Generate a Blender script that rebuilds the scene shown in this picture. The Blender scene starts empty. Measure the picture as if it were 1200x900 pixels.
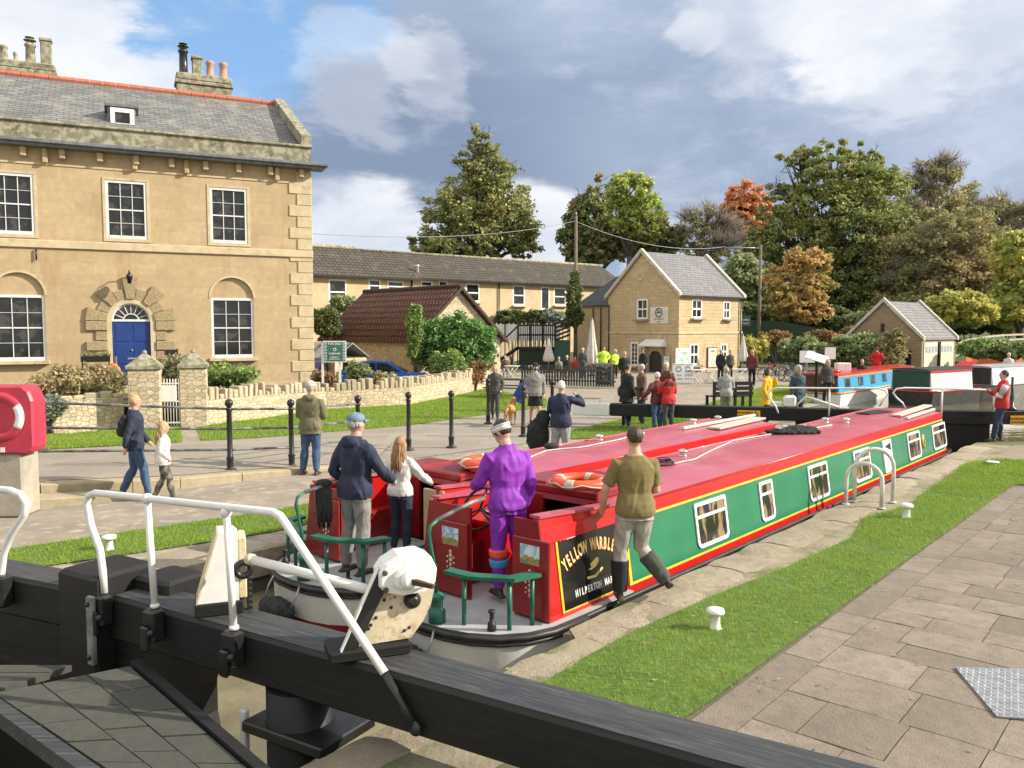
import bpy, math, random
import numpy as np
from mathutils import Vector, Matrix, noise
from mathutils.geometry import tessellate_polygon
R = math.radians
random.seed(7)
scene = bpy.context.scene
COL = scene.collection
# ---------------------------------------------------------------- camera, world, sun, exposure
CAMH, F, PITCH = 2.78, 960.0, R(3.87)
cam_d = bpy.data.cameras.new("camera"); cam_d.lens = 28.8; cam_d.sensor_width = 36
cam_d.clip_start = .05; cam_d.clip_end = 3000
cam = bpy.data.objects.new("camera", cam_d); COL.objects.link(cam)
cam.location = (0, 0, CAMH); cam.rotation_euler = (math.pi/2-PITCH, 0, 0)
scene.camera = cam
SUN_AZ, SUN_EL = R(94), R(28)
S = Vector((math.sin(SUN_AZ)*math.cos(SUN_EL), math.cos(SUN_AZ)*math.cos(SUN_EL), math.sin(SUN_EL)))
sun_d = bpy.data.lights.new("sun", 'SUN'); sun_d.energy = 4.7; sun_d.angle = R(.5); sun_d.color = (1, .91, .78)
sun = bpy.data.objects.new("sun", sun_d); COL.objects.link(sun); sun.location = (60, 20, 40)
sun.rotation_euler = S.to_track_quat('Z', 'Y').to_euler()
scene.view_settings.view_transform = 'Standard'; scene.view_settings.look = 'None'
scene.view_settings.exposure = .60; scene.view_settings.gamma = 1
scene.view_settings.use_curve_mapping = False
scene.cycles.use_denoising = True; scene.cycles.max_bounces = 6; scene.cycles.diffuse_bounces = 3
scene.cycles.transparent_max_bounces = 6; scene.cycles.caustics_reflective = False; scene.cycles.caustics_refractive = False

def ray(px, py):
    u, v = (px-600)/F, (450-py)/F
    return Vector((u, math.cos(PITCH)+v*math.sin(PITCH), -math.sin(PITCH)+v*math.cos(PITCH)))
def P(px, py, z=0.0):            # point of the plane at height z
    d = ray(px, py); t = (z-CAMH)/d.z
    return Vector((d.x*t, d.y*t, z))
def Q(px, py, Y):                # point at distance Y
    d = ray(px, py); t = Y/d.y
    return Vector((d.x*t, Y, CAMH+d.z*t))
def zat(py, Y): return Q(600, py, Y).z

# ---------------------------------------------------------------- node helpers
class NT:
    def __init__(s, t): s.t = t; s.n = t.nodes; s.l = t.links
    def new(s, ty, **kw):
        n = s.n.new(ty)
        for k, v in kw.items(): setattr(n, k, v)
        return n
    def set(s, sock, v):
        if hasattr(v, 'links') and not isinstance(v, (int, float, tuple, list)): s.l.new(v, sock)
        else:
            if isinstance(v, (tuple, list)) and len(v) == 3 and sock.type == 'RGBA': v = (*v, 1)
            sock.default_value = v
    def math(s, op, a, b=None, c=None, clamp=False):
        n = s.new('ShaderNodeMath', operation=op, use_clamp=clamp); s.set(n.inputs[0], a)
        if b is not None: s.set(n.inputs[1], b)
        if c is not None: s.set(n.inputs[2], c)
        return n.outputs[0]
    def vmath(s, op, a, b=None, sc=None):
        n = s.new('ShaderNodeVectorMath', operation=op); s.set(n.inputs[0], a)
        if b is not None: s.set(n.inputs[1], b)
        if sc is not None: s.set(n.inputs[3], sc)
        return n.outputs[1] if op in ('DOT_PRODUCT', 'LENGTH') else n.outputs[0]
    def noise(s, vec, scale, detail=4, rough=.55, dist=0, out=0):
        n = s.new('ShaderNodeTexNoise'); n.inputs['Scale'].default_value = scale
        n.inputs['Detail'].default_value = detail; n.inputs['Roughness'].default_value = rough
        n.inputs['Distortion'].default_value = dist
        if vec is not None: s.l.new(vec, n.inputs['Vector'])
        return n.outputs[out]
    def mix(s, f, a, b, blend='MIX'):
        n = s.new('ShaderNodeMix', data_type='RGBA', blend_type=blend); n.clamp_factor = True
        s.set(n.inputs[0], f); s.set(n.inputs[6], a); s.set(n.inputs[7], b)
        return n.outputs[2]
    def step(s, v, lo, hi, a=0.0, b=1.0):
        n = s.new('ShaderNodeMapRange', interpolation_type='SMOOTHSTEP'); s.set(n.inputs[0], v)
        n.inputs[1].default_value = lo; n.inputs[2].default_value = hi
        n.inputs[3].default_value = a; n.inputs[4].default_value = b
        if lo > hi: n.inputs[1].default_value, n.inputs[2].default_value, n.inputs[3].default_value, n.inputs[4].default_value = hi, lo, b, a
        return n.outputs[0]
    def obj(s): return s.new('ShaderNodeTexCoord').outputs['Object']
    def scalev(s, v, k): 
        return s.vmath('MULTIPLY', v, k)
    def bump(s, h, strength=.3, dist=.02, nrm=None):
        n = s.new('ShaderNodeBump'); n.inputs['Strength'].default_value = strength; n.inputs['Distance'].default_value = dist
        s.l.new(h, n.inputs['Height'])
        if nrm: s.l.new(nrm, n.inputs['Normal'])
        return n.outputs[0]

def newmat(name):
    m = bpy.data.materials.new(name); m.use_nodes = True; m.node_tree.nodes.clear()
    n = NT(m.node_tree); o = n.new('ShaderNodeOutputMaterial'); b = n.new('ShaderNodeBsdfPrincipled')
    n.l.new(b.outputs[0], o.inputs[0]); n.out = o
    return m, n, b
def M(name, c1, c2=None, scale=6, rough=.8, bump=0, bscale=30, metal=0, lo=.35, hi=.65, detail=5, dist=.01, spec=.5, stain=None, sscale=2, slo=.6, shi=.8, coat=0, stretch=None, rough2=None, c3=None):
    """noise-mottled surface; stain = third colour in patches"""
    m, n, b = newmat(name)
    v = n.obj()
    if stretch: v = n.scalev(v, stretch)
    c2 = c2 or tuple(x*.8 for x in c1)
    f = n.noise(v, scale, detail)
    col = n.mix(n.step(f, lo, hi), c1, c2)
    if c3: col = n.mix(n.step(n.noise(v, scale*4.3, 3), .5, .7), col, c3)
    if stain: col = n.mix(n.step(n.noise(v, sscale, 6, .65), slo, shi), col, stain)
    n.set(b.inputs['Base Color'], col)
    b.inputs['Roughness'].default_value = rough; b.inputs['Metallic'].default_value = metal
    if rough2 is not None: n.set(b.inputs['Roughness'], n.step(f, lo, hi, rough, rough2))
    b.inputs['Specular IOR Level'].default_value = spec; b.inputs['Coat Weight'].default_value = coat
    if bump: n.l.new(n.bump(n.noise(v, bscale, 5, .6), bump, dist), b.inputs['Normal'])
    return m
def MB_(name, c1, c2, mortar, w, h, ms=.02, bump=.5, dist=.02, warp=.02, var=None, offs=.5, smooth=.1, stain=None, plane='XZ', slo=.55, shi=.75, rough=.85, sscale=.8, nscale=14):
    """block / slate / tile courses"""
    m, n, b = newmat(name)
    v = n.obj(); sep = n.new('ShaderNodeSeparateXYZ'); n.l.new(v, sep.inputs[0])
    nz = n.noise(v, 3.5, 2, out=1)
    cx = n.new('ShaderNodeCombineXYZ')
    if plane == 'XR': n.set(cx.inputs[0], sep.outputs[0]); n.set(cx.inputs[1], sep.outputs[2])
    elif plane == 'XZ':
        n.set(cx.inputs[0], n.math('ADD', sep.outputs[0], sep.outputs[1])); n.set(cx.inputs[1], sep.outputs[2])
    else:
        n.set(cx.inputs[0], sep.outputs[0]); n.set(cx.inputs[1], sep.outputs[1])
    vv = n.vmath('ADD', cx.outputs[0], n.vmath('SCALE', n.vmath('SUBTRACT', nz, (.5, .5, .5)), sc=warp*2))
    br = n.new('ShaderNodeTexBrick'); br.offset = offs; n.l.new(vv, br.inputs['Vector'])
    for k, val in (('Scale', 1.0), ('Mortar Size', ms), ('Mortar Smooth', smooth), ('Brick Width', w), ('Row Height', h), ('Bias', 0.0)): br.inputs[k].default_value = val
    n.set(br.inputs['Color1'], c1); n.set(br.inputs['Color2'], c2); n.set(br.inputs['Mortar'], mortar)
    f = n.noise(v, nscale, 6, .65)
    col = n.mix(n.step(f, .3, .75, 0, .45), br.outputs['Color'], tuple(x*.55 for x in c1))
    big = n.noise(v, .7, 4)
    col = n.mix(n.step(big, .35, .7, 0, .35), col, tuple(x*.7 for x in c2))
    if stain: col = n.mix(n.step(n.noise(n.scalev(v, (1, 1, .3)), sscale*1.6, 7, .7), slo, shi), col, stain)
    n.set(b.inputs['Base Color'], col); b.inputs['Roughness'].default_value = rough
    hgt = n.math('ADD', n.math('MULTIPLY', br.outputs['Fac'], -1.0), n.math('MULTIPLY', f, .6))
    n.l.new(n.bump(hgt, bump, dist), b.inputs['Normal'])
    return m

# ---------------------------------------------------------------- sky
world = bpy.data.worlds.new("World"); scene.world = world; world.use_nodes = True
world.node_tree.nodes.clear(); w = NT(world.node_tree)
wo = w.new('ShaderNodeOutputWorld'); bg = w.new('ShaderNodeBackground'); w.l.new(bg.outputs[0], wo.inputs[0])
bg.inputs[1].default_value = .112
sky = w.new('ShaderNodeTexSky', sky_type='NISHITA'); sky.sun_disc = False
sky.sun_elevation = SUN_EL; sky.sun_rotation = SUN_AZ; sky.air_density = 1.1; sky.dust_density = .6; sky.ozone_density = 1.6
gdir = w.new('ShaderNodeTexCoord').outputs['Generated']
dirn = w.vmath('NORMALIZE', gdir)
def blob(px, py, r0, r1):        # a patch of sky round a direction; radii in degrees
    c = ray(px, py).normalized()
    return w.step(w.vmath('DOT_PRODUCT', dirn, tuple(c)), math.cos(R(r1)), math.cos(R(r0)))
dw = w.vmath('MULTIPLY', dirn, (1, 1, 2.6))
n1 = w.noise(dw, 3.2, 7, .6, .25); n2 = w.noise(dw, 7.5, 8, .62, .3); n3 = w.noise(dw, 1.6, 5, .5); nedge = w.math('ADD', w.math('MULTIPLY', w.noise(dw, 5.5, 8, .58, .15), .7), w.math('MULTIPLY', n1, .3))
def cl(base, amp=.55, nn=None):
    nn = nn or nedge; amp = amp*2.6    # ragged edge: mask + noise
    return w.math('ADD', base, w.math('MULTIPLY', w.math('SUBTRACT', nn, .5), amp*2))
K = 10
def c(r, g, b, k=1.0): return (r*K*k, g*K*k, b*K*k, 1)
blue = w.mix(.55, sky.outputs[0], c(.17, .34, .60))
grey_hi, grey_lo, grey_dk = c(.38, .44, .54), c(.25, .31, .41), c(.155, .20, .29)
gcol = w.mix(w.step(n1, .34, .66), grey_lo, grey_hi)
gcol = w.mix(w.math('MULTIPLY', blob(470, 215, 3, 17), w.step(n3, .25, .6, .5, 1)), gcol, grey_dk)
gcol = w.mix(w.math('MULTIPLY', blob(790, 205, 3, 14), .55), gcol, grey_dk)
gcol = w.mix(w.math('MULTIPLY', blob(1120, 190, 2, 12), .5), gcol, c(.24, .28, .37))
gap = w.math('MAXIMUM', blob(170, -10, 2, 15), w.math('MULTIPLY', blob(330, -30, 2, 10), .6))
gap = w.step(cl(gap, .35, n1), .35, .75)
col = w.mix(w.math('SUBTRACT', 1.0, gap), blue, gcol)
wisp = w.math('MULTIPLY', w.step(n2, .48, .72), .55)
col = w.mix(wisp, col, c(.40, .44, .52))
white = c(.62, .63, .65)
def soft(px, py, r):             # falls smoothly from 1 at the centre to 0 at r degrees
    return w.step(w.vmath('LENGTH', w.vmath('SUBTRACT', dirn, tuple(ray(px, py).normalized()))), 0, R(r), 1, 0)
for px, py, r, amp, k in ((10, 70, 13, .8, .95), (100, 110, 9, .8, .9), (190, 125, 8, .8, .85), (430, 80, 8, 1.1, .3), (500, 90, 6, 1.1, .3), (1010, -20, 13, .9, .8), (960, 0, 9, .9, .5), (1050, 80, 8, .9, .5), (820, 45, 4, 1.2, .5), (880, 20, 9, .8, .5),
                     (620, 290, 9, .6, .85), (400, 310, 11, .6, .95), (500, 330, 9, .5, .9), (790, 310, 7, .6, .7), (1150, 30, 9, .8, .5)):
    mk = w.math('MULTIPLY', w.step(cl(soft(px, py, r), amp*.5), .42, .70), k)
    shade = w.mix(w.step(n1, .3, .7), c(.44, .47, .53), white)
    col = w.mix(mk, col, shade)
sx_ = w.new('ShaderNodeSeparateXYZ'); w.l.new(dirn, sx_.inputs[0])      # unseen bright cloud added overhead and behind to keep up the ambient light
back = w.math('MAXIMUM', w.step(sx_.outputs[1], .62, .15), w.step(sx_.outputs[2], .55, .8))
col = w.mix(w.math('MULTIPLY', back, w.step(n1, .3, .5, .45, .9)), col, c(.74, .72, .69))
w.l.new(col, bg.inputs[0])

# ---------------------------------------------------------------- mesh builder
class MB:
    def __init__(s): s.v = []; s.f = []; s.m = []; s.sm = []
    def add(s, vs, fs, m=0, smooth=False, T=None):
        k = len(s.v)
        s.v += [tuple(T @ Vector(p)) for p in vs] if T is not None else [tuple(p) for p in vs]
        s.f += [tuple(i+k for i in f) for f in fs]; s.m += [m]*len(fs); s.sm += [smooth]*len(fs)
        return s
    def box(s, x0, x1, y0, y1, z0, z1, m=0, T=None, bev=0):
        if x0 > x1: x0, x1 = x1, x0
        if y0 > y1: y0, y1 = y1, y0
        if z0 > z1: z0, z1 = z1, z0
        b = min(bev, (x1-x0)*.45, (y1-y0)*.45, (z1-z0)*.45)
        if b <= 0:
            v = [(x0,y0,z0),(x1,y0,z0),(x1,y1,z0),(x0,y1,z0),(x0,y0,z1),(x1,y0,z1),(x1,y1,z1),(x0,y1,z1)]
            return s.add(v, [(0,3,2,1),(4,5,6,7),(0,1,5,4),(1,2,6,5),(2,3,7,6),(3,0,4,7)], m, T=T)
        rings = []
        for z, i in ((z0, b), (z0+b, 0), (z1-b, 0), (z1, b)):
            a = b if i == 0 else 1.7*b
            X0, X1, Y0, Y1 = x0+i, x1-i, y0+i, y1-i
            q = b*.9
            rings.append([(X0+q,Y0,z),(X1-q,Y0,z),(X1,Y0+q,z),(X1,Y1-q,z),(X1-q,Y1,z),(X0+q,Y1,z),(X0,Y1-q,z),(X0,Y0+q,z)])
        return s.loft(rings, m, T=T)
    def loft(s, rings, m=0, cap=True, smooth=False, closed=True, T=None):
        n = len(rings[0]); v = [p for r in rings for p in r]; f = []
        for i in range(len(rings)-1):
            for j in range(n if closed else n-1):
                a, b2 = i*n+j, i*n+(j+1) % n
                f.append((a, b2, b2+n, a+n))
        s.add(v, f, m, smooth, T)
        if cap and closed:
            k = len(s.v)-len(v)
            s.f.append(tuple(k+i for i in range(n-1, -1, -1))); s.f.append(tuple(k+(len(rings)-1)*n+i for i in range(n)))
            s.m += [m, m]; s.sm += [False, False]
        return s
    def prism(s, poly, z0, z1, m=0, T=None):     # polygon in XY
        A = sum(poly[i][0]*poly[(i+1) % len(poly)][1]-poly[(i+1) % len(poly)][0]*poly[i][1] for i in range(len(poly)))
        if A < 0: poly = poly[::-1]
        return s.loft([[(x, y, z0) for x, y in poly], [(x, y, z1) for x, y in poly]], m, T=T)
    def plate(s, poly, y0, y1, m=0, T=None):     # polygon in XZ, thickness along y
        A = sum(poly[i][0]*poly[(i+1) % len(poly)][1]-poly[(i+1) % len(poly)][0]*poly[i][1] for i in range(len(poly)))
        if A < 0: poly = poly[::-1]
        if y0 > y1: y0, y1 = y1, y0
        return s.loft([[(x, y1, z) for x, z in poly], [(x, y0, z) for x, z in poly]], m, T=T)
    def tube(s, pts, r, n=8, m=0, cap=True, T=None, smooth=True, flat=1.0):
        pts = [Vector(p) for p in pts]; rs = r if isinstance(r, (list, tuple)) else [r]*len(pts)
        rings = []; up = None
        for i, p in enumerate(pts):
            d = (pts[min(i+1, len(pts)-1)]-pts[max(i-1, 0)])
            if d.length < 1e-9: d = Vector((0, 0, 1))
            d.normalize()
            if up is None: up = Vector((0, 0, 1)) if abs(d.z) < .9 else Vector((1, 0, 0))
            x = up.cross(d)
            if x.length < 1e-4: x = Vector((1, 0, 0)).cross(d)
            x.normalize(); y = d.cross(x); up = y
            rings.append([tuple(p+x*math.cos(2*math.pi*j/n)*rs[i]+y*math.sin(2*math.pi*j/n)*rs[i]*flat) for j in range(n)])
        return s.loft(rings, m, cap, smooth, T=T)
    def lathe(s, prof, n=16, m=0, T=None, smooth=True):
        return s.loft([[(r*math.cos(2*math.pi*j/n), r*math.sin(2*math.pi*j/n), z) for j in range(n)] for r, z in prof], m, True, smooth, T=T)
    def ell(s, c, r, n=12, k=8, m=0, T=None, Rm=None):
        rings = []
        for i in range(k+1):
            a = -math.pi/2+math.pi*i/k; a = max(-1.5, min(1.5, a))
            rr = []
            for j in range(n):
                p = Vector((r[0]*math.cos(a)*math.cos(2*math.pi*j/n), r[1]*math.cos(a)*math.sin(2*math.pi*j/n), r[2]*math.sin(a)))
                if Rm is not None: p = Rm @ p
                rr.append((c[0]+p.x, c[1]+p.y, c[2]+p.z))
            rings.append(rr)
        return s.loft(rings, m, True, True, T=T)
    def torus(s, c, R0, r0, n=24, k=8, m=0, T=None, a0=0, a1=2*math.pi, flat=1):
        full = abs(a1-a0-2*math.pi) < 1e-6
        rings = []
        for i in range(n if full else n+1):
            a = a0+(a1-a0)*i/n
            rings.append([(c[0]+(R0+r0*math.cos(2*math.pi*j/k))*math.cos(a), c[1]+(R0+r0*math.cos(2*math.pi*j/k))*math.sin(a), c[2]+r0*flat*math.sin(2*math.pi*j/k)) for j in range(k)])
        if full: rings.append(rings[0])
        return s.loft(rings, m, not full, True, T=T)
    def quad(s, a, b, c, d, m=0, T=None): return s.add([a, b, c, d], [(0, 1, 2, 3)], m, T=T)
    def cone(s, p0, p1, r0, r1, n=10, m=0, T=None): return s.tube([p0, p1], [r0, r1], n, m, T=T)
    def mesh(s, name, mats):
        me = bpy.data.meshes.new(name); me.from_pydata(s.v, [], s.f)
        for mm in (mats if isinstance(mats, (list, tuple)) else [mats]): me.materials.append(mm)
        if any(s.m): me.polygons.foreach_set('material_index', s.m)
        me.polygons.foreach_set('use_smooth', s.sm); me.update()
        return me
    def build(s, name, mats, parent=None, loc=None, rz=None):
        return link(name, s.mesh(name, mats), parent, loc, rz)
def link(name, me, parent=None, loc=None, rz=None):
    o = bpy.data.objects.new(name, me); COL.objects.link(o)
    if parent: o.parent = parent
    if loc is not None: o.location = loc
    if rz is not None: o.rotation_euler = (0, 0, rz)
    return o
def tag(o, label=None, cat=None, group=None, kind=None):
    if label: o['label'] = label
    if cat: o['category'] = cat
    if group: o['group'] = group
    if kind: o['kind'] = kind
    return o
def thing(name, label, cat, loc=(0, 0, 0), rz=0, group=None):
    o = bpy.data.objects.new(name, None); COL.objects.link(o); o.empty_display_size = .2
    o.location = loc; o.rotation_euler = (0, 0, rz)
    return tag(o, label, cat, group)
def struct(o): o['kind'] = 'structure'; return o
def dup(root, loc=None, rz=None, label=None, group=None, scale=None):
    def cp(o, par):
        q = o.copy(); COL.objects.link(q); q.parent = par
        for ch in list(o.children): cp(ch, q)
        return q
    r = cp(root, None)
    if loc is not None: r.location = loc
    if rz is not None: r.rotation_euler = (0, 0, rz)
    if label: r['label'] = label
    if group: r['group'] = group
    if scale: r.scale = (scale,)*3
    return r
def text_geo(txt, size, ext=.004, T=None, align='CENTER', sx=1.0, bold=0):
    cu = bpy.data.curves.new("t", 'FONT'); cu.body = txt; cu.size = size; cu.extrude = ext; cu.align_x = align; cu.align_y = 'CENTER'
    cu.resolution_u = 2; cu.offset = bold
    o = bpy.data.objects.new("t", cu); COL.objects.link(o)
    dg = bpy.context.evaluated_depsgraph_get(); dg.update()
    me = bpy.data.meshes.new_from_object(o.evaluated_get(dg))
    v = [(p.co.x*sx, p.co.y, p.co.z) for p in me.vertices]; f = [tuple(p.vertices) for p in me.polygons]
    bpy.data.objects.remove(o); bpy.data.curves.remove(cu); bpy.data.meshes.remove(me)
    if T is not None: v = [tuple(T @ Vector(p)) for p in v]
    return v, f
UPR = Matrix.Rotation(math.pi/2, 4, 'X')     # text drawn in XY stood up into XZ, facing -Y
def npmesh(name, V, Fc, mats, smooth=False):
    """V (n,3), Fc (m,k) numpy"""
    me = bpy.data.meshes.new(name); k = Fc.shape[1]
    me.vertices.add(len(V)); me.vertices.foreach_set('co', np.ascontiguousarray(V, dtype=np.float32).ravel())
    me.loops.add(Fc.size); me.loops.foreach_set('vertex_index', np.ascontiguousarray(Fc, dtype=np.int32).ravel())
    me.polygons.add(len(Fc)); me.polygons.foreach_set('loop_start', np.arange(0, Fc.size, k, dtype=np.int32))
    if smooth: me.polygons.foreach_set('use_smooth', [True]*len(Fc))
    me.update(calc_edges=True)
    for mm in (mats if isinstance(mats, (list, tuple)) else [mats]): me.materials.append(mm)
    return me
# ================================================================ materials
ashlar = MB_("ashlar", (.53, .40, .24), (.46, .345, .20), (.42, .31, .18), .95, .38, .006, .3, .01, .004, stain=(.33, .215, .11), slo=.48, shi=.78, nscale=5, sscale=.55)
ashlar_trim = M("ashlar_trim", (.56, .46, .30), (.47, .385, .24), 3, .85, .25, 25, stain=(.25, .20, .13), slo=.55, shi=.75)
rubble = MB_("rubble", (.58, .49, .33), (.44, .36, .23), (.30, .25, .17), .27, .105, .012, .7, .02, .05, stain=(.22, .19, .13), slo=.56, shi=.7, nscale=9)
pubstone = MB_("pub_stone", (.60, .47, .28), (.50, .38, .21), (.45, .35, .21), .55, .22, .012, .6, .02, .012, stain=(.28, .20, .11), slo=.56, shi=.8, nscale=4)
terrace_w = M("terrace_render", (.56, .45, .28), (.50, .39, .23), 1.5, .9, .2, 20, stain=(.36, .28, .17))
slate = MB_("slate", (.25, .25, .235), (.13, .135, .14), (.045, .045, .045), .36, .115, .012, .9, .02, .004, stain=(.27, .26, .2), slo=.5, shi=.75, nscale=8, plane="XR")
slate2 = MB_("slate_pale", (.25, .25, .25), (.18, .18, .19), (.08, .08, .08), .42, .17, .014, .9, .02, .004, stain=(.30, .29, .25), nscale=8, plane="XR")
slate_dk = MB_("slate_dark", (.075, .08, .09), (.055, .06, .07), (.03, .03, .03), .42, .26, .012, .8, .02, .004)
tile_dk = MB_("roof_tile_dark", (.12, .10, .075), (.075, .065, .05), (.02, .018, .015), .32, .20, .035, 1.2, .05, .004, plane="XR", offs=0, stain=(.17, .14, .09), slo=.5, shi=.8)
tile_red = MB_("roof_tile_red", (.27, .12, .075), (.19, .085, .055), (.04, .02, .015), .26, .30, .05, 1.2, .05, .006, offs=0, stain=(.12, .08, .055), slo=.45, shi=.75)
ridge_red = M("ridge_tile", (.48, .15, .08), (.36, .12, .07), 6, .8, .3)
lichen_stone = M("weathered_stone", (.36, .33, .24), (.20, .19, .13), 5, .95, .7, 18, lo=.4, hi=.6, stain=(.10, .11, .06), slo=.5, shi=.7, sscale=3)
white_p = M("white_paint", (.74, .74, .71), (.68, .68, .64), 7, .45, .12, 30, stain=(.45, .42, .36), slo=.68, shi=.85, sscale=6)
white_c = M("white_clean", (.80, .80, .79), (.74, .74, .73), 4, .4)
cream_rust = M("cream_paint_rusted", (.62, .55, .40), (.56, .47, .30), 5, .6, .4, 20, stain=(.16, .07, .03), slo=.62, shi=.68, sscale=7, c3=(.5, .36, .19))
black_p = M("black_paint", (.007, .008, .008), (.011, .011, .010), 3, .55, .22, 14, c3=(.016, .015, .014), detail=7, spec=.35, stain=(.032, .03, .026), slo=.6, shi=.8, sscale=1.5, stretch=(.3, 4, 5))
beam_top = M("beam_top_worn", (.026, .030, .036), (.045, .048, .05), 3, .5, .35, 12, c3=(.085, .08, .07), stain=(.11, .10, .085), slo=.55, shi=.8, sscale=1.6, stretch=(.3, 5, 5), rough2=.62)
black_m = M("black_metal", (.012, .012, .013), (.02, .02, .02), 8, .35, .15, 30)
galv = M("galvanised", (.42, .43, .43), (.30, .31, .32), 12, .45, .2, 40, metal=.5)
rail_grey = M("worn_rail", (.22, .23, .23), (.06, .065, .065), 5, .45, .2, 40)
glass, _n, _b = newmat("dark_glass"); _n.set(_b.inputs['Base Color'], _n.mix(_n.step(_n.noise(_n.obj(), 2.5, 3), .5, .62), (.012, .014, .015), (.05, .05, .045))); _b.inputs['Roughness'].default_value = .06
blue_door = M("blue_door", (.012, .045, .22), (.010, .035, .17), 3, .4)
lead = M("lead", (.17, .18, .19), (.11, .12, .13), 6, .6, .3)
terracotta = M("terracotta", (.45, .24, .16), (.38, .30, .24), 5, .85, .3, stain=(.12, .10, .07))
coping_m = None
def stone_islands(name, base, dark, spots, bump=.6, sc=7, rough=.92):
    m, n, b = newmat(name); v = n.obj()
    geo = n.new('ShaderNodeNewGeometry'); rnd = geo.outputs['Random Per Island']
    col = n.mix(rnd, base, dark)
    f = n.noise(v, sc, 7, .7); col = n.mix(n.step(f, .38, .68, 0, .55), col, tuple(x*.52 for x in base))
    col = n.mix(n.step(n.noise(v, 1.3, 4), .35, .75, 0, .45), col, tuple(x*.62 for x in dark))
    col = n.mix(n.math('MULTIPLY', n.step(n.noise(v, 26, 5, .7), .63, .72), .6), col, spots)
    n.set(b.inputs['Base Color'], col); b.inputs['Roughness'].default_value = rough
    h = n.math('ADD', f, n.math('MULTIPLY', n.noise(v, 60, 4, .7), .4))
    n.l.new(n.bump(h, bump, .02), b.inputs['Normal']); return m
coping_m = stone_islands("coping_stone", (.47, .40, .30), (.34, .285, .20), (.54, .49, .40), 1.6, 8)
flag_m = stone_islands("flagstones", (.30, .25, .195), (.205, .17, .13), (.44, .40, .33), .9, 6)
wallstone = stone_islands("lock_wall_stone", (.16, .145, .12), (.10, .095, .08), (.30, .28, .24), 1.0, 5)
crenel_m = stone_islands("crenel_stone", (.58, .50, .36), (.44, .37, .25), (.60, .55, .42), .8, 7)
path_m = M("path_surface", (.31, .265, .205), (.235, .20, .155), 1.1, .95, .55, 45, stain=(.235, .195, .155), slo=.5, shi=.7, sscale=.5, c3=(.40, .345, .285), dist=.008)
upper_m = MB_("path_slabs", (.345, .305, .25), (.28, .245, .20), (.22, .19, .15), 1.6, .75, .012, .35, .01, .05, plane='XY', stain=(.26, .22, .18), slo=.5, shi=.75)
def voro_stone(name, c1, c2, mortar, sc=4.2, st=2.1):
    m, n, b = newmat(name); v = n.obj(); sep = n.new('ShaderNodeSeparateXYZ'); n.l.new(v, sep.inputs[0]); cx = n.new('ShaderNodeCombineXYZ')
    n.set(cx.inputs[0], n.math('ADD', sep.outputs[0], sep.outputs[1])); n.set(cx.inputs[1], n.math('MULTIPLY', sep.outputs[2], st)); vv = n.vmath('ADD', cx.outputs[0], n.vmath('SCALE', n.noise(v, 5, 2, out=1), sc=.10))
    o = []
    for ft in ('F1', 'DISTANCE_TO_EDGE'):
        t = n.new('ShaderNodeTexVoronoi', feature=ft, voronoi_dimensions='2D'); t.inputs['Scale'].default_value = sc; t.inputs['Randomness'].default_value = .75; n.l.new(vv, t.inputs['Vector']); o.append(t)
    s2 = n.new('ShaderNodeSeparateColor'); n.l.new(o[0].outputs['Color'], s2.inputs[0]); f = n.noise(v, 14, 6, .65)
    col = n.mix(s2.outputs[0], c1, c2); col = n.mix(n.step(f, .4, .75, 0, .5), col, tuple(x*.5 for x in c2)); e = n.step(o[1].outputs['Distance'], .0, .07)
    col = n.mix(n.math('SUBTRACT', 1.0, e), col, mortar); n.set(b.inputs['Base Color'], col); b.inputs['Roughness'].default_value = .92
    n.l.new(n.bump(n.math('ADD', e, n.math('MULTIPLY', f, .7)), .8, .025), b.inputs['Normal']); return m
rubble = voro_stone("rubble_wall", (.66, .56, .39), (.46, .37, .24), (.36, .30, .21))
def grass_mat(name, a, b2, c3, dry):
    m, n, b = newmat(name); v = n.obj(); geo = n.new('ShaderNodeNewGeometry')
    col = n.mix(n.step(n.noise(v, .9, 5, .6), .3, .7), a, b2)
    col = n.mix(n.math('MULTIPLY', geo.outputs['Random Per Island'], .5), col, c3)
    col = n.mix(n.step(n.noise(v, 2.6, 5, .6), .58, .72, 0, .7), col, dry)
    n.set(b.inputs['Base Color'], col); b.inputs['Roughness'].default_value = .75; b.inputs['Specular IOR Level'].default_value = .25
    tr = n.new('ShaderNodeBsdfTranslucent'); n.set(tr.inputs[0], col); ms = n.new('ShaderNodeMixShader'); ms.inputs[0].default_value = .35
    n.l.new(b.outputs[0], ms.inputs[1]); n.l.new(tr.outputs[0], ms.inputs[2]); n.l.new(ms.outputs[0], n.out.inputs[0]); return m
grass_m = grass_mat("grass_blades", (.27, .40, .05), (.19, .31, .04), (.40, .48, .11), (.42, .38, .16))
turf_m = M("turf", (.10, .17, .025), (.07, .13, .02), 3, .95, 1, 60, c3=(.14, .20, .04), stain=(.20, .18, .08), slo=.62, shi=.72)
ground_m = M("ground_earth", (.10, .12, .05), (.14, .13, .07), 1, .95, .6, 30)
def water_mat(name, c, rough, bs, bstr):
    m, n, b = newmat(name); v = n.obj()
    col = n.mix(n.step(n.noise(v, 1.2, 4), .4, .65), c, tuple(x*1.5 for x in c)); n.set(b.inputs['Base Color'], col)
    b.inputs['Roughness'].default_value = rough; b.inputs['IOR'].default_value = 1.33
    n.l.new(n.bump(n.noise(n.scalev(v, (1, 1.6, 1)), bs, 3, .5, .4), bstr, .05), b.inputs['Normal']); return m
water_m = water_mat("canal_water", (.10, .085, .05), .04, 1.6, .12)
lockwater_m = water_mat("lock_water", (.17, .15, .09), .08, 5, .3)

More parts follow.
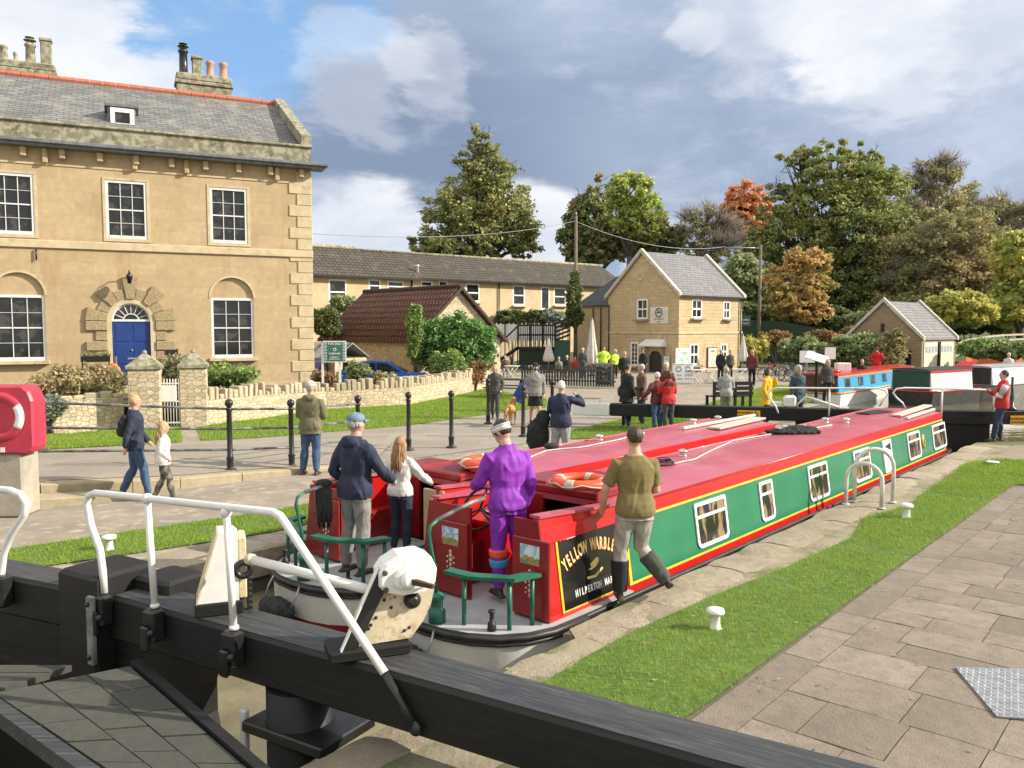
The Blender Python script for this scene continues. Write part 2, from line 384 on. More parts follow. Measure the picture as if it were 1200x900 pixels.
# ================================================================ frames
AO = Vector((-.305, 8.32)); AB = Vector((.656, .755)); AN = Vector((.755, -.656)); ARZ = R(49)
def Aw(b, n, z=0): return Vector((AO.x+AB.x*b+AN.x*n, AO.y+AB.y*b+AN.y*n, z))
def onp(O, ang, px, py, yoff=0.0):
    """pixel -> (x, z) of the upright plane through O along direction ang"""
    d = ray(px, py); dx, dy = math.cos(ang), math.sin(ang); ox, oy = O[0]-dy*yoff, O[1]+dx*yoff
    # t*d.x = ox+dx*s ; t*d.y = oy+dy*s
    det = d.x*(-dy)+dx*d.y; t = (ox*(-dy)+dx*oy)/det; s = (d.x*oy-d.y*ox)/det
    return s, CAMH+d.z*t
# ================================================================ ground, lock, water
hole = [Aw(-16, -3.42), Aw(17, -3.42), Aw(18, -4.5), Aw(24, -5.0), Aw(25.3, -8.2), Aw(36, -8.2), Vector((67, 71, 0)), Vector((110, 90, 0)), Vector((110, 40, 0)), Vector((40, 24, 0)), Vector((20, 21, 0)), Aw(16.5, 1.2), Aw(-.1, 1.2), Aw(-.25, 1.38), Aw(-16, 1.38)]
def sheet(name, pts, z, mat, holes=None, kind='structure', zf=None):
    ls = [[Vector((p[0], p[1], 0)) for p in pts]]+([[Vector((p[0], p[1], 0)) for p in h] for h in (holes or [])])
    tris = tessellate_polygon(ls); vs = [p for l in ls for p in l]
    mb = MB(); mb.add([(p.x, p.y, zf(p) if zf else z) for p in vs], [(t[0], t[1], t[2]) if (vs[t[1]]-vs[t[0]]).cross(vs[t[2]]-vs[t[0]]).z > 0 else (t[0], t[2], t[1]) for t in tris])
    o = mb.build(name, mat); o['kind'] = kind; return o
sheet('ground', [(-900, -60), (900, -60), (900, 1500), (-900, 1500)], -.012, ground_m, [hole])
wb = MB()
hp = [Vector((p[0], p[1])) for p in hole]
for i in range(len(hp)):
    a, b = hp[i], hp[(i+1) % len(hp)]
    wb.quad((a.x, a.y, -.012), (b.x, b.y, -.012), (b.x, b.y, -3.5), (a.x, a.y, -3.5))
wb.add([(p.x, p.y, -3.5) for p in hp], [tuple(range(len(hp)))])
lw = wb.build('lock_wall', MB_("lock_masonry", (.17, .15, .12), (.12, .11, .09), (.05, .05, .04), .9, .38, .02, 1, .03, .02, stain=(.30, .28, .22), slo=.55, shi=.7)); struct(lw)
struct(sheet('lock_water', [Aw(-3.1, -3.42), Aw(16.2, -3.42), Aw(16.2, 1.2), Aw(-.1, 1.2), Aw(-.25, 1.38), Aw(-3.1, 1.38)], -.55, lockwater_m))
struct(sheet('lower_water', [Aw(-16, -3.42), Aw(-3.3, -3.42), Aw(-3.3, 1.38), Aw(-16, 1.38)], -1.7, lockwater_m))
struct(sheet('canal_water', [Aw(16.3, 1.2), Aw(16.3, -3.42)]+hole[1:10]+[Aw(16.5, 1.2)], -.36, water_m))
# left bank path out to the pub
sheet('towpath', [Aw(-16, -4.1), Aw(17.5, -4.1), Aw(18.3, -5.0), Aw(24, -5.4), Aw(25, -8.6), Aw(36, -8.6), (17, 43), (30, 52), (8, 60), (-2, 52), (-3.5, 40), (-4.6, 31), (-7, 28.9), (-9.5, 24), (-13.5, 21.5), (-30, 17), (-30, 0), (-13, -6)], -.004, path_m)
sheet('upper_path', [P(-60, 560), P(30, 562), P(140, 561), P(270, 556), P(345, 551), P(430, 545), P(540, 530), P(640, 517), P(700, 508), P(700, 480), P(640, 470), P(540, 486), P(380, 505), P(230, 517), P(40, 530), P(-60, 536)], .006, upper_m)
def band(name, top, bot, mat, z=.0): 
    return sheet(name, [P(*p) for p in top]+[P(*p) for p in reversed(bot)], z, mat)
verge_t = [(-40, 518), (50, 511), (150, 504), (212, 501)]; verge_b = [(-40, 540), (50, 527), (150, 522), (212, 519)]
verge2_t = [(230, 498.5), (300, 492), (382, 480), (480, 475), (570, 456), (600, 462), (640, 468)]; verge2_b = [(236, 517), (300, 514), (382, 507), (480, 499), (535, 491), (610, 481), (640, 478)]
strip_t = [(-30, 650), (60, 637), (160, 622), (250, 609), (330, 597), (400, 583), (440, 577)]; strip_b = [(-30, 675), (60, 663), (150, 650), (270, 632), (340, 620), (400, 602), (440, 590)]
far_t = [(655, 509), (740, 489), (830, 474), (865, 462), (905, 452), (950, 453)]; far_b = [(672, 515), (740, 512), (830, 508), (870, 500), (910, 490), (950, 470)]
def Pn(l): return [P(*p) for p in l]
rg = [Aw(-1.5, 1.78), Aw(-.6, 1.72), Aw(.24, 1.7), Aw(1.6, 1.78), Aw(3.2, 1.95), Aw(5, 2.05), Aw(6.3, 1.8), Aw(7.6, 2.05), Aw(9, 1.95), Aw(12.7, 1.8), Aw(13.6, 2.1)]
rgb = [Aw(-1.7, 2.86), Aw(-.6, 2.9), Aw(.8, 2.9), Aw(3, 2.9), Aw(6, 2.92), Aw(9, 2.95), Aw(13.2, 3.0)]
rg2 = [Aw(13.2, 2.9), Aw(13.6, 2.1), Aw(14.2, 4.5), Aw(14, 12), Aw(12, 12), Aw(11.8, 5), Aw(10.7, 3.0)]
GR = []   # grass regions (polygon list)
for nm, t, b in (('grass_verge', verge_t, verge_b), ('grass_verge', verge2_t, verge2_b), ('lockside_turf', strip_t, strip_b), ('far_lawn', far_t, far_b)):
    o = band(nm, t, b, turf_m, .010); GR.append((Pn(t)+Pn(b)[::-1], .004))
sheet('lockside_turf', rg+rgb[::-1], .006, turf_m); GR.append((rg+rgb[::-1], .006))
def wob(p, k=.035):
    return Vector((noise.noise(Vector((p[0]*1.7, p[1]*1.7, p[2]*1.7)))*k, noise.noise(Vector((p[0]*1.7+9, p[1]*1.7, p[2])))*k, noise.noise(Vector((p[0]*2.1, p[1]*2.1+7, p[2])))*k*.5))
def slabs(name, b0, b1, n0, n1, bw, nw, along, mat, z=0.0, thick=.12, gap=.012, rough=.006, bev=.02, wobk=0, edge=None):
    """irregular laid stones; along='b': courses run along b, else along n"""
    rnd = random.Random(name); mb = MB()
    T = Matrix.Translation((AO.x, AO.y, 0)) @ Matrix.Rotation(ARZ, 4, 'Z')
    u0, u1, v0, v1 = (b0, b1, n0, n1) if along == 'b' else (n0, n1, b0, b1)
    v = v0
    while v < v1-.05:
        vw = rnd.uniform(*nw) if along == 'b' else rnd.uniform(*nw)
        if v1-v-vw < nw[0]*.5: vw = v1-v
        u = u0-rnd.uniform(0, .6)
        while u < u1:
            uw = rnd.uniform(*bw); zz = z+rnd.uniform(-rough, rough); dv = rnd.uniform(-.4, .4)*gap
            if min(u+uw, u1) - max(u, u0) < .12: u += uw; continue
            a = (max(u, u0)+gap/2, min(u+uw, u1)-gap/2, v+gap/2+dv, v+vw-gap/2)
            bb = a if along == 'b' else (a[2], a[3], a[0], a[1])
            k = len(mb.v)
            x0, x1, y0, y1 = bb[0], bb[1], -bb[3], -bb[2]
            nx, ny = max(1, int((x1-x0)/.18)), max(1, int((y1-y0)/.18))
            if wobk:       # worn block: gridded top
                g = [[None]*(ny+1) for _ in range(nx+1)]; vs = []; fs = []
                for i in range(nx+1):
                    for j in range(ny+1):
                        px_, py_ = x0+(x1-x0)*i/nx, y0+(y1-y0)*j/ny
                        ed = (i in (0, nx))+(j in (0, ny))
                        q = wob((px_, py_, zz), wobk)
                        g[i][j] = len(vs); vs.append((px_+q.x*.6, py_+q.y*.6, zz+q.z*1.3-ed*bev*.9))
                for i in range(nx):
                    for j in range(ny): fs.append((g[i][j], g[i+1][j], g[i+1][j+1], g[i][j+1]))
                ring = [g[i][0] for i in range(nx)]+[g[nx][j] for j in range(ny)]+[g[i][ny] for i in range(nx, 0, -1)]+[g[0][j] for j in range(ny, 0, -1)]
                base = len(vs); nr = len(ring)
                for r_ in ring: vs.append(vs[r_])
                for r_ in ring: vs.append((vs[r_][0], vs[r_][1], zz-thick))
                for i in range(nr):
                    j = (i+1) % nr; fs.append((base+j, base+i, base+nr+i, base+nr+j))
                mb.add(vs, fs, 0, True, T=T)
            else: mb.box(x0, x1, y0, y1, zz-thick, zz, T=T, bev=bev*.4)
            u += uw
        v += vw
    o = mb.build(name, mat); struct(o); return o
cb_m = M("coping_bed", (.30, .26, .18), (.22, .19, .13), 2, .95, 1, 20, stain=(.13, .15, .06), slo=.5, shi=.65)
sheet('coping_bed', [Aw(-9, 1.38), Aw(-.25, 1.38), Aw(-.1, 1.2), Aw(16.4, 1.2), Aw(16.4, 2.3), Aw(-9, 2.3)], -.0108, cb_m); sheet('coping_bed', [Aw(-9, -4.6), Aw(16.4, -4.6), Aw(16.4, -3.42), Aw(-9, -3.42)], -.006, cb_m)
slabs('lock_coping', -9, -.24, 1.35, 1.76, (.6, 1.2), (.40, .42), 'b', coping_m, .010, .35, .02, .012, .03, .05)
slabs('lock_coping', -.2, 16.6, 1.17, 1.75, (.6, 1.4), (.55, .6), 'b', coping_m, .008, .35, .022, .012, .018, .05)
slabs('lock_coping', -3.4, 16.6, 1.755, 2.2, (.35, .9), (.42, .45), 'b', coping_m, -.014, .1, .014, .006, .008, .022)
slabs('lock_coping', -9, 17.5, -4.05, -3.38, (.7, 1.4), (.6, .7), 'b', coping_m, .004, .35, .012, .008, .014, .03)
slabs('lock_coping', -9, 2, -4.45, -4.05, (.5, 1.1), (.4, .45), 'b', coping_m, -.003, .1, .02, .008, .012, .04)
slabs('flagstone_pavement', -8, 26, 2.93, 3.25, (.5, 1.1), (.3, .34), 'b', flag_m, .0, .1, .010, .002, .004, .004)
slabs('flagstone_pavement', -8, 26, 3.25, 14, (.45, 1.05), (.38, .62), 'n', flag_m, .0, .1, .010, .002, .004, .004)
sheet('bank_stone', [Aw(-9, 1.5), Aw(16.4, 1.5), (20, 20.9), (40, 23.9), (60, 24), (60, 5), Aw(-9, 16)], -.06, flag_m)
sheet('bank_earth', [Aw(13.2, 2.0), Aw(16.4, 2.0), (20, 20.6), (40, 23.6), (60, 24), (60, 18), Aw(13.2, 6)], .008, M("worn_earth", (.28, .22, .16), (.22, .18, .12), 2, .95, .6, 40))
sheet('far_turf', rg2, .014, turf_m); GR.append((rg2, .012))
# grass blades
def blades(name, regs, dens_near, hmax=.055, mat=grass_m):
    rng = np.random.default_rng(5); VV = []; 
    for poly, z in regs:
        pl = np.array([[p[0], p[1]] for p in poly]); mn, mx = pl.min(0), pl.max(0)
        area = (mx-mn).prod(); cy = (mn[1]+mx[1])/2
        n = int(min(area*dens_near*min(1.6, (8.5/cy)**1.3), 260000)); p = rng.random((n, 2))*(mx-mn)+mn
        ins = np.zeros(n, bool)
        for i in range(len(pl)):
            a, b = pl[i], pl[(i+1) % len(pl)]
            c_ = ((a[1] > p[:, 1]) != (b[1] > p[:, 1])) & (p[:, 0] < (b[0]-a[0])*(p[:, 1]-a[1])/(b[1]-a[1]+1e-12)+a[0]); ins ^= c_
        p = p[ins]; dn = np.sin(p[:, 0]*2.3+np.sin(p[:, 1]*1.9)*2)+np.sin(p[:, 1]*3.1+np.sin(p[:, 0]*2.7)*2)+np.sin(p[:, 0]*7.1+p[:, 1]*5.3)*.6; p = p[(dn > -1.5) | (rng.random(len(p)) < .35)]; k = len(p)
        dist = np.hypot(p[:, 0], p[:, 1]); w_ = .0028*np.maximum(1, dist/7.5); h = (.4+.6*rng.random(k))*hmax*np.where(dist > 18, 1.5, 1)
        th = rng.random(k)*6.28; ln = rng.normal(0, .45, (k, 2))*h[:, None]
        jit = rng.normal(0, .03, (k, 2)); p = p+jit
        dx, dy = np.cos(th)*w_, np.sin(th)*w_
        A = np.stack([p[:, 0]-dx, p[:, 1]-dy, np.full(k, z)], 1); B = np.stack([p[:, 0]+dx, p[:, 1]+dy, np.full(k, z)], 1)
        Cc = np.stack([p[:, 0]+ln[:, 0], p[:, 1]+ln[:, 1], z+h], 1)
        VV.append(np.stack([A, B, Cc], 1).reshape(-1, 3))
    V = np.concatenate(VV); Fc = np.arange(len(V)).reshape(-1, 3)
    o = link(name, npmesh(name, V, Fc, mat)); tag(o, 'short bright green grass of the lockside strips and verges', 'grass', kind='stuff'); return o
blades('grass', GR, 5200)
# kerb steps at the left, up to the raised path
st = MB()
kerb_pts = [(P(-60, 600), .30), (P(30, 595), .30), (P(142, 585), .24), (P(200, 579), .2), (P(275, 569), .16), (P(345, 560), .10), (P(430, 549), .03)]
def kerb_strip(mb, pts, w, ztop, zb=-.05):
    for i in range(len(pts)-1):
        (a, ha), (b, hb) = pts[i], pts[i+1]; L = (b-a).length; k = max(1, int(L/.9)); d = (b-a).normalized(); nn = Vector((-d.y, d.x, 0))
        for j in range(k):
            s0, s1 = a.lerp(b, j/k), a.lerp(b, (j+1)/k); s0 = s0+d*.006; s1 = s1-d*.006; z0, z1 = ztop(ha+(hb-ha)*j/k), ztop(ha+(hb-ha)*(j+1)/k)
            s0 = s0+nn*random.uniform(-.01, .01)
            mb.loft([[tuple(s0+Vector((0, 0, zb))), tuple(s0+nn*w+Vector((0, 0, zb))), tuple(s0+nn*w+Vector((0, 0, z0))), tuple(s0+nn*.02+Vector((0, 0, z0))), tuple(s0+Vector((0, 0, z0-.02)))],
                     [tuple(s1+Vector((0, 0, zb))), tuple(s1+nn*w+Vector((0, 0, zb))), tuple(s1+nn*w+Vector((0, 0, z1))), tuple(s1+nn*.02+Vector((0, 0, z1))), tuple(s1+Vector((0, 0, z1-.02)))]])
kerb_strip(st, [(P(-60, 603), .3), (P(30, 597), .3), (P(150, 586), .2)], .5, lambda h: h*.5)
kerb_strip(st, [(p+Vector((0, .42, 0)), h) for p, h in kerb_pts], .5, lambda h: h*.95)
struct(st.build('stone_steps', stone_islands("step_stone", (.50, .42, .28), (.40, .34, .23), (.55, .5, .38), .6, 5)))
up = MB()    # raised sheet behind the steps sloping back down
for i in range(len(kerb_pts)-1):
    (a, ha), (b, hb) = kerb_pts[i], kerb_pts[i+1]; o_ = Vector((0, .8, 0)); o2 = Vector((0, 3.2, 0))
    for s0, s1, k0, k1 in ((.8, 3.0, 1, .9), (3.0, 6.0, .9, .1)):
        up.quad((a.x, a.y+s0, .95*ha*k0), (b.x, b.y+s0, .95*hb*k0), (b.x, b.y+s1, .95*hb*k1+.008), (a.x, a.y+s1, .95*ha*k1+.008))
struct(up.build('raised_path', upper_m))
# checkered metal access plate
pl = [P(1119, 783), P(1215, 786), P(1245, 846), P(1168, 841)]
cover = MB(); cover.prism([(p.x, p.y) for p in pl], .0, .012)
ax, ay = (pl[1]-pl[0]), (pl[3]-pl[0])
for i in range(26):
    for j in range(14):
        p = pl[0]+ax*((i+.5)/26)+ay*((j+.5)/14); d = Vector((.012, .012, 0)) if (i+j) % 2 else Vector((.012, -.012, 0))
        q = Vector((-d.y, d.x, 0))*.28
        cover.loft([[tuple(p+d+Vector((0, 0, .012))), tuple(p+q+Vector((0, 0, .012))), tuple(p-d+Vector((0, 0, .012))), tuple(p-q+Vector((0, 0, .012)))],
                    [tuple(p+d*.6+Vector((0, 0, .016))), tuple(p+q*.5+Vector((0, 0, .016))), tuple(p-d*.6+Vector((0, 0, .016))), tuple(p-q*.5+Vector((0, 0, .016)))]])
tag(cover.build('access_cover', galv), 'grey chequered metal access cover set in the flagstones', 'cover')
# rising ground behind
emb = MB()
NX, NY = 40, 16; gx0, gx1, gy0, gy1 = -120, 170, 62, 150
def embz(x, y):
    base = (y-(62 if x < 8 else 60+.12*(x-8)))/30
    return max(-.3, min(1, base))*4.2+noise.noise(Vector((x*.05, y*.05, 0)))*.8-.05
for j in range(NY+1):
    for i in range(NX+1):
        x, y = gx0+(gx1-gx0)*i/NX, gy0+(gy1-gy0)*j/NY; emb.v.append((x, y+ (x-8)*.35*(x > 8), embz(x, y)))
for j in range(NY):
    for i in range(NX):
        a = j*(NX+1)+i; emb.f.append((a, a+1, a+NX+2, a+NX+1)); emb.m.append(0); emb.sm.append(True)
struct(emb.build('hillside', M("hillside_cover", (.06, .085, .025), (.09, .10, .035), .6, .95, .8, 8)))
# ================================================================ buildings
def Tm(x=0, y=0, z=0, rz=0): return Matrix.Translation((x, y, z)) @ Matrix.Rotation(rz, 4, 'Z')
def wall_holes(mb, x0, x1, z0, z1, holes, y=0, depth=.18, m=0, T=None, arches=()):
    """face at y looking to -y, with rectangular openings and their reveals; arches: openings whose top is a half round"""
    xs = sorted({x0, x1, *[h[0] for h in holes], *[h[1] for h in holes]}); zs = sorted({z0, z1, *[h[2] for h in holes], *[h[3] for h in holes]})
    xs = [x for x in xs if x0 <= x <= x1]; zs = [z for z in zs if z0 <= z <= z1]
    for i in range(len(xs)-1):
        for j in range(len(zs)-1):
            cx, cz = (xs[i]+xs[i+1])/2, (zs[j]+zs[j+1])/2
            if any(h[0] < cx < h[1] and h[2] < cz < h[3] for h in holes): continue
            mb.quad((xs[i], y, zs[j]), (xs[i+1], y, zs[j]), (xs[i+1], y, zs[j+1]), (xs[i], y, zs[j+1]), m, T)
    for k, h in enumerate(holes):
        a, b, c_, d = max(h[0], x0), min(h[1], x1), h[2], h[3]
        mb.quad((a, y, c_), (a, y, d), (a, y+depth, d), (a, y+depth, c_), m, T); mb.quad((b, y, d), (b, y, c_), (b, y+depth, c_), (b, y+depth, d), m, T)
        mb.quad((b, y, c_), (a, y, c_), (a, y+depth, c_), (b, y+depth, c_), m, T); mb.quad((a, y, d), (b, y, d), (b, y+depth, d), (a, y+depth, d), m, T)
        if k in arches:
            r = (h[1]-h[0])/2; cx = (h[0]+h[1])/2; zc = d-r; N = 14
            for sgn in (-1, 1):
                arc = [(cx+sgn*r*math.cos(math.pi/2*i/N), zc+r*math.sin(math.pi/2*i/N)) for i in range(N+1)]
                corner = (cx+sgn*r, d)
                for i in range(N):
                    p, q = arc[i], arc[i+1]
                    tri = [(p[0], y, p[1]), (q[0], y, q[1]), (corner[0], y, corner[1])]
                    if sgn > 0: tri = tri[::-1]
                    mb.add(tri, [(0, 1, 2)], m, T=T)
                    qd = [(p[0], y, p[1]), (p[0], y+depth, p[1]), (q[0], y+depth, q[1]), (q[0], y, q[1])]
                    mb.add(qd, [(0, 1, 2, 3)], m, T=T)
def sash(parent, x0, x1, z0, z1, y, cols, rows, T=None, sill=True, fw=.07, bar=.022, mat=None, sillm=None, mid=True, name='window'):
    mat = mat or white_p; f = MB(); yy0, yy1 = y-.05, y+.03
    f.box(x0, x0+fw, yy0, yy1, z0, z1, T=T); f.box(x1-fw, x1, yy0, yy1, z0, z1, T=T); f.box(x0+fw, x1-fw, yy0, yy1, z1-fw, z1, T=T); f.box(x0+fw, x1-fw, yy0-.02, yy1, z0, z0+fw*1.3, T=T)
    for i in range(1, cols):
        x = x0+fw+(x1-x0-2*fw)*i/cols; f.box(x-bar/2, x+bar/2, y-.018, y+.012, z0+fw, z1-fw, T=T)
    for j in range(1, rows):
        z = z0+fw+(z1-z0-2*fw)*j/rows; b2 = bar*1.6 if (mid and j*2 == rows) else bar/2; f.box(x0+fw, x1-fw, y-.022, y+.014, z-b2*.6, z+b2*.6, T=T)
    o = f.build(name, mat, parent)
    g = MB(); g.quad((x0+fw*.5, y+.016, z0+fw*.5), (x1-fw*.5, y+.016, z0+fw*.5), (x1-fw*.5, y+.016, z1-fw*.5), (x0+fw*.5, y+.016, z1-fw*.5), T=T); g.build('pane', glass, o)
    if sill: s_ = MB(); s_.box(x0-.1, x1+.1, y-.32, y+.02, z0-.12, z0-.004, T=T, bev=.01); s_.build('sill', sillm or ashlar_trim, o)
    return o
# ---------------------------------------------------------------- Georgian house
HO, HA = (-7.33, 30.2), R(25.5)
house = thing('stone_house', 'large golden stone house with sash windows, blue front door and slate roof', 'house', (HO[0], HO[1], 0), HA)
def H(px, py, yo=0): return onp(HO, HA, px, py, yo)
zb = .7; xL = -19.0
zstr = H(360, 297)[1]; zeav = H(358, 196)[1]; zpar0 = H(360, 190)[1]; zpar1 = H(360, 172)[1]
def rect(l, t, r, b): 
    x0, z1 = H(l, t); x1, _ = H(r, t); _, z0 = H((l+r)/2, b); return [x0, x1, z0, z1]
w2 = rect(123, 210, 171, 279); w3 = rect(245.5, 219, 289, 285); ww = w3[1]-w3[0]; hh = w3[3]-w3[2]
w2 = [w2[0], w2[0]+ww, w3[2], w3[3]]; _x = H(38.5, 202)[0]; w1 = [_x-ww, _x, w3[2], w3[3]]; w0 = [w1[0]-4.6, w1[1]-4.6, w3[2], w3[3]]
l3 = rect(247, 349, 297, 419); _x = H(52, 340)[0]; lw_ = l3[1]-l3[0]; l1 = [_x-lw_, _x, l3[2], l3[3]]; l0 = [l1[0]-4.6, l1[1]-4.6, l3[2], l3[3]]
ztop3 = l3[3]+lw_/2*1.0
d0 = H(131, 376)[0]; d1 = H(176, 376)[0]; zd = H(153, 376)[1]; dr = (d1-d0)/2
holes = [w0, w1, w2, w3]+[[h[0], h[1], h[2], h[3]+lw_/2] for h in (l0, l1, l3)]+[[d0, d1, zb, zd+dr]]
mb = MB(); wall_holes(mb, xL, 0, zb-.8, zeav, holes, 0, .16, 0, arches=(4, 5, 6, 7))
mb.quad((0, 0, zb-.8), (0, 12, zb-.8), (0, 12, zpar1+.0), (0, 0, zpar1)); mb.quad((xL, 12, zb-.8), (xL, 0, zb-.8), (xL, 0, zpar1), (xL, 12, zpar1))
mb.quad((0, 12, zb-.8), (xL, 12, zb-.8), (xL, 12, zpar1), (0, 12, zpar1))
mb.quad((xL, 0, zeav), (0, 0, zeav), (0, 0, zpar0), (xL, 0, zpar0))
for h in (l0, l1, l3): mb.quad((h[0], .09, h[3]), (h[1], .09, h[3]), (h[1], .09, h[3]+lw_/2), (h[0], .09, h[3]+lw_/2))
mb.build('facade', ashlar, house)
tr = MB(); tr.box(xL, .05, -.07, .0, zstr-.16, zstr+.10, bev=.02); tr.box(xL, .04, -.035, .0, zb-.8, zb+.15)
tr.box(xL, .03, -.03, 0, zeav-.62, zeav-.55)
for h in (w0, w1, w2, w3): pass
tr.build('string_course', ashlar_trim, house)
co = MB(); co.box(xL, .55, -.55, .2, zeav-.02, zeav+.1, bev=.02); co.box(xL, .45, -.45, .2, zeav-.10, zeav-.022); co.build('cornice', lead, house)
x = -.35
while x > xL: br_ = MB(); br_.box(x-.09, x+.09, -.24, -.002, zeav-.42, zeav-.102, bev=.03); br_.build('cornice_bracket', ashlar, house); x -= 1.08
for x in (-1.2, -4.2, -5.8, -8.4, -10.5): br_ = MB(); br_.box(x-.08, x+.08, -.18, -.002, zeav-.58, zeav-.102, bev=.03); br_.build('cornice_bracket', ashlar, house)
pa = MB(); pa.box(xL, .0, -.12, .25, zeav+.102, zpar1-.07); pa.box(xL, .06, -.2, .3, zpar1-.068, zpar1+.02, bev=.02); pa.build('parapet', lichen_stone, house)
# roof
RY, RZ = 5.6, H(331, 124, 5.6)[1]; ro = MB()
ro.quad((xL, .26, zpar1-.1), (-.1, .26, zpar1-.1), (-.1, RY, RZ), (xL, RY, RZ)); ro.quad((-.1, 11.4, zpar1-.1), (xL, 11.4, zpar1-.1), (xL, RY, RZ), (-.1, RY, RZ))
ro.add([(0, .26, zpar1-.1), (0, 11.4, zpar1-.1), (0, RY, RZ)], [(0, 1, 2)], 0)
roof = ro.build('roof', slate, house)
rd = MB(); x = xL
while x < -.3: rd.tube([(x, RY, RZ+.03), (x+.44, RY, RZ+.03)], .13, 8, smooth=False); x += .455
rd.build('ridge_tiles', ridge_red, roof)
gc = MB(); gc.loft([[(-.28, .1, zpar1), (.08, .1, zpar1), (.08, .1, zpar1+.42), (-.28, .1, zpar1+.42)], [(-.28, RY, RZ-.1), (.08, RY, RZ-.1), (.08, RY, RZ+.28), (-.28, RY, RZ+.28)]]); gc.loft([[(-.28, RY+.002, RZ-.1), (.08, RY+.002, RZ-.1), (.08, RY+.002, RZ+.28), (-.28, RY+.002, RZ+.28)], [(-.28, 11.3, zpar1), (.08, 11.3, zpar1), (.08, 11.3, zpar1+.42), (-.28, 11.3, zpar1+.42)]]); gc.build('gable_coping', lichen_stone, roof)
# dormer
dx0, _ = H(126, 150, 1.4); dx1, _ = H(160, 150, 1.4); dz0 = H(143, 152, 1.4)[1]; dz1 = H(143, 124, 1.4)[1]
dm = MB(); dm.box(dx0, dx1, 1.4, 3.6, dz0-.3, dz1-.06); dm.box(dx0-.08, dx1+.08, 1.3, 4.2, dz1-.058, dz1+.03); dorm = dm.build('dormer', lead, roof)
sash(dorm, dx0+.1, dx1-.06, dz0+.02, dz1-.1, 1.37, 1, 1, sill=False, fw=.14, name='dormer_window')
# chimneys
def chimney(px0, px1, pt, pb, yo, pots):
    x0, zt = H(px0, pt, yo); x1, _ = H(px1, pt, yo); _, z0 = H((px0+px1)/2, pb, yo)
    c_ = MB(); c_.box(x0+.06, x1-.06, yo, yo+.8, RZ-1.5, zt-.45, bev=.02); c_.box(x0, x1, yo-.06, yo+.86, zt-.448, zt-.3, bev=.02); c_.box(x0+.05, x1-.05, yo-.02, yo+.82, zt-.298, zt, bev=.05)
    ch = c_.build('chimney', lichen_stone, roof)
    for (pp, pt2, pw, kind) in pots:
        xx, z2 = H(pp, pt2, yo+.4); zt_ = zt-.01; r = pw; b2 = MB()
        if kind == 's': b2.box(xx-r*1.1, xx+r*1.1, yo+.4-r*1.1, yo+.4+r*1.1, zt_, z2-.12, bev=.03); b2.box(xx-r*1.3, xx+r*1.3, yo+.4-r*1.3, yo+.4+r*1.3, z2-.118, z2, bev=.02)
        else: b2.lathe([(r*1.25, zt_), (r*1.3, zt_+.08), (r, zt_+.12), (r*.92, z2-.16), (r*1.15, z2-.12), (r*1.15, z2-.05), (r*.95, z2)], 14, T=Tm(xx, yo+.4))
        if kind == 'c': b2.lathe([(.02, z2), (.02, z2+.12), (.02, z2+.13)], 6, T=Tm(xx, yo+.4)); b2.lathe([(.02, z2+.2), (r*1.3, z2+.12), (r*1.3, z2+.10), (.02, z2+.11)], 12, T=Tm(xx, yo+.4)); b2.lathe([(.02, z2+.26), (r*1.0, z2+.23), (r*1.0, z2+.215), (.02, z2+.22)], 12, T=Tm(xx, yo+.4))
        b2.build('chimney_pot', [black_m if kind == 'c' and pp > 100 else (terracotta if pp > 240 else lichen_stone)], ch)
chimney(205, 273, 83, 120, 6.3, [(214.5, 58, .17, 'c'), (230.5, 67, .17, 's'), (246, 72, .15, 'r'), (261.5, 74, .16, 'r')])
chimney(-14, 66, 66, 100, 6.3, [(-20+24, 53, .13, 'r'), (18, 61, .07, 'r'), (35, 51, .17, 'c'), (53.5, 46, .17, 's')])
# quoins
qu = MB(); z = zb-.7; k = 0
while z < zeav-.5:
    L = .62 if k % 2 else .40; qu.box(-L*1.25, .035, -.035, .3, z+.006, z+.395, bev=.015); z += .40; k += 1
    if abs(z-zstr) < .24: z = zstr+.11
qu.build('quoins', ashlar_trim, house)
for h in (w0, w1, w2, w3): sash(house, *h, .05, 3, 4, fw=.08, sill=False)
for h in (l0, l1, l3): sash(house, *h, .09, 3, 4, fw=.08, sill=True)
for h in (w0, w1, w2, w3):
    sm_ = MB()
    for a, b, c_, d in ((h[0]-.09, h[0]-.004, h[2]-.1, h[3]+.08), (h[1]+.004, h[1]+.09, h[2]-.1, h[3]+.08), (h[0]-.002, h[1]+.002, h[2]-.1, h[2]-.004), (h[0]-.002, h[1]+.002, h[3]+.004, h[3]+.08)): sm_.box(a, b, -.025, .0, c_, d)
    sm_.build('window_surround', ashlar_trim, house)
# arch surround of the ground floor windows
for h in (l0, l1, l3):
    ar = MB(); cx = (h[0]+h[1])/2; r = lw_/2; N = 16
    for i in range(N):
        a, b = math.pi*i/N, math.pi*(i+1)/N
        ar.plate([(cx+r*math.cos(a), h[3]+r*math.sin(a)), (cx+(r+.07)*math.cos(a), h[3]+(r+.07)*math.sin(a)), (cx+(r+.07)*math.cos(b), h[3]+(r+.07)*math.sin(b)), (cx+r*math.cos(b), h[3]+r*math.sin(b))], -.02, -.002)
    ar.build('window_arch', ashlar_trim, house)
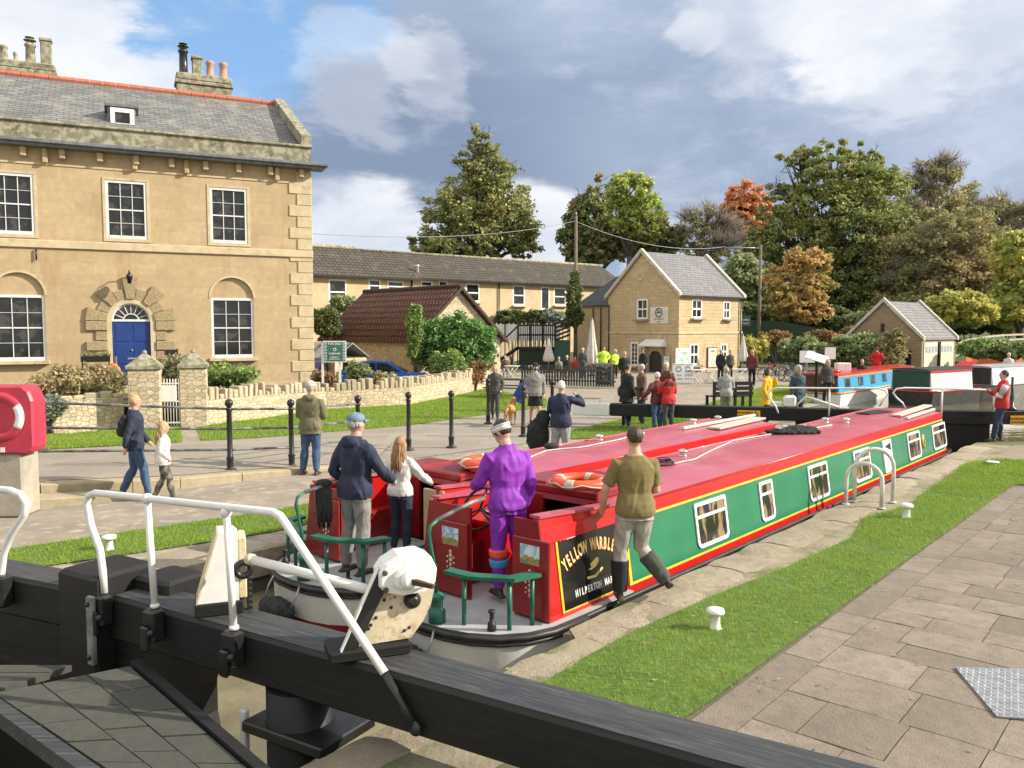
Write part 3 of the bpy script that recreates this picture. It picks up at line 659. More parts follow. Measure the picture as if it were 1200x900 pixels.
# door, fanlight, blocked surround
dd = MB(); dd.box(d0, d1, .06, .12, zb, zd-.02)
for i in range(2):
    for j in range(3): dd.box(d0+.1+i*(dr-.03), d0+dr-.05+i*(dr-.0), .045, .058, zb+.15+j*.75, zb+.75+j*.75, bev=.01)
dr_o = dd.build('door', blue_door, house); kn = MB(); kn.ell((d0+dr, .03, zb+1.35), (.035, .03, .035), 8, 6); kn.box(d0+dr-.14, d0+dr+.14, .035, .044, zb+1.05, zb+1.1); kn.build('door_knocker', galv, dr_o)
fl = MB(); cx = (d0+d1)/2
fl.box(d0, d1, .03, .1, zd-.02, zd+.05); 
for rr, t in ((dr-.05, .05), (dr*.38, .03)): 
    for i in range(16):
        a, b = math.pi*i/16, math.pi*(i+1)/16
        fl.plate([(cx+rr*math.cos(a), zd+rr*math.sin(a)), (cx+(rr+t)*math.cos(a), zd+(rr+t)*math.sin(a)), (cx+(rr+t)*math.cos(b), zd+(rr+t)*math.sin(b)), (cx+rr*math.cos(b), zd+rr*math.sin(b))], .05, .08)
for i in range(1, 8):
    a = math.pi*i/8; fl.tube([(cx+dr*.4*math.cos(a), .065, zd+dr*.4*math.sin(a)), (cx+(dr-.05)*math.cos(a), .065, zd+(dr-.05)*math.sin(a))], .014, 5)
fo = fl.build('fanlight', white_p, house)
fg = MB(); fg.add([(cx+dr*math.cos(math.pi*i/16), .09, zd+dr*math.sin(math.pi*i/16)) for i in range(17)], [tuple(range(17))]); fg.build('pane', glass, fo)
ver = M("vermiculated_stone", (.52, .41, .25), (.40, .31, .18), 18, .95, 1.0, 60, dist=.05, lo=.45, hi=.5, c3=(.22, .165, .095))
sb = MB(); nV = 9; fr = MB()
for i in range(nV):
    a, b = math.pi*i/nV+.01, math.pi*(i+1)/nV-.01; r1 = dr+.16; r2 = dr+(.78 if i % 2 == 0 else .5)+(.1 if i == 4 else 0)
    sb.plate([(cx+r1*math.cos(a), zd+r1*math.sin(a)), (cx+r2*math.cos(a), zd+r2*math.sin(a)), (cx+r2*math.cos(b), zd+r2*math.sin(b)), (cx+r1*math.cos(b), zd+r1*math.sin(b))], -.1 if i % 2 == 0 else -.06, -.001)
z = zb; k = 0
while z < zd-.1:
    hb = (zd-zb)/7; W = .78 if k % 2 == 0 else .5
    for s_ in (-1, 1): sb.box(cx+s_*(dr+.16), cx+s_*(dr+W), -.1 if k % 2 == 0 else -.06, -.001, z+.01, z+hb-.01, bev=.02)
    z += hb; k += 1
sb.build('door_surround', ver, house)
for s_ in (-1, 1): fr.box(cx+s_*dr, cx+s_*(dr+.155), -.05, -.001, zb, zd)
for i in range(18):
    a, b = math.pi*i/18, math.pi*(i+1)/18; r1, r2 = dr, dr+.155
    fr.plate([(cx+r1*math.cos(a), zd+r1*math.sin(a)), (cx+r2*math.cos(a), zd+r2*math.sin(a)), (cx+r2*math.cos(b), zd+r2*math.sin(b)), (cx+r1*math.cos(b), zd+r1*math.sin(b))], -.05, -.001)
fr.build('door_architrave', ashlar_trim, house)
lp = MB(); zl = zd+dr+.95; lp.tube([(cx-.02, -.1, zl-.1), (cx-.02, -.35, zl+.12), (cx-.02, -.55, zl+.1)], .022, 6); lp.lathe([(.05, zl-.32), (.1, zl-.1), (.11, zl-.08), (.03, zl+.05)], 8, T=Tm(cx-.02, -.55)); lp.build('door_lantern', black_m, house)
ps = MB(); px_, pz_ = H(201, 412); ps.box(px_-.2, px_+.2, -.08, -.04, pz_-.1, pz_+.1); ps.build('name_plate', black_m, house)
dpx, _ = H(45, 360); dp = MB(); dp.tube([(dpx, -.06, zstr-.2), (dpx, -.06, zstr-.55)], .03, 6); dp.build('overflow_pipe', black_m, house)
# ---------------------------------------------------------------- terrace behind
TO, TA = (-12.9, 52.0), R(37.5)
ter = thing('terraced_houses', 'long pale stone terrace with brown tiled roof and white windows, behind the red-tiled shed', 'building', (TO[0], TO[1], 0), TA)
def T_(px, py, yo=0): return onp(TO, TA, px, py, yo)
ze1 = T_(367, 322)[1]; ze2 = T_(667, 334, 2)[1]; zr1 = T_(365, 288, 3)[1]; zr2 = T_(585, 304, 5.3)[1]
x1a = T_(492, 326)[0]; xE = T_(712, 330, 2)[0]+2
hs = []; 
tw = [(385, 327, 406, 357, 0), (432, 327, 446, 342, 0), (454, 329, 473, 342, 0), (493, 329, 507, 341, 2), (546, 332, 562, 354, 2), (601, 334, 615, 358, 2), (649, 337, 663, 358, 2), (514, 329, 525, 345, 2), (634, 336, 644, 363, 2)]
A0 = []; A2 = []
for l, t, r, b, yo in tw:
    x0, z1 = T_(l, t, yo); x1, _ = T_(r, t, yo); z0 = T_((l+r)/2, b, yo)[1]; (A0 if yo == 0 else A2).append([x0, x1, z0, z1])
mb = MB(); wall_holes(mb, -6, x1a-.5, -.2, ze1, A0, 0, .12); mb.quad((x1a-.5, 0, -.2), (x1a-.5, 2, -.2), (x1a-.5, 2, ze1), (x1a-.5, 0, ze1))
wall_holes(mb, x1a-.5, xE, -.2, ze2, A2, 2, .12); mb.quad((xE, 2, -.2), (xE, 9, -.2), (xE, 9, ze2), (xE, 2, ze2)); mb.build('wall', terrace_w, ter)
for i, h in enumerate(A0): sash(ter, *h, .05, 1, 2, fw=.10, bar=.05, mat=white_c)
for i, h in enumerate(A2): sash(ter, *h, 2.05, 1, 2 if i < 4 else 1, fw=.10, bar=.05, mat=white_c, name='window' if i < 4 else 'door')
mb = MB(); mb.quad((-6, -.4, ze1), (x1a, -.4, ze1), (x1a-3.4, 3, zr1), (-6, 3, zr1)); mb.add([(x1a, -.4, ze1), (x1a, 4.2, ze1+1.0), (x1a-3.4, 3, zr1)], [(0, 1, 2)])
mb.quad((x1a-4.2, 1.6, ze2), (xE+.3, 1.6, ze2), (xE+.3, 5.3, zr2), (x1a-4.2, 5.3, zr2)); mb.quad((xE+.3, 9, ze2), (x1a-4.2, 9, ze2), (x1a-4.2, 5.3, zr2), (xE+.3, 5.3, zr2)); mb.quad((x1a-3.4, 6.4, ze1), (-6, 6.4, ze1), (-6, 3, zr1), (x1a-3.4, 3, zr1))
rf = mb.build('roof', tile_dk, ter)
mb = MB(); mb.tube([(-6, 3, zr1+.03), (x1a-3.4, 3, zr1+.03)], .12, 6); mb.tube([(x1a-4.2, 5.3, zr2+.03), (xE+.3, 5.3, zr2+.03)], .12, 6); mb.build('ridge_tiles', lichen_stone, rf)
mb = MB(); mb.box(-6, x1a, -.5, -.4, ze1-.1, ze1+.02); mb.box(x1a+.1, xE+.3, 1.48, 1.6, ze2-.1, ze2+.02)
for px_ in (585, 668): mb.tube([(T_(px_, 340, 1.9)[0], 1.9, ze2-.1), (T_(px_, 340, 1.9)[0], 1.9, 0)], .05, 6)
mb.tube([(x1a-.7, -.1, ze1-.1), (x1a-.7, -.1, 1)], .05, 6); mb.build('gutter', black_m, ter)
mb = MB(); mb.lathe([(.12, 0), (.12, 1.1), (.16, 1.12), (.16, 1.2)], 8, T=Tm(T_(489, 320, 2.5)[0], 2.5, ze1)); mb.build('flue', white_c, ter)
# ---------------------------------------------------------------- shed with red pantiles
SO, SA = (-2.6, 40.0), R(-46.5)
shed = thing('stone_shed', 'low stone shed with rusty red pantile roof behind the clipped hedge', 'shed', (SO[0], SO[1], 0), SA)
mb = MB(); L, hw, ez, rz_ = 7.9, 3.0, 2.2, 4.78     # local x runs along the ridge, 0 at the near gable; -L far
for y in (-hw+.25, hw-.25): mb.quad(*( [(-L, y, 0), (0, y, 0), (0, y, ez), (-L, y, ez)] if y < 0 else [(0, y, 0), (-L, y, 0), (-L, y, ez), (0, y, ez)]))
mb.add([(0, -hw+.25, 0), (0, hw-.25, 0), (0, hw-.25, ez), (0, 0, rz_-.15), (0, -hw+.25, ez)], [(0, 1, 2, 3, 4)]); mb.add([(-L, -hw+.25, 0), (-L, hw-.25, 0), (-L, hw-.25, ez), (-L, 0, rz_-.15), (-L, -hw+.25, ez)], [(4, 3, 2, 1, 0)])
mb.build('wall', rubble, shed)
mb = MB(); sl = Vector((0, -hw, ez-rz_)).normalized()
for s_ in (-1, 1):
    nC = int((L+.5)/.24)
    for i in range(nC):        # corrugated pantile rolls
        x = -L-.2+i*.24; mb.tube([(x, 0, rz_), (x, s_*hw, ez-.02)], .075, 6)
    mb.loft([[(-L-.3, 0, rz_-.08), (.25, 0, rz_-.08), (.25, 0, rz_-.0), (-L-.3, 0, rz_-.0)], [(-L-.3, s_*hw, ez-.1), (.25, s_*hw, ez-.1), (.25, s_*hw, ez-.02), (-L-.3, s_*hw, ez-.02)]])
r2 = mb.build('roof', tile_red, shed); mb = MB(); mb.tube([(-L-.3, 0, rz_+.04), (.25, 0, rz_+.04)], .13, 8)
for s_ in (-1, 1): mb.loft([[(.25, 0, rz_-.12), (.3, 0, rz_-.12), (.3, 0, rz_+.06), (.25, 0, rz_+.06)], [(.25, s_*hw, ez-.16), (.3, s_*hw, ez-.16), (.3, s_*hw, ez+.02), (.25, s_*hw, ez+.02)]])
mb.build('verge_board', M("dark_brown_wood", (.05, .03, .02)), r2)
mb = MB(); mb.box(0.005, .06, -.55, .5, 1.4, 3.0); mb.build('white_hatch', white_p, shed)
mb = MB(); mb.box(.01, .05, 1.75, 2.25, 1.35, 2.05); mb.build('blue_board', M("blue_sign", (.02, .10, .42)), shed)
mb = MB(); mb.box(.01, .05, 1.7, 2.3, .95, 1.25); mb.build('white_board', white_c, shed)
# small glasshouse roof left of the shed
gh = thing('greenhouse', 'small grey glazed greenhouse behind the for-sale board', 'greenhouse', (Q(382, 420, 35).x, 35, 0), R(-30))
mb = MB(); mb.box(-1.6, 1.4, -1, 1, 0, 1.55); mb.build('base', rubble, gh)
mb = MB(); mb.loft([[(-1.6, -1.05, 1.555), (1.5, -1.05, 1.555), (1.5, -1.0, 1.60), (-1.6, -1.0, 1.60)], [(-1.6, 0, 2.15), (1.5, 0, 2.15), (1.5, 0, 2.2), (-1.6, 0, 2.2)]]); mb.loft([[(-1.6, 0.001, 2.15), (1.5, 0.001, 2.15), (1.5, 0.001, 2.2), (-1.6, 0.001, 2.2)], [(-1.6, 1.05, 1.555), (1.5, 1.05, 1.555), (1.5, 1.05, 1.6), (-1.6, 1.05, 1.6)]])
mb.build('roof', M("glasshouse_pane", (.30, .32, .31), (.22, .24, .24), 2, .25), gh)
mb = MB()
for i in range(5): mb.box(-1.6+i*.76, -1.54+i*.76, -1.06, -.0, 1.6, 1.64, T=Matrix.Identity(4)); 
mb = MB()
for i in range(5): mb.tube([(-1.58+i*.76, -1.02, 1.62), (-1.58+i*.76, 0, 2.22)], .035, 4)
mb.build('glazing_bar', black_m, gh)
# ---------------------------------------------------------------- pub / tea room
PO, PA = (10.36, 51.0), R(39)
pub = thing('canal_cottage', 'two-storey honey stone canalside cottage with a gabled slate roof and round emblem sign', 'building', (PO[0], PO[1], 0), PA)
TG = Matrix.Rotation(-math.pi/2, 4, 'Z')     # gable-face frame inside the pub frame
def PS(px, py): return onp(PO, PA, px, py)
def PG(px, py): return onp(PO, PA-math.pi/2, px, py)
def rc(fn, l, t, r, b): return [fn(l, t)[0], fn(r, t)[0], fn((l+r)/2, b)[1], fn((l+r)/2, t)[1]]
pe, pr, pl_, pw = PS(797, 345.5)[1], 7.75, 6.5, 6.1; wg = 9.95
sw = [rc(PS, 811, 351, 823, 373), rc(PS, 848, 353, 856, 374), rc(PS, 809, 403, 819, 428), rc(PS, 845, 403, 852.5, 421)]
gw = [rc(PG, 746.5, 350.5, 759, 374), rc(PG, 739, 401, 748, 429), rc(PG, 760, 411, 776, 437)]
mb = MB(); wall_holes(mb, 0, pl_, -.2, pe, sw, 0, .12); wall_holes(mb, -pw, 0, -.2, pe, gw, 0, .2, T=TG, arches=(2,))
mb.add([(-pw, 0, pe), (0, 0, pe), (-pw/2, 0, pr-.12)], [(0, 1, 2)], T=TG)
mb.quad((pl_, 0, -.2), (pl_, pw, -.2), (pl_, pw, pe), (pl_, 0, pe)); mb.add([(pl_, 0, pe), (pl_, pw, pe), (pl_, pw/2, pr-.12)], [(0, 1, 2)])
wz = PG(690, 357)[1]+.0; wz = 4.35
mb.quad((-wg, .6, -.2), (-pw, .6, -.2), (-pw, .6, wz), (-wg, .6, wz), T=TG); mb.quad((-wg, 5, -.2), (-wg, .6, -.2), (-wg, .6, wz), (-wg, 5, wz), T=TG); mb.quad((pl_, pw, -.2), (pl_, wg, -.2), (pl_, wg, wz), (pl_, pw, wz))
mb.quad((-pw, 0, -.2), (-pw, .6, -.2), (-pw, .6, pe), (-pw, 0, pe), T=TG)
mb.build('wall', pubstone, pub)
mb = MB(); ov = .12
for s_, y0 in ((1, -.15), (-1, pw+.15)):
    mb.loft([[(-.02, y0, pe-.08), (pl_+.02, y0, pe-.08), (pl_+.02, y0, pe-.0), (-.02, y0, pe-.0)], [(-.02, pw/2, pr-.08), (pl_+.02, pw/2, pr-.08), (pl_+.02, pw/2, pr), (-.02, pw/2, pr)]])
rf = mb.build('roof', slate2, pub); pcop = M('pale_coping', (.55, .52, .44), (.42, .39, .32), 5, .9)
for x0 in (-.2, pl_-.05):
  mb = MB()
  for y0 in (-.2, pw+.2): mb.loft([[(x0, y0, pe-.12), (x0+.25, y0, pe-.12), (x0+.25, y0, pe+.12), (x0, y0, pe+.12)], [(x0, pw/2, pr-.05), (x0+.25, pw/2, pr-.05), (x0+.25, pw/2, pr+.2), (x0, pw/2, pr+.2)]])
  mb.build('gable_coping', pcop, rf)
mb = MB(); mb.loft([[(.5, wg+.1, wz-.05), (.5, wg+.1, wz+.03), (.5, pw-.1, wz+.03), (.5, pw-.1, wz-.05)], [(3.6, wg-1.2, wz+2.15), (3.6, wg-1.2, wz+2.23), (3.6, pw-1.5, wz+2.23), (3.6, pw-1.5, wz+2.15)]]); mb.build('side_roof', slate_dk, pub)
zs_ = PS(797, 390)[1]; mb = MB(); mb.box(-.05, pl_+.02, -.06, -.002, zs_-.07, zs_+.07); mb.box(-pw, .0, -.06, -.002, zs_-.07, zs_+.07, T=TG); mb.build('string_course', ashlar_trim, pub)
mb = MB(); mb.tube([(pl_-.25, -.1, pe-.1), (pl_-.25, -.1, 0)], .05, 6); mb.box(-.1, pl_+.1, -.27, -.16, pe-.12, pe-.02)
mb.build('gutter', black_m, pub)
for px_ in (689, 698): mb = MB(); xx = PG(px_, 370)[0]; mb.tube([(xx, .5, 4.2), (xx, .5, 0)], .05, 6, T=TG); mb.build('drainpipe', black_m, pub)
mb = MB(); xx = PG(713, 360)[0]; mb.tube([(xx+.1, -.06, 4.4), (xx+.1, -.06, 0)], .04, 6, T=TG); mb.build('drainpipe', black_m, pub)
for h in sw: sash(pub, *h, .05, 2, 2, fw=.09, bar=.06, mat=white_c, sillm=lichen_stone)
for h in gw[:2]: sash(pub, *h, .05, 2, 2 if h is gw[0] else 5, T=TG, fw=.09, bar=.05, mat=white_c, sillm=lichen_stone)
h = gw[2]; mb = MB(); mb.box(h[0], h[1], .12, .16, 0, h[3]-.05, T=TG); mb.build('door', black_m, pub)
gsm = M('grey_stone', (.25, .23, .2)); mb = MB(); mb.box(h[0]-.25, h[0]-.0, -.04, -.002, 0, h[3]+.25, T=TG); mb.build('door_jamb', gsm, pub); mb = MB(); mb.box(h[1]+.0, h[1]+.25, -.04, -.002, 0, h[3]+.25, T=TG); mb.build('door_jamb', gsm, pub)
cz = PG(768, 404)[1]; mb = MB(); mb.loft([[(h[0]-.35, -.6, cz-.1), (h[1]+.35, -.6, cz-.1), (h[1]+.35, -.6, cz-.02), (h[0]-.35, -.6, cz-.02)], [(h[0]-.35, -.002, cz-.1), (h[1]+.35, -.002, cz-.1), (h[1]+.25, -.002, cz+.35), (h[0]-.25, -.002, cz+.35)]], T=TG); mb.build('door_canopy', white_p, pub)
def sign_on(parent, name, x0, x1, z0, z1, y, T, face, frame, texts, extra=None, tcol=None):
    f = MB(); f.box(x0, x1, y-.05, y-.004, z0, z1, T=T); s_ = f.build(name, frame, parent)
    f = MB(); f.box(x0+.05, x1-.05, y-.058, y-.051, z0+.05, z1-.05, T=T); f.build('panel', face, s_)
    t = MB()
    for (tx, cx_, cz_, sz) in texts:
        v, fc = text_geo(tx, sz, .003, Matrix.Translation((cx_, y-.062, cz_)) @ UPR); t.add(v, fc, T=T)
    if extra: extra(t, T)
    if t.v: t.build('lettering', tcol or dkgreen, s_)
    return s_
dkgreen = M("dark_green_paint", (.02, .07, .05), (.015, .055, .04), 4, .5)
r_ = rc(PG, 763, 360, 783, 379); cxs = (r_[0]+r_[1])/2; zc = (r_[2]+r_[3])/2
def emblem(t, T): t.tube([(cxs+.27*math.cos(a*math.pi/10), -.063, zc+.17+.27*math.sin(a*math.pi/10)) for a in range(21)], .035, 5, T=T); t.tube([(cxs-.17, -.063, zc+.17), (cxs+.17, -.063, zc+.17)], .04, 5, T=T); t.tube([(cxs-.12, -.063, zc+.27), (cxs+.12, -.063, zc+.27)], .03, 5, T=T)
sign_on(pub, 'emblem_sign', *r_, 0, TG, M("sign_cream", (.68, .68, .58)), white_c, [('LOCKSIDE', cxs, zc-.24, .17), ('CAFE', cxs, zc-.42, .14)], emblem)
xx, zz = PG(751, 325); mb = MB(); mb.torus((xx, zz, 0), .2, .06, T=TG @ Matrix.Rotation(math.pi/2, 4, 'X')); mb.build('oculus', ashlar_trim, pub)
# hanging sign
hx, hz = PS(868.5, 381); hs_ = thing('hanging_sign', 'dark green hanging sign on the right end of the canalside cottage', 'sign', (PO[0]+math.cos(PA)*(pl_+.05), PO[1]+math.sin(PA)*(pl_+.05), 0), 0)
mb = MB(); mb.box(-.1, .55, -.03, .03, 2.95, 3.6, bev=.01); mb.build('board', dkgreen, hs_); mb = MB(); mb.box(-.15, .7, -.02, .02, 3.63, 3.68); mb.build('bracket', black_m, hs_)
v, fc = text_geo('OPEN', .17, .003, Matrix.Translation((.22, -.035, 3.35)) @ UPR); mb = MB(); mb.add(v, fc); v, fc = text_geo('FOOD', .15, .003, Matrix.Translation((.22, -.035, 3.12)) @ UPR); mb.add(v, fc); mb.build('lettering', white_c, hs_)
# map board and menu board on the lit side
r_ = rc(PS, 791, 408, 808, 431); mp, nn_, bb_ = newmat("map_print"); v_ = nn_.obj(); nn_.set(bb_.inputs['Base Color'], nn_.mix(nn_.step(nn_.noise(v_, 3.2, 4), .48, .5), (.62, .70, .62), nn_.mix(nn_.step(nn_.noise(v_, 5, 3), .5, .52), (.25, .50, .36), (.70, .72, .66)))); bb_.inputs['Roughness'].default_value = .4
def onwall(o, label, cat): o.parent = None; return o
bo = thing('map_board', 'pale green and white map board leaning on the sunlit wall of the canalside cottage', 'sign', (PO[0], PO[1], 0), PA)
sign_on(bo, 'board', *r_, -.03, None, mp, white_c, [('LOCK', (r_[0]+r_[1])/2, r_[3]-.3, .2)])
r_ = rc(PS, 828.5, 407, 839.5, 431); bo = thing('notice_board', 'brown framed notice board between the two ground floor windows of the cottage side', 'sign', (PO[0], PO[1], 0), PA)
sign_on(bo, 'board', *r_, -.03, None, M("notice_paper", (.66, .63, .54), (.5, .46, .38), 5), M("brown_frame", (.10, .05, .03)), [('MENU', (r_[0]+r_[1])/2, r_[3]-.25, .16)])
r_ = rc(PG, 778.5, 417, 786, 430); bo = thing('door_notice', 'small pale notice beside the arched cottage door', 'sign', (PO[0], PO[1], 0), PA)
sign_on(bo, 'board', *r_, -.03, TG, white_c, galv, [('OPEN', (r_[0]+r_[1])/2, r_[3]-.2, .12)])
# ---------------------------------------------------------------- boat shed on the right
BO2, BA2 = (24.0, 48.0), R(43)
hut = thing('stone_hut', 'small stone hut with steep slate roof and pale double doors beside the moored boats', 'hut', (BO2[0], BO2[1], 0), BA2)
ez, rz_, hl, hw = 2.15, 4.45, 5.4, 4.5
mb = MB(); mb.quad((0, 0, -.1), (hl, 0, -.1), (hl, 0, ez), (0, 0, ez)); mb.add([(-hw, 0, -.1), (0, 0, -.1), (0, 0, ez), (-hw/2, 0, rz_-.1), (-hw, 0, ez)], [(0, 1, 2, 3, 4)], T=TG); mb.add([(hl, 0, -.1), (hl, hw, -.1), (hl, hw, ez), (hl, hw/2, rz_-.1), (hl, 0, ez)], [(0, 1, 2, 3, 4)])
mb.quad((hl, hw, -.1), (0, hw, -.1), (0, hw, ez), (hl, hw, ez)); mb.build('wall', MB_("brown_stone", (.36, .27, .17), (.30, .22, .14), (.22, .17, .11), .4, .16, .012, .6, .02, .01), hut)
mb = MB()
for y0 in (-.1, hw+.1): mb.loft([[(-.02, y0, ez-.05), (hl+.02, y0, ez-.05), (hl+.02, y0, ez+.03), (-.02, y0, ez+.03)], [(-.02, hw/2, rz_-.08), (hl+.02, hw/2, rz_-.08), (hl+.02, hw/2, rz_), (-.02, hw/2, rz_)]])
rf = mb.build('roof', slate2, hut)
for x0 in (-.15, hl-.1):
  mb = MB()
  for y0 in (-.15, hw+.15): mb.loft([[(x0, y0, ez-.08), (x0+.22, y0, ez-.08), (x0+.22, y0, ez+.15), (x0, y0, ez+.15)], [(x0, hw/2, rz_-.05), (x0+.22, hw/2, rz_-.05), (x0+.22, hw/2, rz_+.2), (x0, hw/2, rz_+.2)]])
  mb.build('gable_coping', pcop, rf)
for a, b in ((.25, 2.3), (2.75, 4.95)):
    mb = MB(); mb.box(a, b, -.05, -.003, 0, 1.95, bev=.01); d_ = mb.build('door', M("cream_door", (.70, .64, .48), (.62, .56, .40), 3, .7), hut)
    mb = MB()
    for i in range(4): mb.box(a+.15+i*.48, a+.5+i*.48, -.06, -.051, 1.35, 1.72)
    mb.build('pane', M("bluish_pane", (.35, .42, .48), rough=.2), d_)
mb = MB(); mb.box(2.38, 2.66, -.12, -.06, 0, 2.0); mb.build('post', black_p, hut)
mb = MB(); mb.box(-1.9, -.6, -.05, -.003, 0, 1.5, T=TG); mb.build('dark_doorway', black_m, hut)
mb = MB(); mb.box(-2.9, -2.0, -.06, -.003, .3, 1.6, T=TG); mb.build('poster_board', M("poster", (.05, .10, .42), (.6, .62, .66), 2.4, lo=.5, hi=.52), hut)
mb = MB(); mb.box(-2.4, -2.2, -.05, -.003, 2.6, 3.1, T=TG); mb.build('vent_slit', black_m, hut)
# ================================================================ people
def cloth(name, c, c2=None, rough=.85, scale=9, **k): return M(name, c, c2 or tuple(x*.78 for x in c), scale, rough, .35, 90, dist=.003, **k)
SK = {'fair': M("skin_fair", (.55, .33, .23), (.50, .28, .19), 12, .55), 'tan': M("skin_tan", (.42, .23, .15), (.36, .19, .12), 12, .55)}
eye_m = M("eye_dark", (.02, .015, .01), rough=.2); lip_m = M("lips", (.35, .12, .10), rough=.5)
CL = dict(
 navy=cloth("navy_cloth", (.022, .030, .062)), black=cloth("black_cloth", (.014, .015, .017)), denim=cloth("denim", (.055, .105, .20), (.035, .07, .14)), dkdenim=cloth("dark_denim", (.022, .035, .07)),
 white=cloth("white_knit", (.70, .68, .64), (.62, .60, .57)), cream=cloth("cream_cloth", (.60, .56, .48)), purple=cloth("purple_shell_suit", (.25, .025, .42), (.19, .018, .33), .68), olive=cloth("olive_tshirt", (.19, .15, .055), (.16, .125, .045)),
 grey=cloth("grey_cloth", (.25, .245, .23), (.19, .185, .175)), stone=cloth("stone_cloth", (.36, .34, .30), (.27, .255, .23)), ltgrey=cloth("light_grey_cloth", (.36, .36, .36)), dkgrey=cloth("dark_grey_cloth", (.06, .065, .06)), khaki=cloth("khaki_jacket", (.16, .15, .085), (.11, .105, .06)), brown=cloth("brown_cloth", (.13, .08, .05)),
 red=cloth("red_fleece", (.48, .022, .022), (.38, .018, .02)), yellow=cloth("yellow_coat", (.75, .46, .02), (.66, .40, .02)), hiviz=cloth("hi_vis", (.55, .85, .05), (.48, .75, .04), .6), maroon=cloth("maroon_cloth", (.14, .03, .035)), teal=cloth("teal_coat", (.045, .075, .10)),
 hairblond=M("blond_hair", (.55, .38, .20), (.36, .22, .10), 30, .5, .6, 60, stretch=(3, 3, .4)), hairbrown=M("brown_hair", (.075, .04, .022), (.04, .022, .012), 30, .5, .6, 60), hairdark=M("dark_hair", (.02, .014, .01), (.035, .025, .018), 30, .45, .6, 60),
 hairgrey=M("grey_hair", (.45, .43, .40), (.30, .29, .27), 30, .6, .6, 60), hairwhite=M("white_hair", (.70, .69, .66), (.55, .54, .5), 30, .6, .6, 60), hairginger=M("light_brown_hair", (.38, .22, .10), (.24, .13, .06), 30, .5, .6, 60, stretch=(3, 3, .4)),
 boot=M("brown_boot", (.05, .028, .018), rough=.6), shoe=M("dark_shoe", (.03, .03, .03), rough=.6), trainer=M("pale_trainer", (.5, .5, .5), (.2, .2, .2), 20, rough=.6), pink=cloth("pink_trainer", (.55, .12, .18), (.7, .65, .65)), capblue=cloth("blue_cap", (.16, .24, .32)), camo=cloth("patterned_leggings", (.22, .21, .17), (.07, .07, .06), lo=.48, hi=.52))
def evalmesh(me, mods):
    o = bpy.data.objects.new("t", me); COL.objects.link(o)
    for ty, kw in mods:
        md = o.modifiers.new("m", ty)
        for k, v in kw.items(): setattr(md, k, v)
    dg = bpy.context.evaluated_depsgraph_get(); dg.update()
    r = bpy.data.meshes.new_from_object(o.evaluated_get(dg)); bpy.data.objects.remove(o); bpy.data.meshes.remove(me); return r
def organic(mb, name, mat, voxel, parent=None, wr=0.0, wf=9.0, seed=0, smooth=2, stretch=(1, 1, .55)):
    me = mb.mesh(name+"_t", mat)
    mods = [('REMESH', dict(mode='VOXEL', voxel_size=voxel))]
    if smooth: mods.append(('SMOOTH', dict(factor=.5, iterations=smooth)))
    r = evalmesh(me, mods); r.name = name
    if wr and len(r.vertices) < 90000:
        n = len(r.vertices); co = np.empty(n*3, np.float32); r.vertices.foreach_get('co', co); co = co.reshape(-1, 3)
        nr = np.empty(n*3, np.float32); r.vertices.foreach_get('normal', nr); nr = nr.reshape(-1, 3)
        d = np.empty(n, np.float32); s = Vector((seed*3.1, seed*1.7, 0))
        for i in range(n):
            p = Vector(co[i]); q = Vector((p.x*wf*stretch[0], p.y*wf*stretch[1], p.z*wf*stretch[2]))+s
            a = noise.noise(q+Vector((noise.noise(q*.7), noise.noise(q*.7+Vector((5, 5, 5))), 0))*1.2)
            d[i] = (1-abs(a)*3.2)*wr*.6+noise.noise(q*2.3)*wr*.4
        co += nr*d[:, None]; r.vertices.foreach_set('co', co.ravel()); r.update()
    r.polygons.foreach_set('use_smooth', [True]*len(r.polygons))
    if not r.materials: r.materials.append(mat)
    return link(name, r, parent)
ARM = {  # elbow, wrist in units of height; x outwards, y forward, z up
 'down': ((.125, -.02, .62), (.13, .04, .475)), 'relaxed': ((.14, -.01, .62), (.135, .06, .48)), 'pocket': ((.15, -.05, .63), (.115, .04, .53)), 'swingf': ((.13, .05, .625), (.12, .14, .51)), 'swingb': ((.13, -.07, .63), (.135, -.09, .49)),
 'face': ((.16, .10, .70), (.06, .12, .875)), 'phone': ((.13, .06, .63), (.05, .17, .70)), 'hold': ((.13, .03, .62), (.07, .17, .60)), 'cross': ((.14, .06, .64), (-.02, .13, .655)), 'reach': ((.15, .10, .66), (.13, .24, .58)), 'out': ((.19, -.02, .66), (.26, .06, .58)),
 'hip': ((.21, -.05, .64), (.12, .02, .56)), 'back': ((.17, -.07, .63), (.09, -.09, .53)), 'lean': ((.17, .0, .645), (.20, .10, .53)), 'rail': ((.16, .04, .63), (.22, .17, .56))}
LEG = {  # knee, ankle
 'stand': ((.055, .012, .275), (.06, -.01, .045)), 'apart': ((.07, .01, .275), (.09, -.01, .045)), 'fwd': ((.055, .07, .28), (.055, .10, .045)), 'bwd': ((.05, -.01, .28), (.05, -.12, .065)), 'kick': ((.06, -.02, .30), (.10, -.22, .17)),
 'sit': ((.07, .23, .47), (.07, .22, .24)), 'side': ((.10, 0, .29), (.17, .0, .06))}
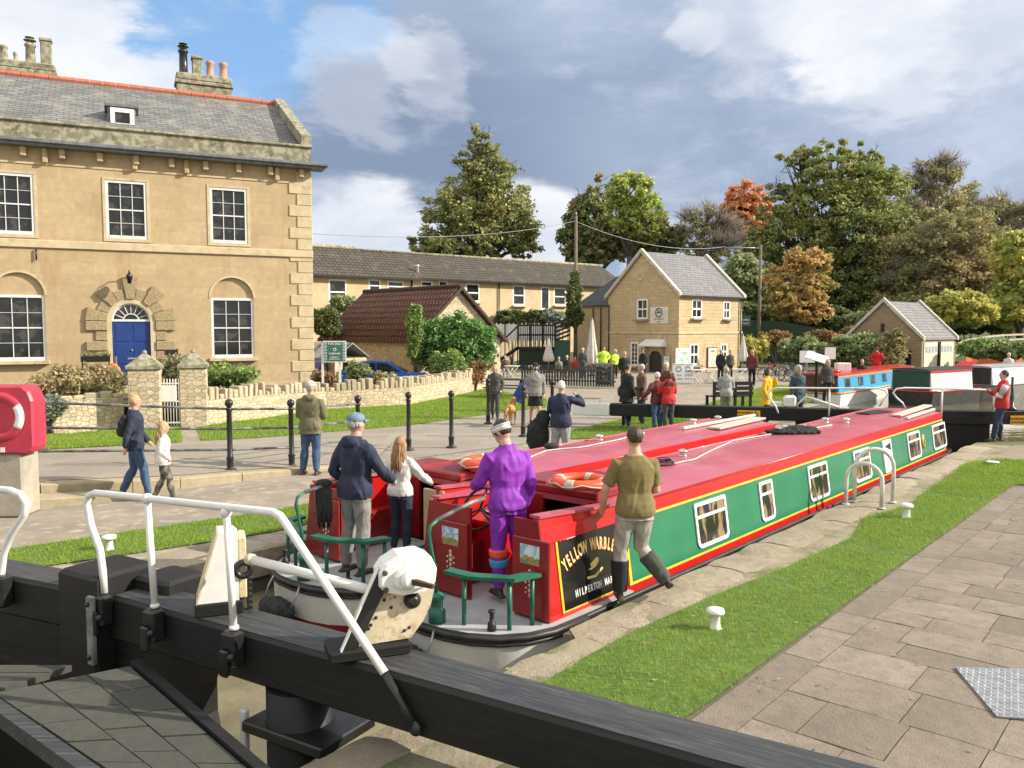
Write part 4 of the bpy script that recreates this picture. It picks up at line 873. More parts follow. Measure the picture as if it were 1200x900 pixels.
def hand_geo(mb, wrist, dirv, side, s, n=6, curl=.5):
    """palm, four bent fingers and a thumb; side=+1 right"""
    d = Vector(dirv).normalized(); out = Vector((side, 0, 0)); lat = d.cross(out)
    if lat.length < .2: lat = Vector((0, 1, 0))
    lat.normalize(); nrm = d.cross(lat).normalized()       # lat = across the palm (front), nrm = palm normal axis
    inw = -out if nrm.dot(out) > 0 else out
    nrm = nrm if nrm.dot(Vector((-side, 0, 0))) > 0 else -nrm
    W = Vector(wrist); L = .046*s
    mb.tube([W-d*.02*s, W+d*.02*s, W+d*.05*s, W+d*.055*s], [.02*s, .027*s, .03*s, .018*s], 8, flat=1)
    for i, (o_, ln) in enumerate(((-.022, .032), (-.008, .037), (.007, .034), (.021, .026))):
        b = W+d*.048*s-lat*o_*s; c1 = b+d*ln*.9*s+nrm*ln*.35*curl*s; c2 = c1+d*ln*.6*s+nrm*ln*.8*curl*s
        mb.tube([b, c1, c2], [.0088*s, .0078*s, .006*s], n)
    tb = W+d*.012*s+lat*.022*s; mb.tube([tb, tb+(d*.6+lat*.7+nrm*.3).normalized()*.03*s, tb+(d*.9+lat*.45+nrm*.6).normalized()*.055*s], [.011*s, .0095*s, .0075*s], n)
def person(label, pos, az, H=1.75, arms=('down', 'down'), legs=('stand', 'stand'), top='navy', bottom='denim', shoe='shoe', hair='hairbrown', style='short', skin='fair', hem=.47, sleeve=1.0, short=False, build=1.0, group=None, det=1, hat=None, lean=0, tilt=0, hood=False, head_turn=0, coat=None, bag=None, panel=None, z=0.0, child=False, seed=None, collar=True, female=False, extra=None, look=0, hipx=0.0, shoeh=.0, legsleeve=1.0):
    """az: compass direction faced (degrees clockwise from the camera's forward); det 0 far, 1 middle, 2 near"""
    seed = seed if seed is not None else hash(label) % 97 if False else sum(map(ord, label)) % 97
    rt = thing('person', label, 'person', (pos[0], pos[1], z if len(pos) < 3 else pos[2]), -R(az), group)
    vox = (.030, .017, .0105)[det]*(H/1.75 if child else 1); s = H/1.75; hs = s*(1.14 if child else 1.0)
    sw = (.098 if not female else .090)*build; lz = Matrix.Rotation(-R(lean), 4, 'X')
    hipz = .52*H
    def up(p):      # lean of the upper body about the hips
        q = Vector(p); 
        if lean and q.z > hipz: q = Vector((0, 0, hipz))+(lz @ (q-Vector((0, 0, hipz))))
        return q+Vector((hipx*H, 0, 0)) if q.z > hipz else q+Vector((hipx*H*max(0, q.z/hipz), 0, 0))
    prof = [(.475, .088, .060), (.52, .098, .067), (.56, .092, .062), (.62, .082 if not female else .074, .056), (.70, .094, .066), (.765, .100, .066), (.795, .088, .057), (.822, .058, .045), (.85, .036, .034)]
    def torso(mb, z0, z1, inf, wmin=0):
        rings = []; zs = [z0]+[p[0] for p in prof if z0 < p[0] < z1]+[z1]
        for zz in zs:
            a = None
            for i in range(len(prof)-1):
                if prof[i][0] <= zz <= prof[i+1][0]: t = (zz-prof[i][0])/(prof[i+1][0]-prof[i][0]); a = (prof[i][1]*(1-t)+prof[i+1][1]*t, prof[i][2]*(1-t)+prof[i+1][2]*t); break
            if a is None: a = (.098, .07) if zz < prof[0][0] else (.036, .034)
            if zz < .475: a = (.10+.05*(.475-zz), .072+.05*(.475-zz))
            wx, wy = a[0]*H*build+inf, a[1]*H*build+inf
            if wmin and zz < .60: wx += wmin; wy += wmin*1.3
            rings.append([tuple(up((wx*math.copysign(abs(math.cos(t))**.85, math.cos(t)), wy*math.copysign(abs(math.sin(t))**.9, math.sin(t))+(.006*H if zz > .6 else -.004*H), zz*H))) for t in [2*math.pi*j/20 for j in range(20)]])
        mb.loft(rings, 0, True, True)
    def armpts(i, inf, frac=1.0, r0=1.0):
        sd = 1 if i else -1; a = ARM[arms[i]] if isinstance(arms[i], str) else arms[i]
        sh = up((sd*sw*H, 0, .79*H)); e = up((sd*a[0][0]*H*max(1, build*.97), a[0][1]*H, a[0][2]*H)); wv = up((sd*a[1][0]*H, a[1][1]*H, a[1][2]*H))
        # keep anatomical lengths
        e = sh+(e-sh).normalized()*.168*H; wv = e+(wv-e).normalized()*.150*H
        pts = [sh+Vector((-sd*.03*H, 0, -.005*H)), sh, sh.lerp(e, .5), e, e.lerp(wv, .35), wv]; rr = [.027, .031, .028, .0245, .025, .0165]
        rr = [x*H*(.5+.5*build)+inf for x in rr]
        if frac < 1:
            tot = [0, .05, .3, .5, .68, 1]; k = max(j for j in range(6) if tot[j] <= frac); 
            if k < 5: t = (frac-tot[k])/(tot[k+1]-tot[k]); pts = pts[:k+1]+[pts[k].lerp(pts[k+1], t)]; rr = rr[:k+1]+[rr[k]*(1-t)+rr[k+1]*t]
        return pts, rr, e, wv, sd
    def legpts(i, inf, frac=1.0):
        sd = 1 if i else -1; l = LEG[legs[i]] if isinstance(legs[i], str) else legs[i]
        hp_ = Vector((sd*.050*H+hipx*H*.9, 0, .50*H)); kn = Vector((sd*l[0][0]*H, l[0][1]*H, l[0][2]*H)); an = Vector((sd*l[1][0]*H, l[1][1]*H, l[1][2]*H))
        d = hp_.lerp(kn, .5); pts = [hp_+Vector((0, 0, .02*H)), hp_, d, kn, kn.lerp(an, .33)+Vector((0, -.006*H, 0)), an.lerp(kn, .22), an]
        rr = [x*H*(.55+.45*build)+inf for x in (.050, .052, .043, .032, .032, .023, .020)]
        if frac < 1: k = 3 if frac < .6 else 4; pts = pts[:k]+[pts[k-1].lerp(pts[k], .7)]; rr = rr[:k]+[rr[k-1]+.01]
        return pts, rr, kn, an, sd
    # ---- body
    b = MB(); torso(b, .475, .85, 0)
    hc = up((0, .012*H, .86*H))+Vector((0, 0, 0)); hr = Matrix.Rotation(-R(tilt+lean*.6), 3, 'X') @ Matrix.Identity(3); hr = Matrix.Rotation(-R(head_turn), 3, 'Z') @ hr
    def hd(p): return hc+hr @ (Vector(p)*hs)
    b.tube([up((0, -.004*H, .82*H)), hc+hr @ Vector((0, 0, .04))], [.036*H, .034*H], 10)
    b.ell(hd((0, .0, .135)), (.074*hs, .094*hs, .108*hs), 16, 12, Rm=hr); b.ell(hd((0, .03, .075)), (.055*hs, .062*hs, .062*hs), 12, 8, Rm=hr)
    b.tube([hd((0, .083, .155)), hd((0, .108, .118)), hd((0, .088, .108))], [.008*hs, .016*hs, .012*hs], 7)
    for sd in (-1, 1): b.ell(hd((sd*.077, -.008, .125)), (.012*hs, .02*hs, .032*hs), 8, 6, Rm=hr); b.ell(hd((sd*.03, .078, .165)), (.024*hs, .016*hs, .010*hs), 8, 6, Rm=hr)
    b.ell(hd((0, .084, .078)), (.024*hs, .012*hs, .010*hs), 8, 6, Rm=hr)
    for i in (0, 1):
        pts, rr, e, wv, sd = armpts(i, 0); b.tube(pts, rr, 10)
        hand_geo(b, wv, (wv-e), sd, s*1.02, 6, .6)
        pts, rr, kn, an, sd = legpts(i, 0); b.tube(pts, rr, 10)
    body = organic(b, 'body', SK[skin], vox if det else .022, rt, smooth=1)
    if det:
        f = MB()
        for sd in (-1, 1): f.ell(hd((sd*.030, .082, .142)), (.013*hs, .010*hs, .007*hs), 8, 6, Rm=hr)
        f.build('eyes', eye_m, rt)
    # ---- trousers
    g = MB(); inf = .013*s
    torso(g, .47, .545, .006*s)
    for i in (0, 1):
        pts, rr, kn, an, sd = legpts(i, inf, .5 if short else 1.0); rr = [r+(.006*s if k > 3 else 0) for k, r in enumerate(rr)]; 
        if short: rr[-1] += .025*s; rr[-2] += .015*s
        g.tube(pts, rr, 12)
    tro = organic(g, 'shorts' if short else 'trousers', CL[bottom], vox, rt, wr=.011*s if det else 0, wf=10/s, seed=seed)
    # ---- shoes
    for i in (0, 1):
        pts, rr, kn, an, sd = legpts(i, 0); lg = (an-kn).normalized(); fw = Vector((0, 1, 0))
        kick = an.z > .1*H; 
        fw = (fw-lg*fw.dot(lg)).normalized() if kick else fw
        up_ = -lg if kick else Vector((0, 0, 1)); dz = an.z if not kick else .045*H
        f = MB(); ft = an-up_*(dz-.022*s)
        f.tube([ft-fw*.065*s, ft-fw*.03*s, ft+fw*.05*s, ft+fw*.13*s, ft+fw*.175*s+(-up_*.0)], [.026*s, .036*s, .040*s, .038*s, .022*s], 12, flat=.75)
        f.tube([ft-fw*.02*s, an+up_*(.02+shoeh)*s], [.036*s, (.034+.012*(shoeh > 0))*s], 10)
        f.box(-.036*s, .036*s, -.09*s, .18*s, -.022*s, -.006*s, T=Matrix.Translation(ft) @ Matrix(((fw.cross(up_).x, fw.x, up_.x, 0), (fw.cross(up_).y, fw.y, up_.y, 0), (fw.cross(up_).z, fw.z, up_.z, 0), (0, 0, 0, 1))))
        organic(f, 'shoe', CL[shoe], max(.009, vox*.8) if det else .02, rt, smooth=1)
    # ---- top
    j = MB(); inf = (.020 if sleeve == 1 else .012)*s
    torso(j, hem, .835, inf, .013*s)
    for i in (0, 1):
        pts, rr, e, wv, sd = armpts(i, inf*.95, .96 if sleeve == 1 else sleeve)
        if sleeve < 1: rr[-1] += .012*s
        j.tube(pts, rr, 12)
    if collar: j.tube([up((0, -.004*H, .815*H)), up((0, -.002*H, .858*H))], [.055*H, .045*H], 12)
    if hood: j.ell(up((0, -.045*H, .825*H)), (.075*H, .045*H, .04*H), 12, 8)
    jk = organic(j, 'tshirt' if sleeve < 1 else ('coat' if hem < .42 else 'jacket'), CL[top], vox, rt, wr=(.013 if sleeve == 1 else .008)*s if det else .004, wf=8.5/s, seed=seed+3)
    if panel:      # second colour across the shoulders / a stripe, as a slightly larger shell
        for (mname, zz0, zz1) in panel:
            q = MB(); torso(q, zz0, zz1, inf+.009*s); organic(q, 'yoke', CL[mname], vox, rt, wr=.003)
    # ---- hair / hat
    h = MB(); hm = CL[hair]
    if style != 'bald':
        bk = -.016 if style != 'short' else -.012
        h.ell(hd((0, bk, .152)), (.083*hs, .098*hs, .104*hs), 16, 12, Rm=hr)
        if style in ('bob', 'long', 'curly'): 
            for sd in (-1, 1): h.ell(hd((sd*.068, -.018, .10)), (.030*hs, .06*hs, .085*hs), 10, 8, Rm=hr)
            h.ell(hd((0, -.06, .09)), (.075*hs, .05*hs, .095*hs), 12, 8, Rm=hr)
        if style == 'curly': h.ell(hd((0, -.02, .15)), (.11*hs, .115*hs, .12*hs), 14, 10, Rm=hr)
        # cut the face free
        me = h.mesh('hair_t', hm); cut = []
        ho = organic(h, 'hair', hm, max(.010, vox*.8), rt, wr=.007 if det else .003, wf=22, seed=seed, smooth=1, stretch=(1, 1, .4)); me = ho.data
        inv = hr.inverted(); n = len(me.vertices)
        for v in me.vertices:
            p = inv @ (v.co-hc)/hs
            lim = .045 if style in ('short', 'long', 'bob', 'curly') else .05
            if p.y > lim and p.z < .185 and abs(p.x) < .075+.02*(style == 'curly'): v.co = v.co-(hr @ Vector((0, (p.y-lim)*1.0*hs, 0)))
            if style == 'short' and p.z < .085: v.co = v.co+(hr @ Vector((-p.x*.35*hs, .03*hs, 0)))
    if style == 'long':
        hl = MB(); rnd = random.Random(seed); det2 = 46 if det == 2 else 18
        for k in range(det2):
            a = math.pi*(1.0+k/(det2-1)*1.0) if det2 > 1 else 0; a += rnd.uniform(-.05, .05)
            x, y = math.cos(a), math.sin(a); L = rnd.uniform(.30, .44)*s; p0 = hd((x*.078, y*.07-.01, rnd.uniform(.10, .19))); pts = [p0]; ph = rnd.uniform(0, 6)
            for t in range(1, 7):
                f_ = t/6; pts.append(p0+Vector((x*.05*f_*s+math.sin(ph+f_*7)*.012*s, y*.06*f_*s-(.035*s*math.sin(f_*2)), -L*f_)))
            hl.tube(pts, [.013*s, .017*s, .017*s, .016*s, .014*s, .011*s, .004*s], 6)
        hl.build('long_hair', hm, rt)
    if hat == 'cap':
        q = MB(); q.ell(hd((0, -.005, .185)), (.088*hs, .105*hs, .072*hs), 16, 10, Rm=hr)
        q.loft([[tuple(hd((.078*math.cos(t), .06+yy*math.sin(t), .180-.02*(yy > .08)+dz))) for t in [math.pi*u/8 for u in range(9)]] for yy, dz in ((.02, 0), (.115, 0))], 0, False, True, closed=False)
        q.loft([[tuple(hd((.078*math.cos(t), .06+yy*math.sin(t), .174-.02*(yy > .08)+dz))) for t in [math.pi*u/8 for u in range(9)]] for yy, dz in ((.115, 0), (.02, 0))], 0, False, True, closed=False); q.build('cap', coat_m(bag) if False else CL[panelhat.get(label, 'capblue')], rt)
    elif hat == 'beanie': q = MB(); q.ell(hd((0, -.012, .185)), (.092*hs, .108*hs, .085*hs), 14, 10, Rm=hr); q.torus((0, 0, 0), .088*hs, .014*hs, T=Matrix.Translation(hd((0, -.008, .165))) @ hr.to_4x4()); q.build('woolly_hat', CL['cream'], rt)
    elif hat == 'headband': 
        q = MB(); q.loft([[tuple(hd((.0885*math.cos(t), .108*math.sin(t)-.006, zz))) for t in [2*math.pi*u/28 for u in range(28)]] for zz in (.135, .14, .192, .197)], 0, True, True); hb = q.build('headband', CL['white'], rt)
        for zz in (.147, .184):
            q = MB(); q.loft([[tuple(hd((.0895*math.cos(t), .109*math.sin(t)-.006, z2))) for t in [2*math.pi*u/28 for u in range(28)]] for z2 in (zz-.002, zz+.002)], 0, False, True); q.build('headband_stripe', CL['black'], hb)
    elif hat == 'brim': q = MB(); q.lathe([(.15*hs, .165*hs), (.15*hs, .172*hs), (.095*hs, .185*hs), (.09*hs, .24*hs), (.06*hs, .265*hs), (.005, .268*hs)], 18, T=Matrix.Translation(hc) @ hr.to_4x4()); q.build('sun_hat', CL['cream'], rt)
    if bag == 'backpack':
        q = MB(); q.ell(up((0, -.145*s, .70*H)), (.155*s, .095*s, .20*s), 16, 10); q.box(-.14*s, .14*s, -.25*s, -.07*s, .60*H, .765*H, bev=.04, T=Matrix.Rotation(0, 4, 'X')); q.ell(up((0, -.23*s, .655*H)), (.11*s, .05*s, .09*s), 12, 8)
        organic(q, 'backpack', CL['black'], vox, rt, wr=.006)
        for sd in (-1, 1):
            q = MB(); q.tube([up((sd*.09*s, -.10*s, .79*H)), up((sd*.09*s, 0, .832*H)), up((sd*.095*s, .105*s, .77*H)), up((sd*.11*s, .10*s, .68*H)), up((sd*.13*s, -.06*s, .63*H))], .022*s, 6, flat=.5); q.build('strap', CL['black'], rt)
    elif bag == 'shoulder':
        q = MB(); q.ell((-.21*s, -.02, .56*H), (.06*s, .15*s, .17*s), 12, 8); organic(q, 'shoulder_bag', CL['dkgrey'], vox, rt, wr=.006)
        q = MB(); q.tube([(-.20*s, -.1*s, .6*H), up((-.02*s, -.10*s, .80*H)), up((.1*s, 0, .835*H)), up((.0, .11*s, .75*H)), (-.2*s, .06*s, .6*H)], .014*s, 6); q.build('strap', CL['black'], rt)
    if extra: extra(rt, hd, up, s, armpts, legpts, vox)
    return rt
panelhat = {}
def cm(p): return p
# ================================================================ narrowboats
crimson = M("roof_crimson", (.46, .085, .125), (.39, .07, .10), 1.4, .36, .08, 12, stain=(.48, .15, .19), slo=.5, shi=.8, coat=.15)
redp = M("red_boat_paint", (.50, .012, .012), (.44, .01, .01), 2, .28, .05, 8, coat=.3)
dkred = M("dark_red_paint", (.26, .014, .016), (.21, .012, .014), 2, .35, .05, 8, coat=.2)
greenp = M("green_boat_paint", (.02, .185, .095), (.016, .16, .08), 1.6, .30, .10, 3, coat=.25, stain=(.04, .17, .10), slo=.6, shi=.85, sscale=5, stretch=(1, 1, .4))
yell = M("yellow_line", (.72, .50, .03), rough=.4)
dgreen = M("green_rail_paint", (.02, .15, .095), (.015, .11, .07), 5, .4, .1, 30)
deckm = M("grey_deck", (.42, .43, .44), (.34, .35, .36), 3, .7, .2, 30, stain=(.25, .23, .2))
hullw = M("hull_white", (.72, .72, .69), (.64, .64, .60), 3, .5, .2, 15, stain=(.30, .22, .13), slo=.62, shi=.8, sscale=4)
hullb = M("hull_black", (.012, .012, .012), (.03, .028, .025), 4, .5, .3, 20)
orange = M("lifebuoy_orange", (.80, .10, .03), (.70, .08, .025), 5, .5, .15, 30)
goldt = M("gold_letters", (.78, .58, .22), rough=.5); ropew = M("white_rope", (.65, .62, .56), (.45, .42, .36), 30, .9, .5, 90); ropeb = M("black_rope", (.02, .02, .02), (.04, .04, .04), 30, .9, .8, 90)
blkpanel = M("black_panel", (.008, .008, .009), (.012, .012, .013), 2, .2, coat=.3)
teak = M("cabin_cream_door", (.48, .38, .22), (.40, .30, .16), 3, .6)
brass = M("chrome", (.75, .74, .7), rough=.2, metal=1)
def curtain_glass():
    m, n, b = newmat("cabin_glass"); v = n.obj(); f = n.noise(n.scalev(v, (2.2, 1, .7)), 2.2, 3)
    n.set(b.inputs['Base Color'], n.mix(n.step(f, .5, .56), (.02, .02, .02), (.26, .19, .11))); b.inputs['Roughness'].default_value = .08; return m
cglass = curtain_glass()
def TY(y): return y
def cabin_y(z, zr): return .90-.12*z/zr           # half width of the cabin side at height z
def narrowboat(name, label, loc, rz, Lc, zr, lower=0.0, til=0.0, wins=None, detail=True, paint=None, near=True, deckz=0.0, semi=1.35, rqs=(-1, 1)):
    """local x forward from the rear quarters, y to port; cabin from x=0 to Lc"""
    t = thing(name, label, 'narrowboat', loc, rz, 'narrowboats in the lock' if near else None)
    zg = deckz-.03
    # hull outline (port half), from stern to bow
    st_ = [(-.84, 0), (-.82, .28), (-.75, .52), (-.60, .76), (-.38, .93), (-.1, 1.02), (.4, 1.04)]
    bow = [(Lc-.4, 1.04), (Lc+.2, .98), (Lc+.55, .78), (Lc+.8, .45), (Lc+.98, .0)]
    half = st_+bow; out = half+[(x, -y) for x, y in half[::-1][1:-1]]
    def ring(z, k=1.0, inset=0): return [((x+ (inset if x < 0 else -inset*(x > Lc)), y*k, z) if True else 0) for x, y in out]
    h = MB(); n = len(out)
    zz = [(-.9, .97, .1), (-.50, .985, .03), (-.455, .985, .02), (-.09, .99, .01), (-.03, 1.0, .0), (zg, 1.0, 0)]
    zz = [(z-lower*0, k, i) for z, k, i in zz]; rings = [ring(z, k, i) for z, k, i in zz]
    k0 = len(h.v); h.v += [p for r in rings for p in r]
    for i in range(len(rings)-1):
        for j in range(n):
            j2 = (j+1) % n; xm = (out[j][0]+out[j2][0])/2
            mi = 0 if i != 2 else (1 if xm < .35 else 0)
            if i == 1 and lower and xm < .35: mi = 2
            if i == 0 and lower and xm < .35: mi = 2
            h.f.append((k0+i*n+j2, k0+i*n+j, k0+(i+1)*n+j, k0+(i+1)*n+j2)); h.m.append(mi); h.sm.append(True)
    h.build('hull', [hullb, hullw, dkred], t)
    d = MB(); d.add([(x*.985, y*.985, deckz-.035) for x, y in out if x < semi+.1], [tuple(range(len([1 for x, y in out if x < semi+.1])))], 0)
    # deck drawn properly: stern polygon
    d = MB(); ds = [(x, y) for x, y in st_]+[(semi, 1.0)]; ds = [(a, b) for a, b in ds]+[(a, -b) for a, b in ds[::-1][:-1]]
    d.prism([(x*.97, y*.97) for x, y in ds], deckz-.06, deckz-.004); d.build('stern_deck', deckm, t)
    d = MB(); ds = [(Lc, 1.0)]+[(x, y*.96) for x, y in bow[1:]]; ds = ds+[(a, -b) for a, b in ds[::-1][1:]]; d.prism(ds, deckz-.06, deckz-.01); d.build('bow_deck', dkred, t)
    g = MB(); pts = [(x*1.0, y*1.005, deckz-.03) for x, y in st_[::-1]]+[(x, -y*1.005, deckz-.03) for x, y in st_[1:]]; g.tube(pts, .032, 8); g.tube([(x, y*1.0, z-.055) for x, y, z in pts], .018, 6); g.build('rubbing_strake', hullb, t)
    # cabin sides; strips: red skirt, yellow, green, yellow, red band
    strips = [(deckz-.10, -.025, redp), (-.025, .002, yell), (.002, zr-.165, greenp), (zr-.165, zr-.138, yell), (zr-.138, zr, redp)]
    for sy in (-1, 1):
        x0c = .001 if sy in rqs else .75
        for i, (za, zb_, mt) in enumerate(strips):
            mb = MB(); xa = semi if sy > 0 else 0.0
            a, b = cabin_y(za, zr)*sy, cabin_y(zb_, zr)*sy
            if mt is greenp:       # green panel framed by red and yellow at its ends
                mb.loft([[(semi+.06, a, za), (semi+.06, b, zb_), (semi+.06, b-.05*sy, zb_), (semi+.06, a-.05*sy, za)], [(Lc-.05, a, za), (Lc-.05, b, zb_), (Lc-.05, b-.05*sy, zb_), (Lc-.05, a-.05*sy, za)]])
            else: mb.loft([[(semi if mt is not redp else x0c, a, za), (semi if mt is not redp else x0c, b, zb_), (semi if mt is not redp else x0c, b-.05*sy, zb_), (semi if mt is not redp else x0c, a-.05*sy, za)], [(Lc, a, za), (Lc, b, zb_), (Lc, b-.05*sy, zb_), (Lc, a-.05*sy, za)]])
            mb.build(['side_skirt', 'coach_line', 'side_panel', 'coach_line', 'cant_rail'][i], mt, t)
        for xx in (semi+.028, Lc-.028):
            mb = MB(); za, zb_ = .002, zr-.165; a, b = cabin_y(za, zr)*sy, cabin_y(zb_, zr)*sy; mb.loft([[(xx-.025, a, za), (xx-.025, b, zb_), (xx-.025, b-.04*sy, zb_), (xx-.025, a-.04*sy, za)], [(xx+.025, a, za), (xx+.025, b, zb_), (xx+.025, b-.04*sy, zb_), (xx+.025, a-.04*sy, za)]]); mb.build('coach_line', yell, t)
    def trap(q, xa, xb, yin, za, zb_, s):
        ya, yb = cabin_y(za, zr)-.05, cabin_y(zb_, zr)-.055; yi = abs(yin)*s
        q.loft([[(x, yi, za), (x, ya*s, za), (x, yb*s, zb_), (x, yi, zb_)] for x in (xa, xb)])
    # roof
    r = MB(); prof = [(y, zr+.045*(1-(y/.765)**2)) for y in [.765*math.cos(math.pi*i/10) for i in range(11)]]
    r.loft([[(semi+.001, y, z) for y, z in prof]+[(semi+.001, -.74, zr-.04), (semi+.001, .74, zr-.04)], [(Lc+.12, y, z) for y, z in prof]+[(Lc+.12, -.74, zr-.04), (Lc+.12, .74, zr-.04)]]); rf = r.build('roof', crimson, t)
    for sy in (-1, 1):
        q = MB(); q.tube([(semi+.01, sy*.762, zr+.006), (Lc+.1, sy*.762, zr+.006)], .016, 6); q.build('gutter_rail', redp if sy < 0 else crimson, rf)
    # bulkheads
    q = MB(); trap(q, Lc-.06, Lc-.005, -.001, deckz, zr-.02, 1); trap(q, Lc-.06, Lc-.005, .001, deckz, zr-.02, -1); q.build('front_bulkhead', dkred, t)
    q = MB(); trap(q, semi, semi+.05, .33, deckz, zr-.005, -1); q.build('rear_bulkhead', dkred, t)
    q = MB(); trap(q, semi, semi+.05, .33, deckz, zr-.005, 1); q.build('rear_bulkhead', dkred, t)
    q = MB(); q.box(semi+.3, semi+.34, -.329, .329, deckz-.3, zr-.01); q.build('cabin_doorway', hullb, t)
    # semi-trad cockpit: enclosing sides, rear quarters, lockers
    zc, zc1 = zr+.12, zr+.03
    for sy in (-1, 1):
        q = MB(); a, b, b1 = cabin_y(deckz-.05, zr)*sy, cabin_y(zc, zr)*sy, cabin_y(zc1, zr)*sy
        xc = 0 if sy in rqs else .75
        if xc: zc = (zc+zc1)/2; b = cabin_y(zc, zr)*sy
        q.loft([[(xc, a-.03*sy, deckz-.05), (xc, b-.03*sy, zc), (xc, b-.09*sy, zc), (xc, a-.09*sy, deckz-.05)], [(semi, a-.03*sy, deckz-.05), (semi, b1-.03*sy, zc1), (semi, b1-.09*sy, zc1), (semi, a-.09*sy, deckz-.05)]]); q.build('cockpit_side', redp, t)
        q = MB(); q.loft([[(x, yy-.13*sy, zz+.001), (x, yy+.0*sy, zz+.001), (x, yy+.0*sy, zz+.028), (x, yy-.13*sy, zz+.028)] for x, yy, zz in ((xc, b, zc), (semi, b1, zc1))]); q.build('cockpit_capping', crimson, t)
        ys = (.93, .15) if sy > 0 else (.93, .46)
        if sy not in rqs: continue
        q = MB(); yo0, yo1 = (cabin_y(deckz, zr)+.0)*sy, (cabin_y(zc-.02, zr)+.0)*sy; q.loft([[(x, sy*ys[1], deckz), (x, yo0, deckz), (x, yo1, zc-.02), (x, sy*ys[1], zc-.02)] for x in (-.03, .0)]); rq = q.build('rear_quarter', dkred, t)
        q = MB(); q.box(.02, semi, sy*.50, sy*.74, deckz, .40); q.build('locker', dkred, t)
    # hatch slide and box on the roof
    q = MB(); q.box(semi-.02, semi+1.15, -.46, .46, zr+.03, zr+.13, bev=.02); q.build('hatch_slide', dkred, t)
    q = MB(); q.box(semi+.02, semi+.6, .30, .74, zr+.02, zr+.16, bev=.01); q.build('roof_locker', dkred, t)
    # doors (open leaf on each quarter) with painted castle and roses
    for sy in rqs:
        y0 = .16 if sy > 0 else -.47; q = MB()
        q.box(-.075, -.035, y0+ (0 if sy > 0 else -.46), y0+(.46 if sy > 0 else 0), deckz+.03, zr-.07, bev=.008); do = q.build('door', dkred, t)
        yc = y0+sy*.23
        q = MB(); q.box(-.083, -.0755, yc-.12, yc+.12, .50, .69); q.build('castle_picture', castle_m, do)
        for (cy, cz, rr) in rose_pts: q = MB(); q.ell((-.079, yc+cy, .27+cz), (.008, rr, rr), 8, 4); q.build('painted_rose', rose_m, do)
    # swan-neck tiller
    q = MB(); q.lathe([(.085, deckz), (.085, .06), (.06, .08), (.06, .17), (.075, .18), (.075, .22), (.03, .24)], 14, T=Tm(-.70, -.05)); q.build('rudder_post', dgreen, t)
    q = MB(); q.tube([(-.70, -.05, .2), (-.73, -.05, .5), (-.80, -.05, .82), (-.78, -.05, .90), (-.66, -.05, .955)], .018, 8); tl = q.build('tiller', dgreen, t)
    q = MB(); q.tube([(-.68, -.05, .945), (-.2+til, -.05, 1.04), (-.02+til, -.05, 1.05)], .0225, 8); q.build('tiller_arm', rail_grey, tl)
    # taff rail seats
    for sy in (-1, 1):
        pts = [(-.12, .88), (-.42, .80), (-.64, .42), (-.66, .10)]
        q = MB(); i_ = [(-.12, .74), (-.36, .68), (-.52, .36), (-.54, .10)]
        q.prism([(x, sy*y) for x, y in pts+i_[::-1]], .42, .455); q.build('stern_seat', dgreen, t)
        for (x, y) in ((-.16, .80), (-.40, .72), (-.58, .30)):
            q = MB(); q.tube([(x, sy*y, deckz-.01), (x, sy*y, .42)], .022, 8); q.build('rail_post', dgreen, t)
    for sy in (-.55, .55):
        q = MB(); q.lathe([(.045, deckz), (.04, .02), (.022, .04), (.022, .11), (.036, .12), (.036, .14), (.01, .145)], 12, T=Tm(-.52, sy*1.1)); q.build('mooring_dolly', hullb, t)
    # stern fender
    q = MB(); q.ell((-.98, .1, -.36), (.15, .28, .13), 14, 10); fo = organic(q, 'stern_fender', ropeb, .03, t, wr=.03, wf=18); 
    for sy in (-1, 1): q = MB(); q.tube([(-.84, .1+sy*.26, -.06), (-.90, .1+sy*.28, -.17), (-.96, .1+sy*.25, -.30)], .012, 5); q.build('fender_chain', galv, t)
    # roof fittings: mushroom vents
    return t
castle_m, _n, _b = newmat("castle_painting"); _v = _n.obj(); _s = _n.new('ShaderNodeSeparateXYZ'); _n.l.new(_v, _s.inputs[0])
_n.set(_b.inputs['Base Color'], _n.mix(_n.step(_n.math('ADD', _s.outputs[2], _n.math('MULTIPLY', _n.noise(_v, 14, 3), .12)), .63, .64), _n.mix(_n.step(_n.noise(_v, 26, 2), .48, .52), (.12, .22, .10), (.45, .22, .08)), _n.mix(_n.step(_n.noise(_v, 12, 2), .45, .55), (.25, .42, .55), (.60, .66, .66))))
rose_m = M("rose_paint", (.72, .60, .50), (.60, .25, .2), 60, .5)
rose_pts = [(0, .16, .022), (0, .12, .024), (0, .07, .026), (0, .02, .022), (0, -.03, .024), (0, -.08, .02), (-.045, .10, .016), (.045, .10, .016), (-.05, .045, .016), (.05, .045, .016), (-.045, -.01, .014), (.045, -.01, .014), (-.05, -.055, .012), (.05, -.055, .012)]
def yatz(z, zr): return -(cabin_y(z, zr))
